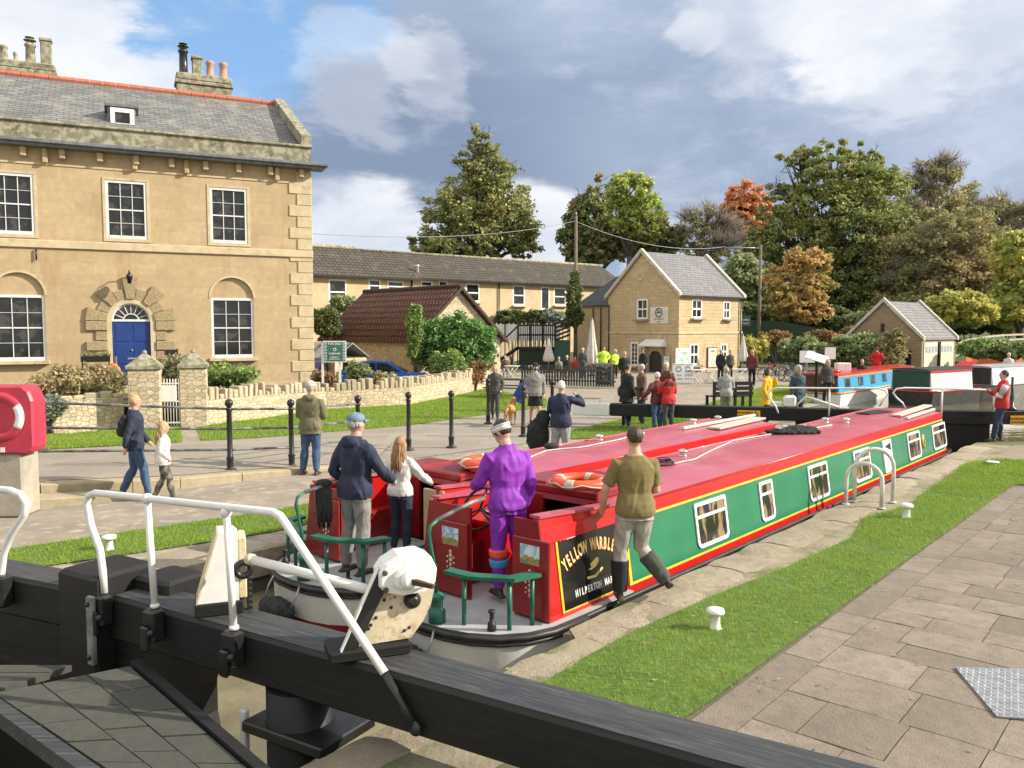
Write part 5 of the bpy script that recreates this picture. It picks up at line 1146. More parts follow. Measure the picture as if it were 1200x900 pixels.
def side_window(t, x0, x1, z0, z1, zr, sy=-1, split=.68, fw=.045):
    yb = sy*(cabin_y((z0+z1)/2, zr)); sh = Matrix.Translation((0, yb, (z0+z1)/2)) @ Matrix.Rotation(math.atan(.12/zr)*sy, 4, 'X') @ Matrix.Translation((0, 0, -(z0+z1)/2))
    f = MB(); r = min(.09, (x1-x0)*.35); y0, y1 = sy*.005, sy*.022
    def rr(a0, a1, b0, b1, q, m=6):
        p = [(a0+.02, b1), (a1-.02, b1), (a1, b1-.02)]
        p = [(a0, b1-.02), (a0+.02, b1), (a1-.02, b1), (a1, b1-.02)]
        p += [(a1-q+q*math.cos(-math.pi/2*i/m), b0+q+q*math.sin(-math.pi/2*i/m)) for i in range(m+1)]
        p += [(a0+q-q*math.sin(math.pi/2*i/m), b0+q-q*math.cos(math.pi/2*i/m)) for i in range(m+1)]
        return p
    o, n_ = rr(x0, x1, z0, z1, r), rr(x0+fw, x1-fw, z0+fw, z1-fw, r*.6)
    for i in range(len(o)):
        j = (i+1) % len(o); f.loft([[(o[i][0], y1, o[i][1]), (n_[i][0], y1, n_[i][1]), (n_[i][0], y0, n_[i][1]), (o[i][0], y0, o[i][1])], [(o[j][0], y1, o[j][1]), (n_[j][0], y1, n_[j][1]), (n_[j][0], y0, n_[j][1]), (o[j][0], y0, o[j][1])]], T=sh, cap=False)
    zs = z0+(z1-z0)*split; f.box(x0+fw, x1-fw, y0, y1, zs-.018, zs+.018, T=sh)
    w_ = f.build('cabin_window', white_c, t)
    g = MB(); g.add([(x, sy*.010, z) for x, z in n_], [tuple(range(len(n_)))], T=sh); g.build('pane', cglass, w_)
# ---- boat A
LA, ZA = 14.8, .82
boatA = narrowboat('narrowboat', 'green and red narrowboat with named black panel, moored along the right lock edge', (AO.x, AO.y, 0), ARZ, LA, ZA, deckz=-.05, semi=1.4)
O_side = (AO.x+AN.x*.85, AO.y+AN.y*.85)
def AS(px, py): return onp(O_side, ARZ, px, py)
for (l, r_, tp, bt) in ((815, 851, 584, 648), (890, 905.2, 561, 616), (946.5, 968.5, 540.5, 591), (999, 1017.5, 523, 568), (1061, 1075, 503, 542), (1089.5, 1104, 492.6, 529)):
    x0, x1 = AS(l, 600)[0], AS(r_, 600)[0]; xm = (l+r_)/2; side_window(boatA, x0, x1, .055, .615, ZA)
x0, x1 = AS(1034, 550)[0], AS(1043.5, 550)[0]
TS = Matrix(((1, 0, 0, 0), (0, 1, .12/ZA, -.90), (0, 0, 1, 0), (0, 0, 0, 1))); q = MB(); q.box(x0, x1, -.03, .01, .03, .63, T=TS); sd_ = q.build('side_door', white_c, boatA); q = MB(); q.add([(x0+.06, -.033, .52), (x1-.06, -.033, .57), (x1-.06, -.033, .42)], [(0, 1, 2)], T=TS); q.build('pane', glass, sd_)
xb, zb2 = AS(1082, 518); q = MB(); q.lathe([(.001, 0), (.15, 0), (.15, .01), (.001, .012)], 20, T=TS @ Matrix.Translation((xb, -.004, .34)) @ Matrix.Rotation(math.pi/2, 4, 'X')); bd = q.build('round_badge', yell, boatA)
q = MB(); q.torus((0, 0, .014), .12, .006, T=TS @ Matrix.Translation((xb, -.004, .34)) @ Matrix.Rotation(math.pi/2, 4, 'X')); q.box(xb-.03, xb+.03, -.024, -.017, .27, .41, T=TS); q.build('badge_mark', dgreen, bd)
# black name panel on the cockpit side
def npy(z): return -(cabin_y(z, ZA)-.03)
TPn = Matrix(((1, 0, 0, 0), (0, 1, -.075/ZA*-1, -.955), (0, 0, 1, 0), (0, 0, 0, 1)))      # sheared to the tumblehome
TPn = Matrix(((.99, 0, 0, .10), (0, 1, .133, -.8908), (0, 0, .909, -.108), (0, 0, 0, 1)))
q = MB(); q.box(.12, 1.24, -.006, .004, .075, .955, T=TPn); q.build('panel_border', yell, boatA)
q = MB(); q.box(.155, 1.205, -.011, -.0055, .11, .92, T=TPn); pn = q.build('name_panel', blkpanel, boatA)
def put_text(parent, name, txt, size, x, z, mat, y=-.016, sx=1, rot=0, T=TPn, bold=.0):
    v, f = text_geo(txt, size, .002, Matrix.Translation((x, y, z)) @ Matrix.Rotation(-rot, 4, 'Y') @ UPR, sx=sx, bold=bold); q = MB(); q.add(v, f, T=T); return q.build(name, mat, parent)
arc = "YELLOW WARBLER"; cxp, czp, Rr = .68, -.19, .78; n = len(arc)
for i, ch in enumerate(arc):
    if ch == ' ': continue
    a = R(33-66*i/(n-1)); x = cxp-Rr*math.sin(a)*1.08; z = czp+.12+Rr*math.cos(a)
    put_text(pn, 'letter', ch, .19, x, z, goldt, rot=a*.8, sx=.50, bold=.006); put_text(pn, 'letter_shade', ch, .19, x+.008, z-.008, redp, y=-.0135, rot=a*.8, sx=.50, bold=.006)
for i, ch in enumerate("HILPERTON MARINA"):
    if ch != ' ': put_text(pn, 'letter', ch, .105, .36+i*.052, .245+.0*i, white_c, sx=.60, bold=.003)
put_text(pn, 'small_lettering', 'MARINE', .055, .36, .875, white_c, sx=.8, bold=.003); q = MB(); q.torus((.215, 0, 0), .03, .008, a0=0, a1=math.pi, T=TPn @ Matrix.Translation((0, -.014, .86)) @ Matrix.Rotation(math.pi/2, 4, 'X')); q.build('small_emblem', white_c, pn)
q = MB(); q.plate([(.64, .50), (.70, .53), (.76, .56), (.80, .54), (.79, .50), (.74, .46), (.66, .44), (.60, .45), (.66, .47)], -.015, -.0125, T=TPn); q.plate([(.56, .38), (.70, .37), (.84, .43), (.86, .41), (.72, .34), (.57, .35)], -.015, -.0125, T=TPn); q.build('bird_emblem', goldt, pn)
# coach lines on the front cockpit frame, bulbous red end post
# ---- boat B
LB, ZB = 10.4, .78
Bo = Vector((AO.x, AO.y))+AB*(-.05)-AN*2.10
boatB = narrowboat('narrowboat', 'red and green narrowboat lying behind, against the left wall of the lock', (Bo.x, Bo.y, 0), ARZ, LB, ZB, semi=1.4, lower=1, til=.35, rqs=(1,), deckz=-.05)
# roses on cream inner door of boat B
q = MB(); q.box(.75, .79, -.80, -.45, -.03, .83, bev=.01); cd = q.build('cream_door', teak, boatB)
for k, (cy, cz, rr) in enumerate(rose_pts[:8]): q = MB(); q.ell((.745, -.62+cy*1.4, .52+cz*1.2), (.008, rr*1.3, rr*1.3), 8, 4); q.build('painted_rose', rose_m, cd)
for wx in (2.2, 4.3, 6.4, 8.2): side_window(boatB, wx, wx+.8, .02, .58, ZB, sy=-1); side_window(boatB, wx, wx+.8, .02, .58, ZB, sy=1)
for wx in (2.2, 5, 8, 11): side_window(boatA, wx, wx+.8, .0, .60, ZA, sy=1)
# console, steering wheel and engine hatch on A
q = MB(); q.box(.55, .95, .25, .62, 0, .62, bev=.02); q.loft([[(.5, .22, .60), (.5, .64, .60), (.97, .64, .78), (.97, .22, .78)], [(.5, .22, .64), (.5, .64, .64), (.97, .64, .82), (.97, .22, .82)]]); q.build('control_console', redp, boatA)
q = MB(); q.torus((0, 0, 0), .24, .017, 28, 8, T=Matrix.Translation((.35, .36, .82)) @ Matrix.Rotation(R(-62), 4, 'Y'))
for a in (0, 120, 240): q.tube([(0, 0, .0), (.23*math.cos(R(a)), .23*math.sin(R(a)), 0)], .014, 6, T=Matrix.Translation((.35, .36, .82)) @ Matrix.Rotation(R(-62), 4, 'Y'))
q.tube([(.35, .36, .82), (.62, .36, .68)], .025, 8); q.build('steering_wheel', black_m, boatA)
# things on the roofs
def roofpt(boat, x, y, zr): return Vector((boat.location.x, boat.location.y, 0))+Matrix.Rotation(ARZ, 3, 'Z') @ Vector((x, y, zr+.045*(1-(y/.765)**2)))
def AR(px, py):
    p = P(px, py, ZA+.03); d = Vector((p.x-AO.x, p.y-AO.y)); return d.dot(AB), -d.dot(AN)
def BR(px, py):
    p = P(px, py, ZB+.03); d = Vector((p.x-Bo.x, p.y-Bo.y)); return d.dot(AB), -d.dot(AN)
def vent(boat, x, y, zr):
    q = MB(); z = zr+.045*(1-(y/.765)**2); q.lathe([(.07, z-.005), (.07, z+.02), (.035, z+.025), (.035, z+.06), (.085, z+.062), (.08, z+.085), (.04, z+.105), (.003, z+.11)], 16, T=Tm(x, y)); q.build('mushroom_vent', brass, boat)
for px, py in ((941, 504), (913, 507), (967, 495), (991, 496), (800, 534), (880, 500)): x, y = AR(px, py); vent(boatA, x, max(-.6, min(.6, y)), ZA)
for px, py in ((812, 496), (841, 493), (702, 515)): x, y = BR(px, py); vent(boatB, x, max(-.58, min(.58, y)), ZB)
def lifebuoy(label, c, rz, tilt=0, sc=1.0):
    t = thing('lifebuoy', label, 'lifebuoy', c, rz, None); T = Matrix.Rotation(tilt, 4, 'Y'); q = MB(); q.torus((0, 0, .055), .29*sc, .082*sc, 32, 12, T=T, flat=.75); q.build('ring', orange, t)
    for a in range(4):
        q = MB(); am = math.pi/4+a*math.pi/2; q.torus((0, 0, .055), .29*sc, .085*sc, 5, 12, T=T, a0=am-.16, a1=am+.16, flat=.76); q.build('band', M("reflective_band", (.65, .55, .42)) if a == 0 and 'reflective_band' not in bpy.data.materials else bpy.data.materials['reflective_band'], t)
    q = MB(); q.tube([(.385*sc*math.cos(k/20*6.283), .385*sc*math.sin(k/20*6.283), .05+.02*math.sin(k*1.9)) for k in range(21)], .009, 5, T=T); q.build('grab_line', ropew, t); return t
p = P(680, 566, 1.02); lifebuoy('orange lifebuoy lying on the roof hatch of the nearer narrowboat', (p.x, p.y, ZA+.165), .3, sc=.92)
p = P(575, 541, 1.0); lb = lifebuoy('orange lifebuoy lying on the roof box of the farther narrowboat', (p.x, p.y, ZB+.155), 1.1, sc=1.12)
def roof_item(name, label, cat, mat, mbf): q = MB(); mbf(q); return tag(q.build(name, mat), label, cat)
def roof_world(boat, pts, zr, dz=0): return [tuple(roofpt(boat, x, y, zr)+Vector((0, 0, dz))) for x, y in pts]
def plank(lbl, boat, p0, p1, zr, w, h, mat, nm='plank', cat='plank', dz=.012):
    a, b = roofpt(boat, *p0, zr), roofpt(boat, *p1, zr); d = (b-a); L = d.length; T = Matrix.Translation(a+Vector((0, 0, dz))) @ d.to_track_quat('X', 'Z').to_matrix().to_4x4(); q = MB(); q.box(0, L, -w/2, w/2, 0, h, T=T, bev=.006); return tag(q.build(nm, mat), lbl, cat)
palewood = M("pale_plank", (.62, .50, .42), (.54, .42, .34), 8, .7, .2, 40, stretch=(.3, 3, 3)); 
a, b = AR(1050, 489), AR(1087, 477); plank('pale pink plank on the front roof of the nearer narrowboat, the farther of its pair', boatA, a, (b[0], b[1]), ZA, .2, .04, palewood)
a, b = AR(1062, 491), AR(1094, 481); plank('narrow white boat pole on the front roof of the nearer narrowboat, nearest its edge', boatA, a, b, ZA, .07, .05, ropew, 'boat_pole', 'pole')
a, b = AR(1010, 486), AR(1038, 483); plank('dark flat mat on the front roof of the nearer narrowboat', boatA, a, b, ZA, .35, .02, black_p, 'roof_mat', 'mat')
a, b = BR(800, 505), BR(884, 489); plank('long pale boat pole on the roof of the farther narrowboat', boatB, a, b, ZB, .06, .05, ropew, 'boat_pole', 'pole')
a, b = BR(836, 504), BR(890, 492); plank('wide pale gangplank beside the pole on the farther narrowboat', boatB, a, b, ZB, .28, .04, palewood, 'gangplank')
def rope(label, boat, pix, fn, zr, r=.012, mat=ropew, dz=.015):
    pts = [fn(px, py) for px, py in pix]; cp = []
    for i in range(len(pts)-1):
        for k in range(5):
            t = k/5; x = pts[i][0]*(1-t)+pts[i+1][0]*t; y = pts[i][1]*(1-t)+pts[i+1][1]*t; cp.append((x+.04*math.sin(i*2+t*3.1), max(-.66, min(.66, y+.03*math.sin(3*t+i)))))
    q = MB(); q.tube(roof_world(boat, cp, zr, dz), r, 6); return tag(q.build('mooring_rope', mat), label, 'rope')
rope('white mooring rope running along the roof of the nearer narrowboat', boatA, [(790, 546), (815, 541), (860, 516), (905, 509), (935, 506), (985, 498)], AR, ZA)
rope('white mooring rope along the farther roof, beside its black fender', boatB, [(600, 548), (640, 530), (690, 525), (735, 514), (757, 507)], BR, ZB)
q = MB(); cx_, cy_ = AR(775, 545)
for k in range(5): q.torus((0, 0, .012*k), .17-.012*k+.01*math.sin(k), .008, 26, 6, T=Matrix.Translation(roofpt(boatA, cx_+.01*k, min(.6, cy_), ZA)+Vector((0, 0, .015))) @ Matrix.Rotation(.12*math.sin(k*2), 4, 'X'))
tag(q.build('coiled_cable', ropeb), 'coil of black cable on the near end of the nearer boat roof', 'cable')
q = MB(); c_ = roofpt(boatA, *[AR(925, 503)[0]-.6, .25], ZA); q.ell((c_.x, c_.y, c_.z+.03), (.55, .28, .045), 14, 6); q.ell((c_.x+.25, c_.y+.25, c_.z+.05), (.3, .2, .05), 12, 6); o = organic(q, 'dark_cloth', CL['black'], .02, None, wr=.03, wf=8); tag(o, 'crumpled dark coat lying on the middle of the nearer boat roof', 'coat')
q = MB(); c_ = roofpt(boatB, *BR(646, 526), ZB); q.ell((c_.x, c_.y, c_.z+.05), (.13, .08, .06), 12, 8); tag(q.build('fender', ropeb), 'small black fender on the roof of the farther narrowboat', 'fender')
# coil of black rope hanging on B's tiller end
hk = roofpt(boatB, 0, 0, 0); hp2 = Vector((boatB.location.x, boatB.location.y, 0))+Matrix.Rotation(ARZ, 3, 'Z') @ Vector((-.42, -.05, .98))
q = MB()
for k in range(9):
    o_ = (k-4)*.018; L = .46+.05*math.sin(k*2.2); q.tube([hp2+Vector((o_, 0, .03)), hp2+Vector((o_-.03, .06, -.1)), hp2+Vector((o_-.02, .05, -L*.7)), hp2+Vector((o_, 0, -L)), hp2+Vector((o_+.02, -.05, -L*.7)), hp2+Vector((o_+.02, -.05, -.1)), hp2+Vector((o_, 0, .03))], .012, 6)
q.ell(hp2+Vector((0, 0, .03)), (.10, .05, .05), 10, 6); tag(q.build('rope_coil', ropeb), 'black rope coil hung over the swan-neck tiller of the farther narrowboat', 'rope')
# ================================================================ lock gates
GO, GA = (-3.3, 6.6), math.atan2(-.514, .857)
ng = thing('lock_gate', 'nearest black lock gate leaf with long balance beam and kinked white handrail', 'lock gate', (GO[0], GO[1], 0), GA)
def G(px, py, yo=0): return onp(GO, GA, px, py, yo)
def sag(*a): return a
mb = MB(); mb.box(-.02, 7.2, 0, .40, .22, .585, bev=.025); bm = mb.build('balance_beam', black_p, ng)
mb = MB(); mb.box(.02, 7.17, .03, .37, .584, .592); mb.build('beam_top', beam_top, bm)
mb = MB(); mb.box(-.56, -.03, -.12, .45, -.9, .76, bev=.03); mb.build('mitre_post', black_p, ng)
mb = MB(); mb.box(-.02, .42, .22, .62, .2, .70, bev=.03); mb.build('timber_block', black_p, ng)
mb = MB(); mb.box(-.08, .0, -.17, -.125, .05, .62, bev=.01)
mb.build('iron_strap', rail_grey, ng)
for z in (.12, .56): q = MB(); q.ell((-.04, -.18, z), (.022, .015, .022), 8, 5); q.build('bolt', black_m, ng)
gx = G(240, 830)[0]; mb = MB()     # gate leaf: boards up to a curved edge
edge = [(gx-.02, .22), (gx-.10, .05), (gx-.10, -.2), (gx+.0, -.6), (gx+.1, -1.2)]
mb.plate([(-.02, .219), (-.02, -2.5), (gx+.1, -2.5)]+edge[::-1], .05, .2); mb.build('gate_leaf', black_p, ng)
for z in (-.25, -.9): q = MB(); q.box(0, gx-.1, -.0, .049, z-.12, z+.12, bev=.01); q.build('gate_rail', black_p, ng)
hx_ = G(328, 860)[0]; mb = MB(); mb.lathe([(.24, -2.5), (.24, .219)], 24, T=Tm(hx_, .2)); mb.build('heel_post', black_p, ng)
mb = MB(); mb.box(hx_-.33, hx_+.45, -.06, .5, -.12, -.04, bev=.01); mb.build('heel_collar', black_m, ng)
mb = MB(); mb.box(hx_-.42, hx_-.36, .0, .05, -.5, .0, bev=.01); mb.build('white_gauge', white_p, ng)
# handrail
rl = MB(); zt = 1.47
pts = [(-.02, -.04, .62), (-.03, -.04, .80), (-.06, -.04, .98), (-.17, -.04, 1.16), (-.22, -.04, 1.33), (-.19, -.04, 1.41), (-.10, -.04, 1.44), (.1, -.04, 1.45), (1.2, -.04, 1.49), (1.96, -.04, 1.52), (2.03, -.04, 1.50), (2.08, -.04, 1.45), (2.93, -.04, .60)]
rl.tube(pts, .029, 12); rl.build('handrail', white_p, ng)
q = MB(); q.tube([(2.93, -.04, .60), (3.17, -.04, .31)], .027, 10); q.ell((3.17, -.04, .30), (.05, .03, .05), 8, 6); q.build('handrail_foot', black_m, ng)
for x in (.62, 1.52):
    q = MB(); q.tube([(x+.02, -.045, .60), (x-.04, -.04, 1.46)], .026, 10); q.ell((x-.04, -.04, 1.465), (.042, .042, .045), 10, 8); q.lathe([(.036, .62), (.036, .64), (.026, .65)], 10, T=Tm(x+.02, -.045)); q.build('rail_post', white_p, ng)
for x in (-.02, .64, 1.54):
    q = MB(); q.box(x-.07, x+.07, -.12, -.002, .36, .615, bev=.02); q.box(x-.045, x+.045, -.16, -.118, .30, .5, bev=.015); q.ell((x+.06, -.13, .45), (.03, .03, .03), 8, 6); q.build('rail_socket', black_m, ng)
# paddle gear A (white casing) on the beam; both gears stand skew to the beam
GR2 = R(20.7); TB = .592
pA = P(232, 724, TB); sA = 1/166
pa = thing('paddle_casing', 'white rust-streaked wedge casing standing on the near balance beam', 'paddle gear', (pA.x, pA.y, TB), GR2)
def gA(px, py): return ((px-232)*sA, (724-py)*sA-.0)
mb = MB(); mb.box(-.02, .33, -.02, .34, .001, .10, bev=.01); mb.build('base', black_p, pa)
mb = MB(); mb.plate([(.0, .101), (.30, .101), (.30, .60), (.27, .63), (.16, .635)], .0, .26); mb.build('casing', white_p, pa)
mb = MB(); mb.plate([(-.012, .101), (-.002, .101), (.158, .637), (.148, .637)], -.01, .27); mb.build('side_plate', cream_rust, pa)
mb = MB(); mb.box(.302, .36, .03, .30, .101, .58, bev=.01); mb.build('rack_guide', cream_rust, pa)
mb = MB(); mb.torus((0, 0, 0), .055, .025, 18, 8, T=Matrix.Translation((.335, .0, .34)) @ Matrix.Rotation(math.pi/2, 4, 'X')); mb.build('bearing', black_m, pa)
mb = MB()
for k in range(14): mb.box(.362, .40, .06, .12, -.36+k*.045, -.335+k*.045)
mb.box(.361, .375, .05, .13, -.38, .30); mb.build('rack', black_m, pa)
pB = P(432, 770, TB); sB = 1/176
pb = thing('paddle_gear', 'white gearbox on a rusty cheek plate with winding spindle, bolted to the balance beam', 'paddle gear', (pB.x, pB.y, TB), GR2)
def g2(px, py): return ((px-432)*sB, (770-py)*sB)
mb = MB(); mb.box(-.26, .28, -.05, .24, .001, .075, bev=.01); mb.build('base', black_p, pb)
ck = [g2(*p) for p in ((408, 757), (484, 755), (500, 735), (509, 716), (514, 694), (511, 672), (498, 656), (470, 652), (450, 666), (438, 690), (422, 722))]
for y0, y1 in ((.02, .05), (.13, .155)): mb = MB(); mb.plate(ck, y0, y1); mb.build('cheek_plate', cream_rust, pb)
mb = MB(); mb.plate([g2(*p) for p in ((400, 757), (417, 757), (457, 678), (444, 664))], -.04, .015); mb.build('black_strut', black_m, pb)
mb = MB(); mb.plate([g2(*p) for p in ((398.5, 757), (400, 757), (444, 664), (442.5, 664))], -.045, .0); mb.build('strut_edge', white_p, pb)
bx = [g2(*p) for p in ((443, 668), (450, 658), (466, 649), (492, 648), (506, 655), (513, 670), (511, 686), (499, 696), (470, 698), (450, 692), (443, 684))]
mb = MB(); N = len(bx); cx2 = sum(p[0] for p in bx)/N; cz2 = sum(p[1] for p in bx)/N
mb.loft([[(cx2+(x-cx2)*k, y, cz2+(z-cz2)*k) for x, z in bx] for y, k in ((.14, .95), (.12, 1.0), (-.05, 1.0), (-.085, .92))]); mb.build('gearbox', white_p, pb)
mb = MB(); mb.loft([[(cx2+.02+(x-cx2)*k, y, cz2-.01+(z-cz2)*k) for x, z in bx] for y, k in ((-.084, .62), (-.115, .60), (-.125, .5))]); mb.build('gearbox_cover', white_p, pb)
a = g2(476, 676); mb = MB(); mb.lathe([(.06, 0), (.055, .04), (.03, .05)], 18, T=Matrix.Translation((a[0], -.12, a[1])) @ Matrix.Rotation(math.pi/2, 4, 'X')); mb.build('spindle_boss', white_p, pb)
mb = MB(); mb.loft([[(a[0]-.02, -.15, a[1]-.02), (a[0]+.02, -.15, a[1]-.02), (a[0]+.02, -.15, a[1]+.02), (a[0]-.02, -.15, a[1]+.02)], [(a[0]+.12, -.26, a[1]-.035), (a[0]+.14, -.25, a[1]-.035), (a[0]+.14, -.25, a[1]-.01), (a[0]+.12, -.26, a[1]-.01)]]); mb.build('winding_spindle', M("rusty_steel", (.10, .065, .045), (.06, .04, .03), 12, .5, .3, metal=.5), pb)
dbm = M('dull_bolt', (.10, .09, .08), metal=.4)
for p_ in ((449, 667), (450, 687), (493, 671)): a = g2(*p_); q = MB(); q.lathe([(.018, 0), (.018, .014), (.012, .02)], 10, T=Matrix.Translation((a[0], -.085, a[1])) @ Matrix.Rotation(math.pi/2, 4, 'X')); q.build('bolt', dbm, pb)
a = g2(485, 708); mb = MB(); mb.lathe([(.058, 0), (.058, .03), (.038, .04), (.038, .06), (.02, .065)], 18, T=Matrix.Translation((a[0], .02, a[1])) @ Matrix.Rotation(math.pi/2, 4, 'X')); mb.build('shaft_end', black_m, pb)
for k, p_ in enumerate(((436, 733), (442, 725), (433, 737), (452, 705), (460, 715), (476, 745), (482, 742))): a = g2(*p_); q = MB(); q.ell((a[0], .018, a[1]), (.012, .010, .012), 8, 5); q.build('rivet', black_m, pb)
# cross shaft between them
sh_ = thing('cross_shaft', 'thick white round shaft linking the two paddle gears above the beam', 'shaft', (GO[0], GO[1], .592), GA)
a = G(292, 655, .2); b = G(440, 693, .2); mb = MB(); mb.tube([(a[0], .2, a[1]-.592), (b[0], .2, b[1]-.592)], .034, 14); mb.build('shaft', white_p, sh_); q = MB(); q.lathe([(.042, 0), (.042, .05)], 12, T=Matrix.Translation((a[0]-.01, .2, a[1]-.592)) @ Matrix.Rotation(math.pi/2, 4, 'Y')); q.build('collar', cream_rust, sh_)
# left leaf of the near gate
GA2 = math.atan2(-.41, .91); lg = thing('lock_gate', 'left leaf of the near lock gate, cut off by the picture edge', 'lock gate', (GO[0], GO[1], 0), GA2)
mb = MB(); mb.box(-7, -.60, .02, .42, .22, .57, bev=.025); bm = mb.build('balance_beam', black_p, lg); mb = MB(); mb.box(-6.97, -.62, .05, .39, .569, .576); mb.build('beam_top', beam_top, bm)
mb = MB(); mb.box(-3.2, -.58, .06, .2, -2.5, .219); mb.build('gate_leaf', black_p, lg)
def GL(px, py): return onp(GO, GA2, px, py)
pts = [GL(-190, 566), GL(0, 573), GL(14, 574), GL(27, 579), GL(33.5, 590), (GL(31, 603)), GL(16, 625), GL(7, 648), GL(4, 672), GL(7, 702)]
mb = MB(); mb.tube([(x, -.02, z) for x, z in pts], .031, 12); mb.build('handrail', white_p, lg)
q = MB(); x = GL(8, 706)[0]; q.box(x-.08, x+.08, -.1, .018, .33, .61, bev=.02); q.build('rail_socket', black_m, lg)
# timber footboards hung on the near gates
wm = stone_islands("footboard_wood", (.085, .085, .068), (.06, .063, .052), (.13, .125, .105), .5, 9)
ft = thing('gate_footboard', 'worn grey plank footboard fixed low on the near side of the lock gate', 'footboard', (0, 0, 0), 0)
cols = 3
A_, B_, C_, D_ = P(86, 780, .2), P(152, 780, .2), P(330, 935, .2), P(165, 925, .2); E_ = P(-8, 812, .2)
for i in range(cols):
    for j in range(6):
        def bl(u, v):
            top_ = E_.lerp(B_, u) if False else (E_+(A_-E_)*0).lerp(B_, u)
            lft = P(-8, 812, .2).lerp(P(150, 918, .2), v); rgt = P(86+66, 780, .2).lerp(C_, v); return lft.lerp(rgt, u)
        g_ = .006; off = (i % 2)*.45; v0, v1 = (j-off)/5, (j+1-off)/5; v0 = max(v0, -.0); v1 = min(v1, 1.1)
        if v1-v0 < .02: continue
        q = MB(); a, b, c_, d_ = bl(i/cols+g_, v0+.004), bl((i+1)/cols-g_, v0+.004), bl((i+1)/cols-g_, v1-.004), bl(i/cols+g_, v1-.004)
        q.loft([[(p.x, p.y, .15) for p in (a, d_, c_, b)], [(p.x, p.y, .2+.002*((i*3+j) % 3)) for p in (a, d_, c_, b)]]); q.build('plank', wm, ft)
def rim(a, b, w, nm, par, mt, z0=.12, z1=.225):
    d = (b-a).normalized(); n_ = Vector((-d.y, d.x, 0))*w; q = MB(); q.loft([[(a.x, a.y, z0), (a.x+n_.x, a.y+n_.y, z0), (a.x+n_.x, a.y+n_.y, z1), (a.x, a.y, z1)], [(b.x, b.y, z0), (b.x+n_.x, b.y+n_.y, z0), (b.x+n_.x, b.y+n_.y, z1), (b.x, b.y, z1)]]); q.build(nm, mt, par)
rim(P(-12, 814, .2), P(155, 930, .2), -.09, 'edge_board', ft, beam_top); rim(P(153, 778, .2), P(335, 937, .2), .07, 'edge_board', ft, black_p)
f2 = thing('gate_footboard', 'short planked footboard on the left gate leaf, at the left picture edge', 'footboard', (0, 0, 0), 0)
for k in range(3):
    a, b = P(-60, 779+k*9, .2), P(84-k*26, 779.5+k*9, .2); c_, d_ = P(58-k*26, 787.5+k*9, .2), P(-60, 787.5+k*9, .2)
    q = MB(); q.loft([[(p.x, p.y, .15) for p in (a, d_, c_, b)], [(p.x, p.y, .2) for p in (a, d_, c_, b)]]); q.build('plank', wm, f2)
# ---------------------------------------------------------------- far gates
C1 = Vector((9.75, 20.7)); 
def far_gate(label, ang, L, rail, sign, side):
    t = thing('lock_gate', label, 'lock gate', (C1.x, C1.y, 0), ang); s = side
    mb = MB(); mb.box(s*.05, s*(L-.0 if s > 0 else L-1.05), 0, .34, .36, .70, bev=.02); bm = mb.build('balance_beam', black_p, t)
    if s < 0: q = MB(); q.box(s*(L-1.04), s*L, -.005, .345, .355, .705, bev=.02); q.build('white_beam_end', white_p, bm); q = MB(); q.tube([(s*(L-.3), .17, .7), (s*(L-.3), .17, .82), (s*(L-.75), .17, .82), (s*(L-.75), .17, .7)], .014, 6); q.build('lifting_loop', rail_grey, bm)
    mb = MB(); mb.box(s*.05, s*2.4, .1, .22, -2.5, .359); mb.build('gate_leaf', black_p, t); mb = MB(); mb.box(s*.0+.02*s, s*.22, -.04, .36, -2.5, .74, bev=.02); mb.build('mitre_post', black_p, t)
    q = MB(); q.tube([(x, -.03, z) for x, z in rail], .024, 8); q.build('handrail', white_p, t); return t
fl_a = math.atan2(20.7-22.9, 9.75-1.72); Fo = (C1.x, C1.y)
def FL(px, py): return onp(Fo, fl_a, px, py)
rail = [FL(912, 484), FL(909, 476), FL(903, 468), FL(900, 461), FL(905, 455.5), FL(915, 454.5), FL(1000, 455), FL(1030, 455), FL(1038, 458), FL(1040, 463), FL(1035, 468), FL(1030, 476)]
fgL = far_gate('left leaf of the far lock gates, its black beam white at the end', fl_a, 8.35, rail, True, -1)
x, z = FL(972, 455); q = MB(); q.tube([(x, -.03, .5), (x, -.03, z)], .024, 8); q.build('rail_post', white_p, fgL)
def warn(par, fn, l, t_, r_, b, y):
    x0, z1 = fn(l, t_); x1, _ = fn(r_, t_); z0 = fn(l, b)[1]; q = MB(); q.box(x0, x1, y-.012, y, z0, z1); s_ = q.build('warning_sign', M("sign_yellow", (.80, .45, .02), rough=.5) if 'sign_yellow' not in bpy.data.materials else bpy.data.materials['sign_yellow'], par)
    w = x1-x0; q = MB(); cx_ = x1-w*.2; cz_ = (z0+z1)/2; h_ = (z1-z0)*.34; tri = [(cx_-h_, cz_-h_*.8), (cx_+h_, cz_-h_*.8), (cx_, cz_+h_)]
    for k in range(3): a, b2 = tri[k], tri[(k+1) % 3]; q.tube([(a[0], y-.016, a[1]), (b2[0], y-.016, b2[1])], .009, 4)
    v, f = text_geo('WARNING', .085, .002, Matrix.Translation((x0+w*.33, y-.015, cz_+.035)) @ UPR, bold=.002); q.add(v, f); v, f = text_geo('DANGER', .085, .002, Matrix.Translation((x0+w*.33, y-.015, cz_-.05)) @ UPR, bold=.002); q.add(v, f); q.build('lettering', black_m, s_)
warn(fgL, FL, 864, 480.5, 891, 489.5, -.002)
fr_a = math.atan2(-.15, 4.2)
def FR(px, py): return onp(Fo, fr_a, px, py)
rail = [FR(1060, 478), FR(1057, 472), FR(1050, 466), FR(1046, 460), FR(1050, 455.5), FR(1060, 454.5), FR(1115, 455.5), FR(1158, 457), FR(1163, 460), FR(1163, 482)]
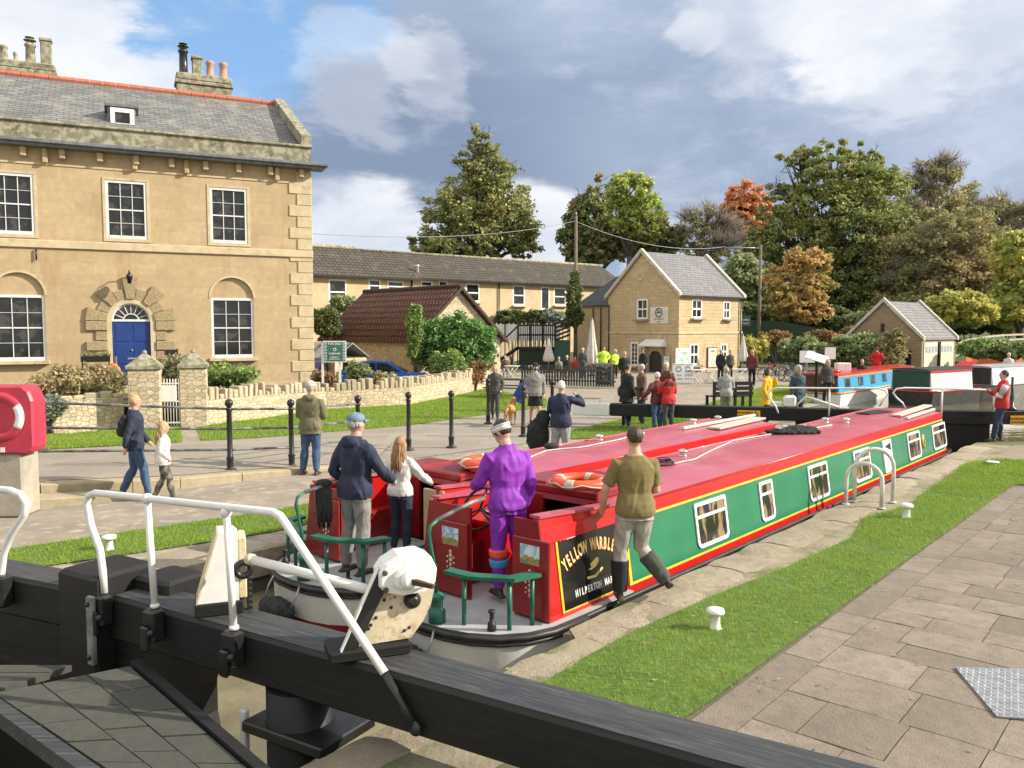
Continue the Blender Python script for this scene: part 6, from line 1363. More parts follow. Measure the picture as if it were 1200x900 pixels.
fgR = far_gate('right leaf of the far lock gates, where a man in a red gilet leans', fr_a, 7.5, rail, True, 1)
x, z = FR(1103.5, 455); q = MB(); q.tube([(x, -.03, .5), (x, -.03, z)], .024, 8); q.build('rail_post', white_p, fgR); warn(fgR, FR, 1184, 487, 1212, 498, -.002)
x = FR(1190, 480)[0]; q = MB(); q.lathe([(.12, .70), (.12, .76), (.05, .80), (.05, 1.05), (.035, 1.1), (.035, 1.55), (.001, 1.56)], 10, T=Tm(x, .17)); q.build('paddle_gear', black_m, fgR)
# far paddle gear white arch on left leaf
x, z = FL(1000, 478); 
pg = thing('paddle_gear', 'low white paddle gear frame on the far balance beam, before the woman in grey-blue', 'paddle gear', (C1.x, C1.y, 0), fl_a)
x = FL(926, 470)[0]; q = MB(); q.box(x-.16, x+.16, .05, .3, .701, 1.02, bev=.05); q.box(x-.5, x-.18, .1, .25, .701, .86, bev=.03); q.build('casing', white_p, pg); x = FL(955, 475)[0]; q = MB(); q.tube([(x-.5, .17, .70), (x-.2, .17, 1.0), (x+.6, .17, .74)], .03, 6); q.tube([(x-.2, .17, 1.0), (x+.5, .17, .70)], .02, 6); q.build('gear_bars', white_p, pg)
# ================================================================ lockside furniture
def bollard(label, p, r=.085, h=.24, z=0):
    t = thing('mooring_bollard', label, 'bollard', (p.x, p.y, z), 0, None)
    q = MB(); q.lathe([(r*1.0, 0), (r*.72, .02), (r*.66, h*.3), (r*.66, h*.68), (r*.8, h*.72)], 20); q.build('post', white_p, t)
    q = MB(); q.lathe([(r*.8, h*.72), (r*1.22, h*.75), (r*1.28, h*.84), (r*1.15, h*.95), (r*.6, h), (.003, h*1.005)], 20); q.build('cap', white_p, t); return t
b0 = bollard('white mushroom bollard standing on the near grass strip', P(838, 737), .068, .20)
bollard('white bollard at the grass edge beside the ladder hoops', P(1062, 607), .075, .22)
bollard('white bollard in the far stone edge near the end of the right lockside', P(1076, 574 if False else 547), .11, .08) if False else None
bollard('low white bollard at the right lockside just before the far gate', P(1163, 546), .10, .10)
bollard('small white bollard on the left lockside behind the near handrail', P(128, 645), .072, .20)
# ladder hoops on the right edge
hm = M("hoop_paint", (.68, .67, .63), (.50, .49, .45), 7, .5, .2, 40, stain=(.2, .15, .1))
def hoop(label, p0, p1, h):
    t = thing('ladder_hoop', label, 'grab rail', ((p0.x+p1.x)/2, (p0.y+p1.y)/2, 0), 0, None); c_ = t.location.copy(); a, b = p0-c_, p1-c_; m_ = (a+b)/2; r = (b-a)/2; pts = [a, a+Vector((0, 0, h-r.length))]
    for k in range(1, 12): th = math.pi*k/12; pts.append(m_-r*math.cos(th)+Vector((0, 0, h-r.length+r.length*math.sin(th))))
    pts += [b+Vector((0, 0, h-r.length)), b]; q = MB(); q.tube(pts, .032, 10); q.build('hoop', hm, t)
    for pp in (a, b): q = MB(); q.lathe([(.06, 0), (.06, .012), (.04, .02)], 12, T=Matrix.Translation(pp)); q.build('foot_flange', hm, t)
hoop('nearer of the two white ladder hoops on the right lock edge', P(991, 591), P(1033, 596), .68)
hoop('farther of the two white ladder hoops on the right lock edge', P(1001, 588), P(1046, 589), .86)
# black cast posts and rails
pst = [(270, 552, .13), (342, 548, .06), (420, 536, 0), (479, 528, 0), (529, 525, 0), (613, 512, 0), (647, 501, 0), (572, 497, 0)]
def cast_post(label, p, z):
    t = thing('railing_post', label, 'post', (p.x, p.y, z), 0, None); t.scale = (1, 1, 1.09); q = MB()
    q.lathe([(.12, 0), (.12, .035), (.065, .05), (.06, .06), (.06, .20), (.075, .22), (.05, .26), (.047, 1.02), (.06, 1.05), (.06, 1.08), (.04, 1.1)], 16); q.build('shaft', black_m, t)
    q = MB(); q.ell((0, 0, 1.165), (.075, .075, .075), 16, 10); q.build('ball_finial', black_m, t); return t
names = ['black ball-topped railing post left of the olive-jacketed man in the white hat', 'black ball-topped railing post beside the man in the white hat', 'black ball-topped railing post above the blue cap of the man on the boat', 'black ball-topped post behind the long-haired girl', 'black ball-topped post standing free behind the farther boat', 'black ball-topped post beside the dog and the man in shorts', 'black ball-topped post beside the man raising his arm', 'black ball-topped post at the far bend, by the dog-walking woman']
PP = []
for (px, py, z), nm in zip(pst, names): p = P(px, py, z); PP.append(p); cast_post(nm, p, z)
rt = thing('railing', 'three-bar galvanised railing running left from the ball-topped posts to the picture edge', 'railing', (0, 0, 0), 0)
e0, e1, e2 = PP[0], PP[1], PP[2]; lft = Q(-60, 470, 13.6)
for k, zz in enumerate((1.16, .79, .40)):
    ys = (571, 663, 748); l = Q(-40, (280+ys[k]/3)-(1.5, 0, -.5)[k], 14.6)
    q = MB(); q.tube([Vector((l.x, l.y, l.z)), Vector((e0.x, e0.y, e0.z+zz)), Vector((e1.x, e1.y, e1.z+zz)), Vector((e2.x, e2.y, e2.z+zz))], .024, 8); q.build('rail', rail_grey, rt)
# lifebuoy housing
pk = M("housing_pink_red", (.52, .04, .075), (.42, .03, .06), 3, .45, .1)
lh = thing('lifebuoy_housing', 'pinkish red lifebuoy housing with ring design on a pale stone plinth, at the left edge', 'lifebuoy housing', (P(8, 606).x, P(8, 606).y, 0), R(4))
ph = .95; q = MB(); q.box(-.36, .27, -.05, .45, 0, ph-.01, bev=.03); q.build('plinth', stone_islands("plinth_stone", (.45, .41, .33), (.40, .36, .29), (.5, .47, .4), .4, 4), lh)
W, Hh = .45, 1.0; rr = [(-W+.02, 0), (W-.08, 0), (W-.02, .03), (W+.02, .10), (W+.02, Hh-.22), (W-.03, Hh-.08), (W-.12, Hh), (-W+.08, Hh), (-W, Hh-.08), (-W, .08)]
q = MB(); q.loft([[(x*s_, y, ph+.5+(z-.5)*s_) for x, z in rr] for y, s_ in ((.3, .97), (.28, 1.0), (-.05, 1.0), (-.09, .95))][::-1]); q.build('case', pk, lh)
q = MB(); q.torus((0, 0, 0), .30, .065, 32, 10, T=Matrix.Translation((.0, -.10, ph+.55)) @ Matrix.Rotation(math.pi/2, 4, 'X'), flat=.6); rg_ = q.build('moulded_ring', pk, lh)
for a in (0, math.pi):
    q = MB(); q.torus((0, 0, .012), .30, .062, 9, 10, T=Matrix.Translation((.0, -.10, ph+.55)) @ Matrix.Rotation(math.pi/2, 4, 'X'), a0=a-.55, a1=a+.55, flat=.6); q.build('white_segment', white_c, rg_)
q = MB(); q.box(.0, .06, -.1, -.092, ph+.03, ph+.10); q.build('label_plate', white_c, lh); 
# garden wall with standing crenel stones
gw_ = thing('garden_wall', 'curving rubble garden wall topped with upright stones in front of the house', 'wall', (0, 0, 0), 0)
def wallrun(pts, h0, th=.45):
    q = MB(); 
    for i in range(len(pts)-1):
        a, b = pts[i], pts[i+1]; d = (b-a).normalized(); n_ = Vector((-d.y, d.x, 0))*th
        ha, hb = h0[i], h0[i+1]
        q.add([(a.x, a.y, -.1), (b.x, b.y, -.1), (b.x, b.y, hb), (a.x, a.y, ha), (a.x+n_.x, a.y+n_.y, -.1), (b.x+n_.x, b.y+n_.y, -.1), (b.x+n_.x, b.y+n_.y, hb), (a.x+n_.x, a.y+n_.y, ha)], [(0, 1, 2, 3), (3, 2, 6, 7), (5, 4, 7, 6), (4, 0, 3, 7), (1, 5, 6, 2)])
    return q
rightp = [P(238, 500), P(300, 491), P(382, 479.5), P(432, 477), P(480, 474), P(520, 467), P(550, 461), P(572, 454)]
rh = [.72, .72, .62, .62, .64, .66, .68, .70]
wallrun(rightp, rh).build('rubble_courses', rubble, gw_)
leftp = [P(-60, 515), P(0, 512), P(47, 510), P(100, 506), P(146, 503)]; wallrun(leftp, [.95, .95, .93, .9, .9]).build('rubble_courses', rubble, gw_)
q = MB(); rnd = random.Random(3)
for i in range(len(rightp)-1):
    a, b = rightp[i], rightp[i+1]; d = (b-a); L = d.length; d.normalize(); ang = math.atan2(d.y, d.x); s = 0
    while s < L-.1:
        w_ = rnd.uniform(.10, .20); hgt = rnd.uniform(.24, .42) if rnd.random() > .25 else rnd.uniform(.1, .2); z0 = rh[i]+(rh[i+1]-rh[i])*s/L
        q.box(0, w_, -.0, .40, 0, hgt, T=Matrix.Translation((a.x+d.x*s, a.y+d.y*s, z0-.02)) @ Matrix.Rotation(ang, 4, 'Z') @ Matrix.Rotation(rnd.uniform(-.08, .08), 4, 'Y'), bev=.025); s += w_+rnd.uniform(.015, .06)
q.build('upright_stones', crenel_m, gw_)
q = MB()
for i in range(len(leftp)-1):
    a, b = leftp[i], leftp[i+1]; d = (b-a); L = d.length; d.normalize(); ang = math.atan2(d.y, d.x); s = 0
    while s < L-.1:
        w_ = rnd.uniform(.2, .5); q.box(0, w_, 0, .42, 0, rnd.uniform(.06, .2), T=Matrix.Translation((a.x+d.x*s, a.y+d.y*s, .88)) @ Matrix.Rotation(ang, 4, 'Z'), bev=.03); s += w_+.02
q.build('coping_stones', crenel_m, gw_)
def gatepier(label, px0, px1, pyb, zt, zc):
    a, b = P(px0, pyb), P(px1, pyb); w_ = (b-a).length; t = thing('gate_pier', label, 'gate pier', ((a.x+b.x)/2, (a.y+b.y)/2+w_/2, 0), R(18)); h = w_/2*.96
    q = MB(); q.box(-h, h, -h, h, -.1, zt-.12, bev=.02); q.build('pier', rubble, t); q = MB(); q.box(-h-.05, h+.05, -h-.05, h+.05, zt-.118, zt, bev=.02); q.loft([[(-h-.02, -h-.02, zt+.001), (h+.02, -h-.02, zt+.001), (h+.02, h+.02, zt+.001), (-h-.02, h+.02, zt+.001)], [(-.05, -.05, zc-.06), (.05, -.05, zc-.06), (.05, .05, zc-.06), (-.05, .05, zc-.06)]]); q.ell((0, 0, zc-.03), (.07, .07, .07), 8, 6); q.build('pyramid_cap', lichen_stone, t)
gatepier('left stone gate pier with mossy pyramid cap below the blue door', 146, 182, 505, 1.78, 2.15)
gatepier('right stone gate pier with pyramid cap, nearer the lower right sash window', 207, 238, 501, 1.78, 2.15)
gt = thing('garden_gate', 'white iron garden gate with upright bars between the two stone piers', 'gate', (P(184, 503).x, P(184, 503).y+.25, 0), R(10)); w_ = (P(207, 503)-P(184, 503)).length
for k in range(7): q = MB(); q.tube([(.04+k*(w_-.08)/6, 0, .08), (.04+k*(w_-.08)/6, 0, 1.38)], .014, 6); q.build('bar', white_p, gt)
for z in (.15, .75, 1.25): q = MB(); q.box(0, w_, -.015, .015, z-.02, z+.02); q.build('cross_bar', white_p, gt)
q = MB(); q.box(.06, .42, -.035, -.02, .75, 1.2); q.build('notice', white_c, gt)
# garden bed behind the wall
bed = [rightp[0], rightp[2]+Vector((0, .3, 0)), Vector((-6.9, 29.6, 0)), Vector((HO[0]-.1, HO[1]-.2, 0)), Vector((-22, 23.1, 0)), Vector((-22, 19, 0)), leftp[0]+Vector((0, .4, 0)), leftp[-1]+Vector((0, .4, 0)), P(207, 500)+Vector((0, .8, 0))]
struct(sheet('garden_bed', bed, .62, M("garden_soil", (.10, .09, .05), (.08, .10, .035), 2, .95, 1, 20)))
# for sale board
fs = thing('sale_board', 'green for-sale board with white patterned edge on two white posts beside the house corner', 'sign', (P(393, 470).x*28.6/P(393, 470).y, 28.6, .3), R(8))
sc = 28.6/F; w_, h_ = 27*sc, 25*sc; z0 = zat(424.5, 28.6)-.3
q = MB(); q.box(-w_/2, w_/2, -.03, -.0, z0, z0+h_); q.build('board', white_c, fs)
q = MB(); q.box(-w_/2+.035, w_/2-.035, -.038, -.031, z0+.035, z0+h_-.035); q.build('face', M("sale_green", (.05, .15, .12), rough=.5), fs)
q = MB(); 
for sx_ in (-1, 1):
    for k in range(6): q.torus((0, 0, 0), .035, .008, 10, 4, T=Matrix.Translation((sx_*(w_/2-.09), -.04, z0+.1+k*.11)) @ Matrix.Rotation(math.pi/2, 4, 'X'))
for tx, zz, sz in (('FOR SALE', h_-.1, .105), ('COBB FARR', .30, .075), ('01225 866111', .18, .05), ('BRADFORD ON AVON', .11, .035)):
    v, f = text_geo(tx, sz, .002, Matrix.Translation((0, -.042, z0+zz)) @ UPR, bold=.002); q.add(v, f)
q.torus((0, 0, 0), .05, .01, 10, 4, T=Matrix.Translation((0, -.042, z0+.44)) @ Matrix.Rotation(math.pi/2, 4, 'X')); q.build('lettering', white_c, fs)
for x in (-.42, .17): q = MB(); q.box(x-.04, x+.04, .0, .06, -.3, z0+h_*(.4 if x > 0 else .9)); q.build('board_post', white_p, fs)
# window box with plants + hanging orange bag
wx_, wz_ = H(113, 420, -.2); wbx = thing('window_box', 'dark trough of brown plants fixed left of the blue door', 'planter', (HO[0]+math.cos(HA)*wx_+math.sin(HA)*1.2, HO[1]+math.sin(HA)*wx_-math.cos(HA)*1.2, 0), HA)
zq = zat(424, wbx.location.y); q = MB(); q.box(-.42, .42, -.13, .13, zq, zq+.18, bev=.02); q.build('trough', black_p, wbx); 
for x in (-.38, .38): q = MB(); q.box(x-.02, x+.02, -.02, .02, .6, zq); q.build('leg', black_p, wbx)
q = MB(); rnd = random.Random(8)
for k in range(90): x, y = rnd.uniform(-.42, .42), rnd.uniform(-.12, .12); q.tube([(x, y, zq+.17), (x+rnd.uniform(-.1, .1), y+rnd.uniform(-.08, .08), zq+rnd.uniform(.24, .36))], [.014, .004], 3)
q.build('dry_plants', M("dry_stems", (.25, .22, .10), (.15, .16, .06), 20), wbx)
yb_ = wbx.location.y-.2; q = MB(); a = Q(134, 447, yb_); b = Q(134, 427, yb_); q.ell(((a.x+b.x)/2, yb_, (a.z+b.z)/2), (.20, .12, .30), 12, 10); q.ell(((a.x+b.x)/2+.06, yb_, a.z+.1), (.18, .12, .14), 10, 8); ob = organic(q, 'orange_bag', M("orange_cloth", (.75, .25, .02), (.6, .17, .01), 5, .6), .03, None, wr=.03, wf=8); tag(ob, 'bright orange cloth bag hanging on the fence left of the gate pier', 'bag')
q = MB(); q.box(b.x-.06, b.x+.0, yb_+.12, yb_+.18, .6, b.z+.25); tag(q.build('wooden_stake', M("old_wood", (.22, .18, .13), (.15, .12, .09), 8)), 'thin wooden stake holding up the orange bag', 'stake')
# utility poles and wires
pwood = M("pole_wood", (.20, .16, .12), (.14, .11, .08), 6, .9, .4)
def upole(label, px, pt, pb, Y, arm=None):
    a, b = Q(px, pb, Y), Q(px, pt, Y); t = thing('utility_pole', label, 'pole', (a.x, Y, 0), 0); q = MB(); q.tube([(0, 0, 0), (0, 0, b.z)], [.15, .10], 10); q.build('post', pwood, t); return t, b
u1, top1 = upole('slim utility pole wrapped in ivy beside the terrace', 674.5, 253, 375, 57); q = MB(); q.tube([(0, 0, top1.z), (0, 0, top1.z+.25)], .05, 6); q.build('pole_top', galv, u1)
u2, top2 = upole('tall wooden utility pole behind the right end of the canalside cottage', 889.5, 287, 390, 66)
q = MB(); aL = Q(847, 289, 66); q.tube([(aL.x-top2.x, 0, top2.z-.2), (0.05, 0, top2.z-.25)], .05, 6); q.build('lamp_arm', galv, u2)
q = MB(); q.tube([(0, 0, top2.z-.3), (.9, .5, 3.5)], .012, 4); q.build('stay_wire', black_m, u2)
def wire(label, a, b, sag_, n=24): q = MB(); q.tube([a.lerp(b, i/n)-Vector((0, 0, sag_*4*(i/n)*(1-i/n))) for i in range(n+1)], .016, 4); tag(q.build('overhead_wire', galv), label, 'wire')
wire('thin overhead wire from the stone house to the ivy-wrapped pole', Q(340, 272, 33), Q(674, 259, 57), .55); wire('thin overhead wire from the ivy-wrapped pole to the pole behind the cottage', Q(674, 259, 57), Q(850, 289, 66), .8)
# cars behind the wall
def car(label, p, rz, paint):
    t = thing('parked_car', label, 'car', (p.x, p.y, 0), rz, 'cars parked behind the garden wall')
    prof = [(-2.0, .35), (-2.02, .75), (-1.85, .95), (-1.3, 1.02), (-.95, 1.05), (.9, 1.02), (1.6, .95), (2.0, .8), (2.08, .5), (2.0, .3)]
    q = MB(); q.loft([[(x, y, z*(1 if abs(y) < .8 else .97)) for x, z in prof] for y in (-.85, -.8, .8, .85)][::-1]); q.build('body', paint, t)
    top = [(-1.75, 1.0), (-1.15, 1.42), (-.5, 1.5), (.2, 1.46), (.95, 1.0)]
    q = MB(); q.loft([[(x*k, y, 1.0+(z-1.0)) for x, z in top] for y, k in ((-.62, 1), (-.58, 1), (.58, 1), (.62, 1))][::-1]); q.build('roof', paint, t)
    for sy in (-1, 1):
        q = MB(); q.plate([(-1.35, 1.06), (-.98, 1.36), (-.3, 1.42), (-.3, 1.06)], sy*.625, sy*.64); q.build('side_window', glass, t); q = MB(); q.plate([(-.22, 1.06), (-.22, 1.42), (.18, 1.38), (.72, 1.06)], sy*.625, sy*.64); q.build('side_window', glass, t)
        for x in (-1.3, 1.25): q = MB(); q.lathe([(.33, -.1), (.33, .1)], 18, T=Matrix.Translation((x, sy*.78, .33)) @ Matrix.Rotation(math.pi/2, 4, 'X')); w2_ = q.build('wheel', black_p, t); q = MB(); q.lathe([(.2, -.11), (.2, .115)], 14, T=Matrix.Translation((x, sy*.78, .33)) @ Matrix.Rotation(math.pi/2, 4, 'X')); q.build('hub_cap', galv, w2_)
        q = MB(); q.ell((2.0, sy*.6, .68), (.1, .18, .1), 10, 6); q.build('headlight', white_c, t)
    q = MB(); q.add([(.97, -.55, 1.03), (.97, .55, 1.03), (.28, .5, 1.44), (.28, -.5, 1.44)], [(0, 1, 2, 3)]); q.build('windscreen', glass, t); return t
bp = M("car_blue", (.015, .10, .42), rough=.25, coat=.5, bump=0); sp = M("car_silver", (.42, .46, .46), rough=.3, coat=.5); vp = M("van_navy", (.03, .03, .09), rough=.4)
car('bright blue hatchback parked behind the garden wall', Q(450, 430, 33.5), R(4), bp); car('pale silver car parked behind the for-sale board', Q(407, 430, 34.5), R(8), sp); car('dark navy car half hidden by the house corner', Q(371, 430, 34), R(80), vp)
# pub seating: picket fence, parasols, tables, boards
pf = thing('picket_fence', 'low dark picket fence around the cottage seating area', 'fence', (0, 0, 0), 0)
fa = [P(612, 452), P(660, 453), P(722, 455)]; dkw = M("dark_fence_wood", (.035, .04, .035), (.06, .065, .055), 6, .8)
n = 0; q = MB()
for i in range(2):
    a, b = fa[i], fa[i+1]; k = int((b-a).length/.135)
    for j in range(k):
        p = a.lerp(b, j/k); q.box(p.x-.045, p.x+.045, p.y-.015, p.y+.015, .05, 1.02+.02*math.sin(j*3)); n += 1
q.build('pickets', dkw, pf)
for z in (.3, .8): q = MB(); q.tube([fa[0]+Vector((0, .05, z)), fa[1]+Vector((0, .05, z)), fa[2]+Vector((0, .05, z))], .035, 4); q.build('rail', dkw, pf)
canv = cloth("parasol_canvas", (.62, .60, .55), (.52, .50, .45), scale=4)
def parasol(label, px, pt, pb, Y, w_):
    top, bot = Q(px, pt, Y), Q(px, pb, Y); h = top.z-max(0, bot.z-.0); zb_ = max(.7, bot.z); t = thing('parasol', label, 'parasol', (top.x, Y, 0), 0)
    prof = [(.02, top.z), (.07, top.z-.15), (w_*.55, top.z-(top.z-zb_)*.45), (w_*.95, top.z-(top.z-zb_)*.8), (w_, zb_+.1), (w_*.8, zb_)]
    q = MB(); q.loft([[(r*(1+.16*math.cos(8*th))*math.cos(th), r*(1+.16*math.cos(8*th))*math.sin(th), z) for th in [2*math.pi*j/48 for j in range(48)]] for r, z in prof], smooth=True); q.build('folded_canopy', canv, t)
    q = MB(); q.tube([(0, 0, 0), (0, 0, top.z+.08)], .03, 8); q.build('pole', galv, t); q = MB(); q.lathe([(.3, 0), (.3, .06), (.05, .1)], 14); q.build('base', black_p, t)
parasol('tall folded cream parasol in front of the cottage wing', 694, 374, 432, 48, .32); parasol('small folded white parasol by the dark steps', 643, 397, 427, 52, .32); parasol('folded cream parasol at the right end of the cottage', 871, 393, 430, 52, .30)
def aboard(label, px, pb, w_=.6, h_=1.0, dark=False, txt=('TEA', 'CAKE')):
    p = P(px, pb); t = thing('sandwich_board', label, 'sign', (p.x, p.y, 0), R(-6)); 
    for s_, rx in ((0, R(-11)), (1, R(11))):
        T = Matrix.Translation((0, s_*.36-.18, 0)) @ Matrix.Rotation(rx, 4, 'X'); q = MB(); q.box(-w_/2, w_/2, -.012, .012, .05, h_, T=T, bev=.004); pnl = q.build('panel', white_p if not dark else galv, t)
        if not s_:
            q = MB(); q.box(-w_/2+.05, w_/2-.05, -.018, -.0125, .12, h_-.06, T=T); q.build('face', (black_p if dark else white_c), pnl); q = MB()
            for k, tx in enumerate(txt): v, f = text_geo(tx, .15, .002, Matrix.Translation((0, -.021, h_*.42-k*.18)) @ UPR); q.add(v, f, T=T)
            q.torus((0, 0, 0), .13, .02, 16, 5, T=T @ Matrix.Translation((0, -.021, h_*.72)) @ Matrix.Rotation(math.pi/2, 4, 'X')); q.build('lettering', white_c if dark else black_m, pnl)
aboard('dark chalkboard sandwich board at the right end of the picket fence', 708, 453, .8, 1.15, True, ('TEAS', 'ICES')); aboard('left of the two white sandwich boards before the arched cottage door', 795, 450, .62, 1.05); aboard('right of the two white sandwich boards before the arched cottage door', 805.5, 450, .55, 1.05, False, ('OPEN', 'BOATS'))
def fold_table(label, px, pb, w_=.7):
    p = P(px, pb); t = thing('folding_table', label, 'table', (p.x, p.y, 0), R(random.uniform(-30, 30)), 'white folding tables outside the cottage'); q = MB(); q.box(-w_/2, w_/2, -w_/2, w_/2, .70, .73, bev=.008); q.build('tabletop', white_p, t)
    for y in (-.28, .28):
        for s_ in (-1, 1): q = MB(); q.tube([(s_*.3, y, 0), (-s_*.26, y, .70)], .022, 5); q.build('leg', white_p, t)
for i, (px, pb) in enumerate(((816, 450), (832, 449), (866, 449), (600, 444), (625, 444), (585, 441))): fold_table(['white folding table nearest the sandwich boards', 'white folding table under the notice board', 'white slatted folding table at the right end of the cottage', 'white folding table in the middle below the white fence', 'white folding table nearest the small folded parasol', 'white folding table nearest the shed gable'][i], px, pb)
bb_ = thing('bench', 'black slatted park bench on the lawn behind the far balance beam', 'bench', (P(850, 479).x, P(850, 479).y, 0), R(10)); 
for z in (.45,): 
    for k in range(4): q = MB(); q.box(-.72, .72, .02-.13*k-.05, .02-.13*k+.05, z, z+.03); q.build('seat_slat', black_p, bb_)
for k in range(3): q = MB(); q.box(-.72, .72, -.62, -.58, .52+k*.17, .64+k*.17); q.build('back_slat', black_p, bb_)
for x in (-.66, .1, .66): q = MB(); q.box(x-.04, x+.04, -.58, -.5, 0, .98); q.build('leg', black_p, bb_); q = MB(); q.box(x-.04, x+.04, .0, .08, 0, .449); q.build('leg', black_p, bb_)
# white panel fence, dark deck and stairs left of the cottage
wf = thing('panel_fence', 'white slatted panel fence above the dark deck, left of the cottage', 'fence', (0, 0, 0), 0); YF = 60
a, b = Q(577, 380, YF), Q(656, 384, YF); zt = a.z; zl = Q(600, 399, YF).z
q = MB(); q.box(a.x, b.x, YF, YF+.05, zl, zt); q.build('panels', white_p, wf); q = MB(); x = a.x
for k in range(17): q = MB(); q.box(a.x+k*(b.x-a.x)/16-.04, a.x+k*(b.x-a.x)/16+.04, YF-.06, YF-.003, 0, zt+.1); q.build('fence_post', black_p if k % 3 == 0 else white_p, wf)
dk = thing('timber_deck', 'dark timber deck and stair with open rails beside the cottage', 'deck', (0, 0, 0), 0)
a, b = Q(608, 395, 57), Q(650, 395, 57); z1 = Q(608, 381, 57).z; z0 = Q(608, 407, 57).z
q = MB(); q.box(a.x, b.x, 57, 59, z0-.2, z0); q.build('floor', black_p, dk)
for z in (z1, (z1+z0)/2+.1): q = MB(); q.box(a.x, b.x, 56.95, 57.03, z-.07, z+.05); q.build('rail', black_p, dk)
q = MB()
for k in range(18): x = a.x+(b.x-a.x)*k/17; q = MB(); q.box(x-.03, x+.03, 57.035, 57.08, z0, z1); q.build('baluster', black_p, dk)
q = MB(); q.tube([(a.x, 57, z1), (a.x-2.2, 57, .9)], .06, 4); q.build('stair_rail', black_p, dk); q = MB(); q.tube([(a.x, 57.3, z0), (a.x-2.2, 57.3, 0)], .12, 4); q.build('stringer', black_p, dk)
q = MB(); q.box(a.x, b.x, 57.1, 57.2, 0, z0-.2); q.build('deck_skirt', M("dark_green_board", (.02, .035, .02)), dk)
ds = thing('slatted_screen', 'black slatted screen with white gaps against the cottage wing', 'fence', (0, 0, 0), 0); a, b = Q(650, 400, 56), Q(668, 400, 56)
for k in range(5): q = MB(); q.loft([[(a.x, 56, 1.9+k*.28), (a.x, 56.05, 1.9+k*.28), (a.x, 56.05, 2.05+k*.28), (a.x, 56, 2.05+k*.28)], [(b.x, 56, 2.3+k*.28), (b.x, 56.05, 2.3+k*.28), (b.x, 56.05, 2.45+k*.28), (b.x, 56, 2.45+k*.28)]]); q.build('slat', black_p, ds)
q = MB(); q.box(a.x, b.x, 56.1, 56.15, 0, 2.0); q.build('green_panel', dkgreen, ds)
pt_ = thing('picnic_table', 'dark wooden picnic table on the verge behind the dog-walking woman', 'picnic table', (P(596, 468).x, P(596, 466).y, 0), R(-20))
q = MB(); q.box(-.8, .8, -.35, .35, .72, .77); q.build('tabletop', dkw, pt_)
for y in (-.7, .7): q = MB(); q.box(-.8, .8, y-.13, y+.13, .42, .46); q.build('bench_seat', dkw, pt_)
for x in (-.6, .6):
    for s_ in (-1, 1): q = MB(); q.tube([(x, s_*.7, 0), (x, s_*.2, .72)], .05, 4); q.build('leg', dkw, pt_)
# green board fence and timber rail fence on the right
gf = thing('board_fence', 'long dark green board fence below the trees on the right', 'fence', (0, 0, 0), 0); q = MB(); a, b, c_ = Q(868, 375, 68), Q(916, 377, 66), Q(1018, 395, 60)
for p0, p1 in ((a, b), (b, c_)): q.loft([[(p0.x, p0.y, 0), (p0.x, p0.y+.06, 0), (p0.x, p0.y+.06, p0.z), (p0.x, p0.y, p0.z)], [(p1.x, p1.y, 0), (p1.x, p1.y+.06, 0), (p1.x, p1.y+.06, p1.z), (p1.x, p1.y, p1.z)]])
q.build('boards', M("fence_green", (.02, .05, .025), (.015, .035, .02), 3, .8), gf)
tf = thing('post_and_rail_fence', 'pale timber post-and-rail fence rising to the right of the stone hut', 'fence', (0, 0, 0), 0); pw_ = M("pale_timber", (.50, .44, .33), (.36, .31, .22), 6, .9, .3)
fp = [Q(1119, 404, 56), Q(1128, 399, 57), Q(1140, 396.5, 58.5), Q(1152, 394.5, 60), Q(1164, 393, 61), Q(1176, 392, 62), Q(1188, 391.5, 63), Q(1200, 391, 64), Q(1212, 391, 65), Q(1224, 391, 66)]
for p in fp: q = MB(); q.box(p.x-.07, p.x+.07, p.y-.06, p.y+.06, p.z-1.35, p.z+.05); q.build('fence_post', pw_, tf)
for k, dz in enumerate((-.05, -.42, -.8)):
    q = MB()
    for i in range(len(fp)-1): a, b = fp[i], fp[i+1]; q.loft([[(a.x, a.y-.09, a.z+dz-.07), (a.x, a.y-.065, a.z+dz-.07), (a.x, a.y-.065, a.z+dz+.07), (a.x, a.y-.09, a.z+dz+.07)], [(b.x, b.y-.09, b.z+dz-.07), (b.x, b.y-.065, b.z+dz-.07), (b.x, b.y-.065, b.z+dz+.07), (b.x, b.y-.09, b.z+dz+.07)]])
    q.build('fence_rail', pw_, tf)
q = MB(); fq = [(p.x, p.y+.1, p.z-1.0) for p in fp]
# bank under the fence
bk = MB(); 
for i in range(len(fp)-1):
    a, b = fp[i], fp[i+1]
    for (y0, z0, y1, z1) in ((-7, .1, -3.5, .9), (-3.5, .9, 0, None), (0, None, 12, 'b')):
        def zz(p, z): return p.z-1.15 if z is None else (p.z-.3 if z == 'b' else min(z, p.z-1.2))
        bk.quad((a.x, a.y+y0, zz(a, z0)), (b.x, b.y+y0, zz(b, z0)), (b.x, b.y+y1, zz(b, z1)), (a.x, a.y+y1, zz(a, z1)))
struct(bk.build('fence_bank', M("bank_cover", (.07, .11, .03), (.11, .12, .04), 1, .95, .8, 10)))
nf = None and tag(MB().tube([(Q(1153, 410, 47).x+i*.55, 47+.25*math.sin(i), 1.75-.25*(i % 3 == 1)) for i in range(9)], .02, 4).build('t', ropeb), 'x', 'x')
q = MB(); base = Q(1132, 425, 46); prev = None
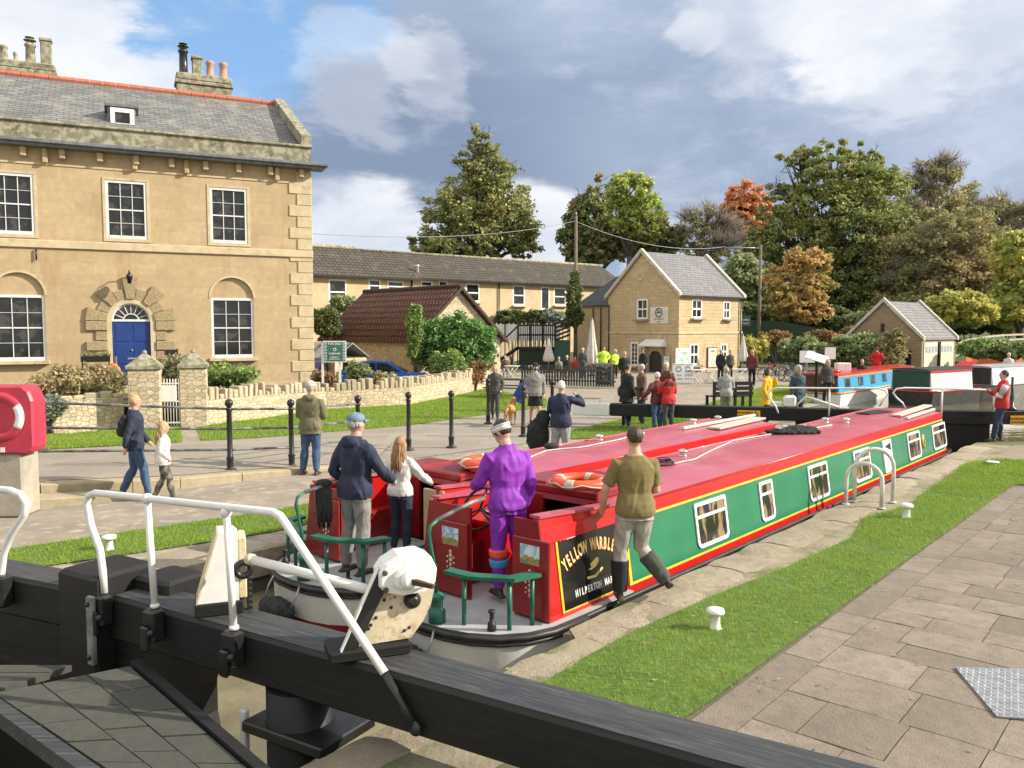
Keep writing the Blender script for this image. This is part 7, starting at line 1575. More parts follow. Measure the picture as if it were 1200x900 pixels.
for i in range(8):
    p = Vector((base.x+i*.45, 46+.3*math.sin(i*.9), 0)); zt_ = (1.2, 1.1, 1.0, 1.1, .95, .9, 1.0, 1.15)[i]
    if prev: q.loft([[(prev[0].x, prev[0].y, 0), (prev[0].x, prev[0].y+.02, 0), (prev[0].x, prev[0].y+.02, prev[1]), (prev[0].x, prev[0].y, prev[1])], [(p.x, p.y, 0), (p.x, p.y+.02, 0), (p.x, p.y+.02, zt_), (p.x, p.y, zt_)]])
    prev = (p, zt_)
tag(q.build('safety_netting', M("orange_mesh", (.62, .13, .04), (.5, .10, .03), 10, .7)), 'orange plastic safety netting behind the moored grey boat', 'netting')
# information lectern and other signs near the far lawn
lc = thing('information_lectern', 'slanted white information board on a dark post beyond the far lock gate', 'sign', (Q(957, 440, 33).x, 33, 0), R(-35)); q = MB(); q.box(-.05, .05, -.05, .05, 0, 1.5); q.build('post', black_p, lc); q = MB(); q.box(-.42, .42, -.26, .26, -.02, .02, T=Matrix.Translation((0, 0, 1.62)) @ Matrix.Rotation(R(30), 4, 'X') @ Matrix.Rotation(R(20), 4, 'Y')); q.build('panel', white_p, lc)
for lb, px, pt, pb, w_ in (('small white square sign behind the information lectern', 946, 411, 440, .7), ('upright white notice on a post near the round-haired woman', 973, 407, 440, .5)):
    p = Q(px, pt, 38); t = thing('notice_sign', lb, 'sign', (p.x, 38, 0), 0); q = MB(); q.box(-.04, .04, .0, .05, 0, p.z); q.build('post', galv, t); q = MB(); q.box(-w_/2, w_/2, -.03, -.002, p.z-.55, p.z); q.build('panel', white_c, t)
# ================================================================ vegetation
def leaf_mat(name, a, b2, c3, sc=.35, tr=.35):
    m, n, b = newmat(name); v = n.obj(); geo = n.new('ShaderNodeNewGeometry'); r = geo.outputs['Random Per Island']
    col = n.mix(n.step(n.noise(v, sc, 3, .55), .40, .60), a, b2); col = n.mix(n.step(r, .62, .95, 0, .8), col, c3)
    hsv = n.new('ShaderNodeHueSaturation'); hsv.inputs['Saturation'].default_value = .88; n.l.new(col, hsv.inputs['Color']); n.set(hsv.inputs['Value'], n.math('ADD', n.math('MULTIPLY', n.math('FRACT', n.math('MULTIPLY', r, 7.13)), .9), 1.05)); col = hsv.outputs[0]
    n.set(b.inputs['Base Color'], col); b.inputs['Roughness'].default_value = .6; b.inputs['Specular IOR Level'].default_value = .3
    t = n.new('ShaderNodeBsdfTranslucent'); n.set(t.inputs[0], col); ms = n.new('ShaderNodeMixShader'); ms.inputs[0].default_value = tr
    n.l.new(b.outputs[0], ms.inputs[1]); n.l.new(t.outputs[0], ms.inputs[2]); n.l.new(ms.outputs[0], n.out.inputs[0]); return m
LM = dict(
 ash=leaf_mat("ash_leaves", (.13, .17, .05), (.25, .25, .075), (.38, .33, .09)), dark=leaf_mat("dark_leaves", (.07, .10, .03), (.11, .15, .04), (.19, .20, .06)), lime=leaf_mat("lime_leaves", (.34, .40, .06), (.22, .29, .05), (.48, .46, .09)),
 orange=leaf_mat("orange_leaves", (.52, .20, .07), (.58, .28, .10), (.38, .15, .05)), syc=leaf_mat("sycamore_leaves", (.125, .18, .05), (.22, .25, .065), (.38, .32, .08), .22), gold=leaf_mat("golden_leaves", (.40, .26, .07), (.27, .24, .07), (.48, .26, .06)),
 olive=leaf_mat("olive_leaves", (.28, .25, .11), (.20, .21, .09), (.38, .30, .13)), brown=leaf_mat("brown_leaves", (.28, .23, .10), (.21, .23, .085), (.40, .29, .10), .18), ygreen=leaf_mat("yellow_green_leaves", (.40, .38, .07), (.26, .31, .06), (.52, .42, .09)),
 laurel=leaf_mat("laurel_leaves", (.06, .155, .03), (.10, .22, .045), (.19, .33, .09), .8), shrub=leaf_mat("shrub_leaves", (.15, .21, .07), (.24, .28, .11), (.36, .38, .2), .7), rust=leaf_mat("rusty_shrub_leaves", (.26, .13, .05), (.18, .14, .05), (.34, .2, .1), .8), dry=leaf_mat("dry_plants_leaves", (.28, .22, .10), (.18, .18, .06), (.36, .3, .16), .9), silver=leaf_mat("silver_leaves", (.20, .24, .18), (.14, .18, .12), (.30, .32, .26), .9), bright=leaf_mat("bright_leaves", (.17, .26, .05), (.13, .20, .05), (.28, .34, .10), .9), pinkf=leaf_mat("pink_flowers", (.18, .24, .08), (.20, .22, .08), (.60, .25, .35), .9))
bark = M("bark", (.10, .085, .065), (.06, .05, .04), 6, .95, .8, 20); twig = M("twigs", (.30, .26, .21), (.20, .17, .13), 6, .9)
def leaves(name, ells, n, size, mat, parent, seed, clump=1.0, aspect=.6, flat=0):
    """ells: (x,y,z,rx,ry,rz) relative to the parent; leaves gather in clumps spread through each volume"""
    rng = np.random.default_rng(seed); vol = np.array([(e[3]*e[4]*e[5])**.75 for e in ells]); vol = vol/vol.sum(); C = []
    for e, f in zip(ells, vol):
        k = max(5, int(n*f/55)); u = rng.normal(size=(k, 3)); u /= np.linalg.norm(u, axis=1)[:, None]; rr = rng.random(k)**(1/2.1)
        rr = .30+.70*rr; C.append(np.concatenate([np.array(e[:3])+u*rr[:, None]*np.array(e[3:]), np.full((k, 1), min(e[3:])*.26*clump)], 1))
    C = np.concatenate(C); idx = rng.integers(0, len(C), n); csz = C[idx, 3]*(.5+rng.random(n)*.9)
    off = rng.normal(size=(n, 3)); off /= np.linalg.norm(off, axis=1)[:, None]; off *= (rng.random(n)**.45)[:, None]
    p = C[idx, :3]+off*csz[:, None]*np.array([1.25, 1.25, .8]); p += rng.normal(0, .06, (n, 3))
    a = rng.normal(size=(n, 3)); a[:, 2] *= .7; a /= np.linalg.norm(a, axis=1)[:, None]; b = np.cross(a, rng.normal(size=(n, 3))); b /= np.linalg.norm(b, axis=1)[:, None]
    s = size*(.55+.9*rng.random(n))[:, None]; A = a*s; B = b*s*aspect; nn = np.cross(a, b)*s*.25
    V = np.stack([p-A, p+B+nn, p+A, p-B+nn], 1).reshape(-1, 3); V[:, 2] = np.maximum(V[:, 2], .02)
    return link(name, npmesh(name, V, np.arange(len(V)).reshape(-1, 4), mat), parent)
def limbs(name, base, ells, r0, parent, seed, mat=None, twigs=0, tlen=1.0, bare=False):
    rnd = random.Random(seed); q = MB(); cx = sum(e[0] for e in ells)/len(ells); top = max(e[2]+e[5]*.5 for e in ells); z0 = min(e[2]-e[5]*.6 for e in ells); z0 = max(z0, 1.0)
    fork = Vector((base[0]+(cx-base[0])*.3, base[1], max(base[2]+1.2, z0*.8+base[2]*.2))); q.tube([Vector(base)-Vector((0, 0, .3)), Vector(base)+Vector((0, 0, .5)), fork], [r0*1.3, r0, r0*.8], 9); ends = []
    for e in ells:
        t = Vector(e[:3]); m_ = fork.lerp(t, .5)+Vector((rnd.uniform(-.6, .6), rnd.uniform(-.6, .6), rnd.uniform(.1, .8))); q.tube([fork-Vector((0, 0, .3)), m_, t], [r0*.6, r0*.4, r0*.18], 7)
        for k in range(5 if not twigs else 9):
            d = Vector((rnd.gauss(0, 1), rnd.gauss(0, 1), rnd.gauss(.4, .8))).normalized(); s = m_.lerp(t, rnd.random()); en = t+Vector((d.x*e[3], d.y*e[4], d.z*e[5]))*rnd.uniform(.6, .98); mid = s.lerp(en, .5)+Vector((0, 0, .3)); q.tube([s, mid, en], [r0*.2, r0*.12, r0*.04], 5); ends.append((mid, en, d))
    if twigs:
        per = max(1, twigs//len(ends))
        for mid, en, d in ends:
            for k in range(per):
                s = mid.lerp(en, rnd.uniform(.2, 1)); dd = (d+Vector((rnd.gauss(0, .6), rnd.gauss(0, .6), rnd.gauss(.35, .5)))).normalized()*tlen*rnd.uniform(.4, 1.1); b_ = s+dd*.5+Vector((rnd.gauss(0, .1), rnd.gauss(0, .1), 0)); e_ = s+dd; q.tube([s, b_, e_], [.035, .024, .010], 3)
                for j in range(2): d2 = (dd.normalized()+Vector((rnd.gauss(0, .6), rnd.gauss(0, .6), rnd.gauss(.2, .4)))).normalized()*tlen*.45; q.tube([b_, b_+d2], [.02, .008], 3)
    return q.build(name, mat or bark, parent)
def tree(label, Y, ell_px, mat, n, size, basepx, zb=None, name='tree', cat='tree', group=None, r0=.35, twigs=0, tlen=1.0, depth=.9, seed=None, clump=1.0, extra=None):
    seed = seed or sum(map(ord, label)) % 1000; zb = embz(Q(basepx, 380, Y).x, Y) if zb is None and Y > 62 else (zb or 0); k = Y/F; bx = Q(basepx, 380, Y).x
    t = thing(name, label, cat, (bx, Y, 0), 0, group); E = []; ell_px = [(a, b, c*.94, d*.92) for a, b, c, d in ell_px]
    rnd = random.Random(seed)
    for px, py, rx, ry in ell_px: c_ = Q(px, py, Y); E.append((c_.x-bx, rnd.uniform(-.3, .3)*rx*k, c_.z, rx*k, rx*k*depth, ry*k))
    leaves('crown', E, n, size, LM[mat], t, seed, clump); limbs('trunk', (0, 0, zb), E, r0, t, seed, twigs=twigs, tlen=tlen, mat=twig if twigs > 400 else bark)
    if extra: leaves('crown', [E[i] for i in extra[0]], extra[2], size, LM[extra[1]], t, seed+1, clump)
    return t
tree('tall ash tree with olive-yellow pointed crown behind the terrace roof', 88, [(562, 172, 18, 24), (548, 190, 16, 20), (572, 200, 34, 28), (560, 225, 44, 30), (592, 238, 32, 34), (535, 250, 40, 30), (575, 268, 56, 30), (605, 272, 30, 26), (512, 270, 26, 28), (545, 292, 62, 16), (612, 292, 24, 14), (492, 284, 14, 14)], 'ash', 36000, .18, 560, r0=.5, twigs=160, tlen=1.4)
tree('dark olive tree with thin pointed top, left half of the pair behind the pole', 86, [(697, 222, 11, 20), (688, 250, 26, 26), (675, 275, 24, 24), (705, 280, 30, 28), (740, 285, 28, 22), (690, 300, 34, 14)], 'olive', 15000, .22, 695, twigs=160, tlen=1.2, extra=([1, 2, 3, 5], 'dark', 9000))
tree('lime-green leafy tree, right half of the pair behind the pole', 82, [(735, 222, 28, 20), (752, 244, 30, 22), (728, 250, 24, 26), (757, 268, 22, 22)], 'lime', 10000, .19, 735, twigs=120, tlen=1.0, extra=([3], 'ash', 3500))
tree('bare grey-twigged tree between the cottage roof and the orange tree', 92, [(820, 268, 28, 22), (840, 262, 20, 24), (805, 285, 20, 18), (830, 295, 34, 16), (855, 285, 16, 24)], 'olive', 2600, .16, 825, twigs=1500, tlen=2.2)
tree('fiery orange autumn tree left of the great sycamore', 98, [(872, 228, 24, 14), (866, 244, 22, 16), (884, 240, 20, 14), (858, 262, 16, 16), (880, 262, 20, 16), (850, 246, 12, 12), (895, 250, 16, 16)], 'orange', 13000, .21, 872)
tree('great spreading green sycamore in the middle of the wooded bank', 80, [(975, 178, 44, 14), (935, 188, 28, 12), (1012, 190, 28, 14), (985, 208, 60, 24), (925, 225, 30, 18), (1020, 232, 44, 34), (955, 245, 52, 30), (908, 262, 30, 22), (995, 275, 62, 34), (930, 285, 46, 26), (885, 290, 26, 20), (1040, 285, 34, 34), (1000, 320, 60, 34), (950, 320, 40, 28), (1035, 345, 40, 30), (995, 362, 60, 22)], 'syc', 58000, .18, 975, r0=.6, twigs=120, tlen=1.5)
tree('small golden-orange tree in front of the great sycamore', 68, [(940, 308, 30, 18), (930, 330, 38, 22), (952, 345, 26, 22), (915, 352, 26, 20), (940, 365, 34, 16)], 'gold', 12000, .18, 935, r0=.2)
tree('tall thin-leaved olive tree right of the great sycamore', 95, [(1090, 208, 30, 24), (1068, 228, 28, 26), (1112, 226, 30, 26), (1090, 252, 46, 28), (1128, 262, 30, 30)], 'olive', 9000, .17, 1092, twigs=1500, tlen=2.2)
tree('broad russet-olive tree on the bank above the stone hut', 74, [(1110, 268, 56, 26), (1075, 295, 44, 30), (1140, 295, 56, 32), (1105, 325, 66, 34), (1160, 335, 44, 34), (1070, 345, 46, 28), (1120, 362, 60, 22)], 'brown', 32000, .165, 1115, twigs=700, tlen=1.8)
tree('bare-topped tree at the far right skyline', 98, [(1172, 250, 34, 20), (1195, 262, 30, 24), (1155, 262, 22, 18), (1205, 290, 30, 26)], 'olive', 8000, .2, 1180, twigs=1000, tlen=2.2)
tree('yellow-green tree cut by the right picture edge', 66, [(1195, 300, 28, 34), (1205, 340, 34, 34), (1180, 362, 34, 20)], 'ygreen', 22000, .2, 1198)
tree('bright young green tree directly above the pale timber fence', 63, [(1118, 355, 34, 16), (1098, 366, 24, 14), (1140, 368, 30, 14)], 'ygreen', 11000, .16, 1110, r0=.15)
tree('dark green tree behind the right end of the cottage roof', 76, [(868, 318, 22, 20), (885, 335, 22, 24), (865, 348, 24, 20), (900, 352, 20, 20)], 'shrub', 14000, .2, 875, r0=.2)
tree('dull green thin tree between the bare tree and cottage chimney side', 84, [(770, 262, 14, 16), (782, 285, 20, 18), (765, 295, 18, 14)], 'dark', 6000, .2, 775, twigs=200, tlen=1.2)
tree('wide soft olive wood filling the skyline behind the right-hand trees', 112, [(1060, 270, 50, 34), (1120, 265, 50, 34), (1175, 280, 50, 34), (1210, 300, 40, 40), (1090, 320, 70, 36), (1160, 330, 70, 36), (1040, 330, 50, 36), (890, 310, 40, 34)], 'olive', 26000, .26, 1120, twigs=400, tlen=2)
def shrub(label, px, py, rx, ry, Y, mat, n=3500, size=.09, name='shrub', cat='shrub', group=None, parts=3, clump=1.2):
    rnd = random.Random(label); k = Y/F; c_ = Q(px, py, Y); t = thing(name, label, cat, (c_.x, Y, 0), 0, group); E = []
    for i in range(parts): f = (i+.5)/parts*2-1; E.append((f*rx*k*.62, rnd.uniform(-.3, .3)*rx*k, c_.z+rnd.uniform(-.2, .2)*ry*k, rx*k*.62, min(rx*k*.6, 1.8), ry*k*rnd.uniform(.8, 1.05)))
    leaves('foliage', E, n, size, LM[mat], t, sum(map(ord, label)), clump)
    q = MB(); 
    for i in range(5): e = E[i % len(E)]; q.tube([(rnd.uniform(-.1, .1), 0, 0), (e[0]*.6, e[1]*.5, max(.2, e[2]*.6)), (e[0]+rnd.uniform(-.2, .2), e[1], e[2])], [.05, .035, .015], 5)
    q.build('stems', bark, t); return t
shrub('slender conifer spire left of the clipped laurel hedge', 487, 392, 12, 34, 36.5, 'bright', 7000, .07, 'conifer', 'conifer', parts=1)
shrub('dense clipped laurel hedge in front of the red-tiled shed, darker left half', 512, 402, 30, 30, 37.5, 'laurel', 16000, .085, 'laurel_hedge', 'hedge')
shrub('bright glossy laurel bush, right half of the clipped hedge', 549, 404, 30, 34, 37.0, 'laurel', 18000, .085, 'laurel_hedge', 'hedge')
shrub('feathery lime shrub in front of the laurel hedge', 524, 428, 20, 16, 34.5, 'bright', 4000, .07)
shrub('orange-tinged grassy shrub at the end of the garden wall', 556, 436, 16, 14, 36, 'rust', 2500, .07)
shrub('rounded pale green shrub beside the silver car', 420, 436, 11, 9, 31, 'shrub', 3500, .07)
shrub('low olive shrub in front of the blue car', 448, 444, 16, 4, 31, 'olive', 2600, .07)
shrub('dark evergreen by the house corner behind the greenhouse', 382, 378, 16, 16, 42, 'dark', 6000, .10)
shrub('green bush behind the shed roof at left', 405, 357, 18, 10, 49, 'shrub', 4000, .11)
shrub('orange and red flowering clump beneath the for-sale board', 381, 444, 13, 8, 29, 'rust', 2200, .05, 'flower_clump', 'flowers')
shrub('spiky dry shrub cascading over the left garden wall', 78, 452, 42, 18, 22.6, 'dry', 9000, .06)
shrub('silvery lavender bush on the wall left of the gate pier', 58, 478, 18, 16, 21.4, 'silver', 4000, .045)
shrub('tall grasses with pink flowers behind the white gate', 205, 436, 24, 20, 25, 'pinkf', 5500, .055, 'flower_clump', 'flowers')
shrub('green ferny bed below the lower right sash window', 265, 440, 34, 12, 27, 'bright', 6500, .055)
shrub('low green plants by the right gate pier', 226, 470, 14, 14, 24.6, 'shrub', 2200, .05)
shrub('brownish plants left of the gate beneath the window box', 120, 446, 26, 14, 24, 'dry', 4500, .055)
tree('column of dark ivy climbing the slim utility pole', 56.6, [(674, 330, 6, 14), (673, 348, 9, 18), (674, 368, 11, 14)], 'dark', 6000, .13, 674, name='ivy', cat='ivy', r0=.05, zb=0)
shrub('dark rounded evergreen hedge behind the white panel fence, left part', 600, 375, 22, 10, 63, 'dark', 5000, .14, 'hedge', 'hedge'); shrub('dark rounded evergreen behind the deck rails', 632, 374, 24, 11, 62, 'dark', 6000, .14, 'hedge', 'hedge'); shrub('pale olive bush between the deck and cottage wing', 655, 372, 18, 10, 61, 'silver', 4000, .13); shrub('ochre bush on the bank behind the deck', 585, 368, 16, 8, 66, 'ygreen', 3000, .14)
for a in (('yellow-green low shrub just right of the cottage', 884, 408, 16, 14, 56, 'ygreen', 4500), ('rusty brown shrub right of the cottage, behind the maroon-jacketed man', 908, 398, 18, 9, 60, 'rust', 4000), ('pale green shrub by the parked bicycles', 936, 406, 22, 13, 55, 'shrub', 5000), ('brown-plumed shrub in the middle of the shrub bank', 968, 398, 24, 11, 58, 'rust', 4500), ('mossy green shrub below the plumed one', 968, 412, 20, 10, 53, 'shrub', 4500),
          ('big round green shrub left of the stone hut', 1008, 412, 32, 21, 49, 'shrub', 13000), ('dark end of the big shrub beneath the hut gable', 985, 416, 18, 16, 48, 'dark', 6000), ('ochre shrub against the stone hut gable', 1045, 410, 16, 22, 47.5, 'dry', 6500), ('russet shrub above the hut-side bushes', 1005, 392, 22, 9, 60, 'rust', 4500),
          ('green bush right of the hut, above the orange netting', 1146, 409, 20, 11, 49, 'bright', 5500), ('dark green bush at the right picture edge below the fence', 1186, 410, 26, 10, 50, 'shrub', 6000), ('low bush behind the orange netting', 1168, 416, 18, 9, 47.5, 'dark', 3500)): shrub(*a[:7], n=a[7], size=.12)
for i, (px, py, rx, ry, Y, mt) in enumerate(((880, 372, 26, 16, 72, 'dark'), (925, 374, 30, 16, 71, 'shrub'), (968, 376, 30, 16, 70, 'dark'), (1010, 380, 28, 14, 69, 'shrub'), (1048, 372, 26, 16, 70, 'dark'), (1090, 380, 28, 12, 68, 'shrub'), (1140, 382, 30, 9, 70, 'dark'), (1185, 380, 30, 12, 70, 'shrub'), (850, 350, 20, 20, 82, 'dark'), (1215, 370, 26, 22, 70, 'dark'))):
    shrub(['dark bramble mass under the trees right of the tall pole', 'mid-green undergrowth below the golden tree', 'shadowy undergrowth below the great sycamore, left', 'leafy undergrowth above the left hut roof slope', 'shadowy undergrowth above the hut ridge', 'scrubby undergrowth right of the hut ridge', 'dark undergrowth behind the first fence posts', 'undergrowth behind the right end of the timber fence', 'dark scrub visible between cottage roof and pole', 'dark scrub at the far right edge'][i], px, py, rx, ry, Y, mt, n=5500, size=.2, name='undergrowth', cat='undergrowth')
0 and shrub('thin weeds growing in the stone joints beside the near bollard', 800, 706, 12, 3, 8.4, 'bright', 260, .02, 'weeds', 'weeds', parts=2)
0 and shrub('small weed tuft at the lock edge by the second window', 880, 652, 14, 3, 10.2, 'bright', 260, .02, 'weeds', 'weeds', parts=2)
# fallen leaves
q = MB(); rnd = random.Random(11)
for i in range(520):
    b_, n_ = rnd.uniform(-2, 14), 1.3+6.5*rnd.random()**1.6; p = Aw(b_, n_); s = rnd.uniform(.012, .026); a = rnd.uniform(0, 6.28); z = .022 if 1.7 < n_ < 2.95 else .009
    q.add([(p.x+s*math.cos(a+k*1.571)*(1 if k % 2 else .6), p.y+s*math.sin(a+k*1.571)*(1 if k % 2 else .6), z+.004*(k % 2)) for k in range(4)], [(0, 1, 2, 3)])
tag(q.build('fallen_leaves', LM['dry']), 'scattered dry fallen leaves on the flagstones and grass', 'leaves', kind='stuff')
# ================================================================ moored boats beyond the gates
def moored(label, corner, az, L, W, hull, side, roofm, endm, zg=.35, zr=1.25, stripe=None, nwin=5, group='boats moored beyond the far gates', winc=None, cab0=0.6, name='narrowboat', bowr=1.6):
    """corner: near right corner at the waterline; local x along the heading, y to port"""
    t = thing(name, label, 'narrowboat', (corner[0], corner[1], 0), math.pi/2-R(az), group)
    rings = []
    for z, k in ((-.9, .9), (-.36, .96), (zg-.1, 1.0), (zg, 1.0)):
        h = W/2*k; pts = [(-.0, -h*.55), (.25, -h*.95), (.8, -h), (L-bowr, -h), (L-.5, -h*.6), (L, 0), (L-.5, h*.6), (L-bowr, h), (.8, h), (.25, h*.95), (0, h*.55)]; rings.append([(x, y+W/2, z) for x, y in pts])
    q = MB(); q.loft(rings); q.build('hull', hull, t); q = MB(); q.tube([(x, y, zg-.02) for x, y, z in rings[-1]]+[(rings[-1][0][0], rings[-1][0][1], zg-.02)], .04, 6); q.build('gunwale', stripe or hull, t)
    x0, x1 = cab0, L-bowr-.4; q = MB(); q.loft([[(x0, .12, zg), (x0, .20, zr), (x0, W-.20, zr), (x0, W-.12, zg)], [(x1, .12, zg), (x1, .20, zr), (x1, W-.20, zr), (x1, W-.12, zg)]]); q.build('cabin', side, t)
    q = MB(); prof = [(W/2+(W/2-.16)*math.cos(math.pi*i/8), zr+.005+.07*math.sin(math.pi*i/8)) for i in range(9)]; q.loft([[(x0-.12, y, z) for y, z in prof], [(x1+.1, y, z) for y, z in prof]]); q.build('roof', roofm, t)
    q = MB(); q.box(x0-.02, x0-.003, .22, W-.22, zg, zr-.03); q.build('end_bulkhead', endm, t)
    if stripe: q = MB(); q.box(x0, x1, .17, .185, zr-.10, zr-.02, T=Matrix.Translation((0, 0, 0))); q.build('coach_line', stripe, t)
    for i in range(nwin):
        x = x0+.5+(x1-x0-1)*(i+.15)/max(1, nwin); q = MB(); za, zb_ = zg+.25*(zr-zg), zg+.78*(zr-zg); ya = .12+.08*.25; yb = .12+.08*.78
        q.loft([[(x, ya-.015, za), (x+.6, ya-.015, za), (x+.6, yb-.015, zb_), (x, yb-.015, zb_)], [(x, ya+.02, za), (x+.6, ya+.02, za), (x+.6, yb+.02, zb_), (x, yb+.02, zb_)]]); wn = q.build('window', winc or white_c, t)
        q = MB(); q.quad((x+.06, ya-.012, za+.05), (x+.54, ya-.012, za+.05), (x+.54, yb-.022, zb_-.05), (x+.06, yb-.022, zb_-.05)); q.build('pane', cglass, wn)
    return t
skyb = M("sky_blue_paint", (.05, .33, .55), (.04, .28, .48), 2, .35); brn = M("brown_varnish", (.09, .03, .02), (.06, .02, .015), 4, .4); nav = M("navy_paint", (.02, .03, .09)); gryh = M("grey_hull", (.22, .21, .20), (.16, .155, .15), 2, .6, .2, stain=(.32, .31, .29)); pinkw = M("pink_white_canvas", (.66, .50, .48), (.62, .60, .58), 1.5, .6, lo=.48, hi=.52); pale = M("pale_grey_panel", (.72, .72, .70), (.58, .59, .60), 2.2, .5, lo=.48, hi=.55); orgr = M("orange_trim", (.55, .25, .05)); silv = M("silver_roof", (.34, .34, .34), (.26, .26, .26), 3, .5)
c_ = P(984, 477, -.36); bl = moored('sky-blue narrowboat with white hull moored stern-on just beyond the far lawn', (c_.x, c_.y), 41, 13, 2.05, hullw, skyb, redp, brn, .18, .88, orgr, 6, winc=nav, cab0=.25)
c_ = P(1090, 477, -.36); moored('black and red narrowboat seen end-on beside the sky-blue boat', (c_.x, c_.y), 57, 4.6, 2.05, hullb, pinkw, hullb, dkgreen, .25, 1.08, redp, 0, cab0=.3, bowr=.8)
d = Vector((math.sin(R(57)), math.cos(R(57)))); c2 = (c_.x+d.x*4.9, c_.y+d.y*4.9); moored('long pale grey narrowboat beyond the black and red one, running out at the right', c2, 57, 19, 2.05, gryh, pale, silv, hullb, .32, 1.08, None, 0, cab0=.15)
q = MB(); T = Matrix.Translation((c2[0], c2[1], 0)) @ Matrix.Rotation(math.pi/2-R(57), 4, 'Z'); q.loft([[(-.9, .6, 1.13), (-.9, 1.3, 1.13), (-.9, 1.3, 1.16), (-.9, .6, 1.16)], [(-.3, .6, 1.30), (-.3, 1.3, 1.30), (-.3, 1.3, 1.34), (-.3, .6, 1.34)]], T=T); tag(q.build('red_cover', CL['red']), 'small red tarpaulin propped on the roof end of the black and red boat', 'tarpaulin')
for i in range(4): 
    q = MB(); p = T @ Vector((7+i*1.0, 1.0, 1.18)); h_ = .5 if i % 2 else .32
    if i < 2: q.ell((p.x, p.y, p.z+.3), (.32, .3, .35), 12, 8); o = organic(q, 'potted_plant', LM['silver'], .06, None, wr=.12, wf=4); tag(o, ['pale leafy pot plant on the grey boat roof, the left of two', 'pale leafy pot plant on the grey boat roof, the right of two'][i], 'pot plant')
    else: q.box(p.x-.4, p.x+.4, p.y-.2, p.y+.2, p.z-.04, p.z+h_, bev=.03); tag(q.build('roof_box', white_p), ['low white roof box on the grey narrowboat', 'taller white roof box on the grey narrowboat'][i-2], 'box')
p = Vector((bl.location.x, bl.location.y, 0)); Tb = Matrix.Translation(p) @ Matrix.Rotation(math.pi/2-R(41), 4, 'Z'); q = MB(); pp = Tb @ Vector((1.6, .9, .94)); q.torus((pp.x, pp.y, pp.z+.06), .28, .07, 20, 8); tag(q.build('lifebuoy', redp), 'red lifebuoy on the roof of the sky-blue boat', 'lifebuoy')
q = MB(); pp = Tb @ Vector((3.4, 1.1, .94)); q.box(pp.x-.3, pp.x+.3, pp.y-.2, pp.y+.2, pp.z-.02, pp.z+.34, bev=.03); tag(q.build('roof_box', white_p), 'white box on the roof of the sky-blue boat', 'box')
# ================================================================ people
panelhat.update({})
def stripes(rt, hd, up, s, armpts, legpts, vox):
    for i in (0,):
        pts, rr, kn, an, sd = legpts(i, .022*s)
        for nm, f0, f1, mt in (('orange_band', .05, .20, orange), ('blue_band', .30, .44, skyb)):
            q = MB(); a, b = kn.lerp(an, f0), kn.lerp(an, f1); q.tube([a+Vector((0, 0, .01)), a, b, b-Vector((0, 0, .01))], [.094*s, .099*s, .093*s, .086*s], 14); organic(q, nm, mt, .011, rt, smooth=1, wr=.004)
    pts, rr, e, wv, sd = armpts(0, .025*s); q = MB()
    v, f = text_geo('SPLIT', .035, .002); T = Matrix.Translation(hd((0, -.114, .165))) @ UPR @ Matrix.Identity(4); q.add(v, f, T=T); q.build('headband_lettering', CL['black'], rt)
    q = MB(); a = pts[1].lerp(pts[3], .25); b = pts[1].lerp(pts[3], .8); off = Vector((-.056*s, -.01, 0)); m_ = [a.lerp(b, k/9)+off+Vector((.002*math.sin(k*2.5), .012*math.sin(k*2.5), 0)) for k in range(10)]; q.tube(m_, .004, 4); q.build('sleeve_mark', CL['white'], rt)
person('purple-suited man with striped headband steering the nearer narrowboat', Aw(.25, .13), -28, 1.84, (((.14, .06, .66), (.10, .22, .60)), 'relaxed'), ('stand', 'apart'), 'purple', 'purple', 'boot', 'hairdark', det=2, hat='headband', hem=.50, tilt=22, head_turn=-28, build=1.05, z=-.05, extra=stripes, lean=2)
def boots(rt, hd, up, s, armpts, legpts, vox):
    for i in (0, 1):
        pts, rr, kn, an, sd = legpts(i, .022*s); q = MB(); a = kn.lerp(an, .22); q.tube([a, kn.lerp(an, .5), an], [.096*s, .089*s, .072*s], 12); organic(q, 'gaiter', CL['black'] if i == 0 else CL['dkgrey'], .011, rt, smooth=1, wr=.004)
person('man in olive t-shirt stepping off the nearer narrowboat with one leg out', Aw(.98, 1.16), -6, 1.78, (((.16, .02, .655), (.175, .09, .52)), 'hold'), ('stand', ((.07, .02, .295), (.20, -.05, .115))), 'olive', 'stone', 'boot', 'hairbrown', det=2, sleeve=.42, hem=.49, collar=False, build=1.06, z=.02, lean=3, hipx=.03, extra=boots, head_turn=-5)
person('man in blue cap and navy hooded top holding the tiller of the farther boat', Vector((P(418, 671, -.05).x, P(418, 671, -.05).y)), 38, 1.86, ('pocket', ((.15, .08, .64), (.12, .22, .55))), ('apart', 'stand'), 'navy', 'grey', 'boot', 'hairgrey', det=2, hat='cap', hood=True, hem=.48, z=-.05, head_turn=8, build=1.08)
person('long-haired girl in white top standing on the farther narrowboat', Vector((P(470, 642).x, P(470, 642).y)), 22, 1.47, (((.13, .02, .63), (.10, .12, .52)), ((.16, .07, .67), (.18, .18, .60))), ('stand', 'stand'), 'white', 'dkdenim', 'pink', 'hairginger', 'long', det=2, hem=.50, female=True, child=False, z=-.05, collar=False)
person('woman in navy jacket with black backpack walking beside the child', P(160, 583), 62, 1.70, ('swingf', 'swingb'), ('bwd', 'fwd'), 'navy', 'denim', 'trainer', 'hairblond', det=1, bag='backpack', female=True, hem=.47)
person('small blond child in white jacket and patterned leggings striding', P(193, 587), 70, 1.27, ('swingb', 'out'), ('bwd', 'fwd'), 'white', 'camo', 'boot', 'hairblond', 'long', det=1, child=True, female=True)
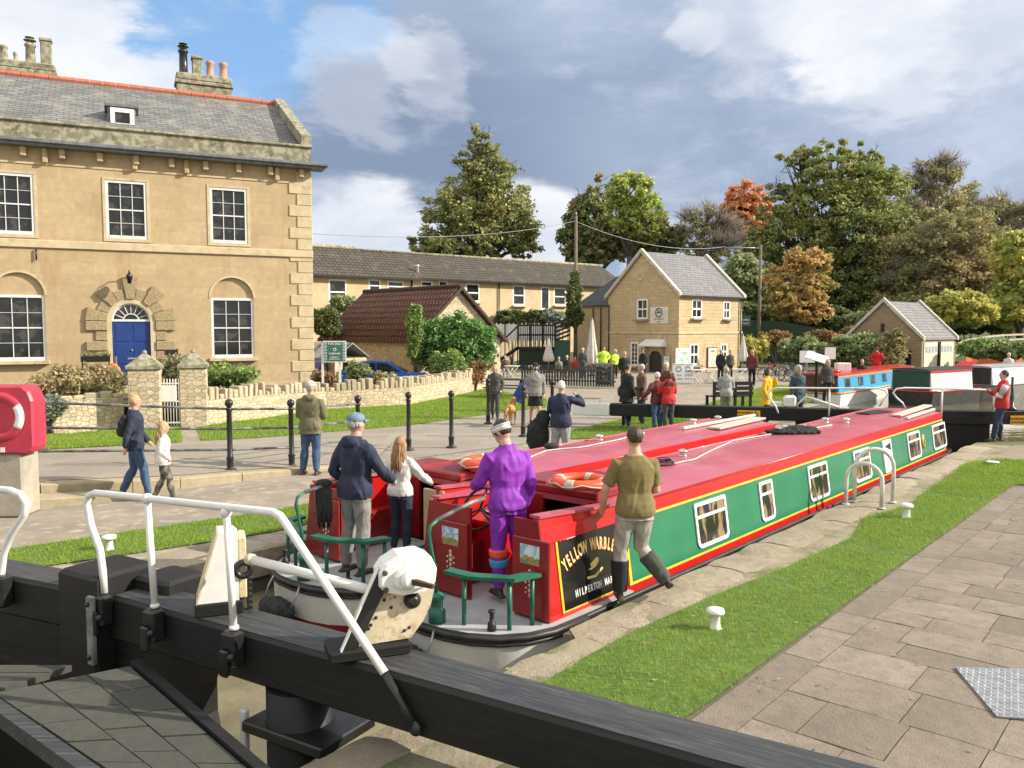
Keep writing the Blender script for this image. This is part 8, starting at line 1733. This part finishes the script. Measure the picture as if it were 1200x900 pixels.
person('man in white woolly hat and khaki jacket standing with back turned', P(365, 556), 8, 1.78, ('hold', 'hold'), ('apart', 'stand'), 'khaki', 'denim', 'boot', 'hairgrey', det=1, hat='beanie', hem=.44, build=1.12, hood=True)
def openfront(rt, hd, up, s, armpts, legpts, vox): q = MB(); q.ell(up((0, .085*s, .67*1.68)), (.075*s, .045*s, .22*s), 12, 8); organic(q, 'white_top', CL['white'], .02, rt)
person('woman in dark open cardigan walking the golden dog', P(580, 491), 184, 1.68, ('pocket', 'relaxed'), ('fwd', 'bwd'), 'dkgrey', 'dkgrey', 'shoe', 'hairblond', 'bob', det=1, female=True, hem=.46, extra=openfront)
def beard(rt, hd, up, s, armpts, legpts, vox): q = MB(); q.ell(hd((0, .055, .07)), (.05*s, .045*s, .045*s), 10, 8); q.build('beard', CL['hairdark'], rt)
panelhat['bearded man in dark cap, grey hoodie and black shorts walking by the dog'] = 'black'
person('bearded man in dark cap, grey hoodie and black shorts walking by the dog', P(627, 498), 172, 1.80, ('relaxed', 'relaxed'), ('fwd', 'bwd'), 'grey', 'black', 'boot', 'hairdark', det=1, hat='cap', short=True, hood=True, build=1.1, extra=beard)
person('white-haired man in navy jacket with one arm raised to his face', (.98, 16.3), 12, 1.74, ('phone', ((.22, .05, .74), (.12, .12, .87))), ('apart', 'stand'), 'navy', 'ltgrey', 'boot', 'hairwhite', det=1, build=1.1, bag=None)
q = MB(); q.ell((.52, 16.5, .62), (.24, .2, .36), 12, 10); q.ell((.62, 16.4, .95), (.14, .12, .2), 10, 8); o = organic(q, 'rucksack', CL['black'], .025, None, wr=.03, wf=7); tag(o, 'large black rucksack at the side of the man with his arm raised', 'rucksack')
G1 = 'onlookers beside the far balance beam'
person('tall man in long black coat with bag, left of the onlookers', (3.22, 22.9), 62, 1.80, ('face', 'relaxed'), ('stand', 'stand'), 'black', 'dkdenim', 'shoe', 'hairdark', det=1, hem=.40, bag='shoulder', group=G1, build=1.1)
person('man in brown jacket and dark trousers facing the long black coat', (3.75, 23.6), -100, 1.76, ('hold', 'relaxed'), ('stand', 'stand'), 'brown', 'dkgrey', 'shoe', 'hairgrey', det=1, hem=.42, group=G1)
person('white-haired person in maroon top and pale jeans, back turned', (3.95, 22.2), -25, 1.60, ('out', 'relaxed'), ('stand', 'stand'), 'maroon', 'denim', 'shoe', 'hairwhite', det=1, group=G1, build=1.1)
person('woman in red fleece with dark shoulders, back turned', (4.2, 21.9), -15, 1.66, ('cross', 'cross'), ('stand', 'stand'), 'red', 'dkgrey', 'shoe', 'hairbrown', 'bob', det=1, female=True, panel=[('black', .755, .83)], group=G1, build=1.05)
person('white-haired man behind the woman in the red fleece', (4.75, 25.2), 190, 1.74, ('relaxed', 'relaxed'), ('stand', 'stand'), 'maroon', 'grey', 'shoe', 'hairwhite', det=1, group=G1)
def far(label, px, Y, az, **kw): 
    kw.setdefault('det', 0); z = kw.pop('zz', 0); p = Q(px, 400, Y); return person(label, (p.x, Y), az, z=z, **kw)
far('cyclist in hi-vis yellow jacket beside the tall parasol', 707.5, 46.5, 170, H=1.78, top='hiviz', bottom='black', hair='hairbrown', arms=('hip', 'hip'), build=1.15)
far('shorter person in hi-vis yellow jacket and pale cap, right of the first', 721, 46, 150, H=1.6, top='hiviz', bottom='black', hair='hairgrey', hat='beanie', arms=('relaxed', 'hold'), build=1.1)
far('grey-haired man in black jacket between the hi-vis cyclists and the onlookers', 732, 38, 165, H=1.72, top='black', bottom='dkgrey', hair='hairgrey', build=1.2, det=1)
far('person in black with bushy dark hair beside the arched cottage door', 754, 46, 200, H=1.66, top='black', bottom='black', hair='hairdark', style='curly', female=True)
far('person in dark green jacket and white hat at the fence by the parasol', 683, 46, 10, H=1.68, top='dkgrey', bottom='denim', hair='hairwhite', hat='beanie')
far('seated white-haired person behind the picket fence, right one', 664.5, 47, 180, H=1.6, top='black', bottom='dkgrey', hair='hairwhite', zz=-.35, legs=('sit', 'sit'))
far('seated grey-haired person behind the picket fence, left one', 655, 47.5, 180, H=1.55, top='grey', bottom='dkgrey', hair='hairgrey', zz=-.4, legs=('sit', 'sit'))
far('seated person in red behind the picket fence', 674, 48, 180, H=1.55, top='red', bottom='dkgrey', hair='hairbrown', zz=-.4, legs=('sit', 'sit'))
far('person seated at the tables below the white fence', 592, 47, 175, H=1.6, top='brown', bottom='grey', hair='hairgrey', zz=-.35, legs=('sit', 'sit'))
far('person in pale vest and white sleeves standing behind the black bench', 852, 24.3, 5, H=1.64, top='ltgrey', bottom='grey', hair='hairgrey', det=1, arms=('hold', 'hold'), bag=None)
far('dark-clothed person at the cottage wall, left of two', 845, 43, 30, H=1.70, top='black', bottom='black', hair='hairgrey')
far('dark-haired person at the cottage wall, right of two', 856, 45, 170, H=1.6, top='dkgrey', bottom='black', hair='hairdark')
far('man in maroon jacket walking away past the cottage corner', 882, 39.5, 18, H=1.76, top='maroon', bottom='black', hair='hairgrey', legs=('bwd', 'fwd'), arms=('swingf', 'swingb'), det=1)
far('woman in bright yellow coat raising a hand to her mouth', 900, 23.6, 125, H=1.64, top='yellow', bottom='black', hair='hairdark', style='bob', female=True, hem=.36, arms=('face', 'relaxed'), det=1)
far('curly grey-haired woman in long blue-grey coat by the far gate', 936.5, 24.6, 165, H=1.68, top='teal', bottom='teal', hair='hairgrey', style='curly', female=True, hem=.32, det=1, build=1.1)
far('woman in dark green gilet standing behind the sky-blue boat', 970.5, 30.5, 175, H=1.64, top='dkgrey', bottom='black', hair='hairgrey', style='bob', female=True, det=1)
far('person in black sitting at the far side of the sky-blue boat', 1011, 37, 190, H=1.6, top='black', bottom='black', hair='hairgrey', zz=-.2)
far('man in red jacket walking on the far bank past the moored boats', 1028, 41.8, 20, H=1.70, top='red', bottom='black', hair='hairbrown', legs=('fwd', 'bwd'), arms=('hip', 'hip'), det=1, zz=.15)
def gilet(rt, hd, up, s, armpts, legpts, vox):
    for i in (0, 1):
        pts, rr, e, wv, sd = armpts(i, .026*s)
        for k in range(8): a = pts[1].lerp(pts[3], .1+k*.11); b = a+(pts[3]-pts[1]).normalized()*.014; q = MB(); q.tube([a, b], [rr[2]+.006, rr[2]+.006], 12); q.build('sleeve_stripe', CL['black'], rt)
        q = MB(); q.tube(pts[1:5], [r+.003 for r in rr[1:5]], 10); q.build('sleeve', CL['white'], rt)
person('man in red gilet with striped sleeves leaning on the right far gate beam', P(1172, 517), -72, 1.76, ('phone', 'phone'), ('fwd', 'stand'), 'red', 'dkdenim', 'boot', 'hairdark', det=1, lean=-4, extra=gilet, z=0)
far('pale-clothed person on the grey boat at the right', 1183, 38.5, 200, H=1.6, top='cream', bottom='cream', hair='hairwhite', zz=.05)
# ================================================================ dog
dg_ = thing('dog', 'golden long-legged dog standing on the path between its two walkers', 'dog', (P(598, 499).x, P(598, 499).y, 0), R(180-12+180))
dcoat = M("golden_fur", (.50, .28, .11), (.42, .22, .08), 9, .85, .5, 60)
q = MB()
# local +y forward (towards the camera after turning)
q.tube([(0, .34, .50), (0, .22, .47), (0, 0, .49), (0, -.22, .52), (0, -.36, .50)], [.09, .135, .115, .095, .07], 14)
q.tube([(0, .30, .52), (0, .40, .62), (0, .44, .70)], [.085, .065, .06], 12); q.ell((0, .46, .73), (.065, .09, .065), 12, 8); q.tube([(0, .50, .715), (0, .60, .695)], [.042, .028], 10)
for sd in (-1, 1):
    q.ell((sd*.062, .43, .72), (.016, .035, .055), 8, 6)
    q.tube([(sd*.07, .26, .46), (sd*.08, .25, .33), (sd*.08, .28, .17), (sd*.08, .27, .04)], [.055, .036, .024, .022], 10); q.ell((sd*.08, .30, .025), (.028, .045, .024), 8, 6)
    q.tube([(sd*.07, -.28, .48), (sd*.085, -.22, .32), (sd*.085, -.35, .19), (sd*.085, -.33, .04)], [.075, .05, .025, .022], 10); q.ell((sd*.085, -.30, .025), (.028, .045, .024), 8, 6)
q.tube([(0, -.38, .52), (0, -.50, .48), (0, -.60, .36)], [.035, .025, .012], 8)
organic(q, 'body', dcoat, .011, dg_, wr=.006, wf=16)
for sd in (-1, 1): q = MB(); q.ell((sd*.035, .535, .745), (.010, .010, .010), 6, 5); q.build('eye', eye_m, dg_)
q = MB(); q.ell((0, .625, .70), (.018, .014, .014), 8, 6); q.build('nose', eye_m, dg_); q = MB(); q.torus((0, 0, 0), .072, .012, 16, 6, T=Matrix.Translation((0, .39, .62)) @ Matrix.Rotation(R(-50), 4, 'X')); q.build('collar', CL['red'], dg_)
# ================================================================ bicycles by the shrubs
def bicycle(label, x, y, rz, c_):
    t = thing('bicycle', label, 'bicycle', (x, y, 0), rz, 'bicycles parked by the shrubs right of the cottage')
    for wx in (-.52, .52):
        T = Matrix.Translation((wx, 0, .34)) @ Matrix.Rotation(math.pi/2, 4, 'X'); q = MB(); q.torus((0, 0, 0), .325, .022, 24, 6, T=T); wh = q.build('wheel', black_m, t); q = MB(); 
        for k in range(9): a = k*math.pi/9; q.tube([T @ Vector((.31*math.cos(a), .31*math.sin(a), 0)), T @ Vector((-.31*math.cos(a), -.31*math.sin(a), 0))], .005, 3)
        q.build('spokes', galv, wh)
    q = MB(); A, B, C, D, E = (-.52, 0, .34), (-.05, 0, .3), (-.18, 0, .82), (.36, 0, .86), (.52, 0, .34)
    for a, b in ((A, B), (A, C), (B, C), (B, D), (C, D), (D, E)): q.tube([a, b], .02, 6)
    q.build('frame', c_, t); q = MB(); q.tube([D, (.34, 0, .98)], .018, 6); q.tube([(.34, -.26, 1.0), (.38, 0, .98), (.34, .26, 1.0)], .018, 6); q.build('handlebar', black_m, t)
    q = MB(); q.tube([C, (-.2, 0, .92)], .016, 6); q.ell((-.21, 0, .95), (.14, .06, .035), 10, 6); q.build('saddle', black_m, t)
for i, (px, Y, az, m_, lb) in enumerate(((905, 44, 15, CL['red'], 'leftmost parked bicycle, nearest the maroon-jacketed man'), (915, 43, -10, galv, 'silver bicycle second from the left'), (924, 43.5, 25, CL['black'], 'black bicycle, third from the left'), (932, 43, -5, CL['denim'], 'blue-framed bicycle just left of the curly-haired woman'))): bicycle(lb, Q(px, 400, Y).x, Y, R(az), m_)
# blue folded cover by the man in shorts
q = MB(); p = Q(617, 450, 27); q.tube([(p.x+.42, 27.3, 1.55), (p.x+.2, 27.3, 1.15), (p.x-.05, 27.3, .75), (p.x-.3, 27.4, .4)], [.04, .13, .24, .2], 12); o = organic(q, 'folded_blue_parasol', M("blue_canvas", (.02, .07, .33), (.015, .05, .24), 4, .8), .03, None, wr=.04, wf=6); tag(o, 'folded bright blue parasol leaning behind the man in shorts', 'parasol')
q = MB(); h1, h2 = Vector((P(580, 491).x+.15, P(580, 491).y-.1, .85)), Vector((dg_.location.x, dg_.location.y-.35, .62)); q.tube([h1.lerp(h2, i/8)-Vector((0, 0, .16*4*(i/8)*(1-i/8))) for i in range(9)], .008, 4); tag(q.build('dog_lead', black_m), 'thin black lead between the woman and the golden dog', 'lead')
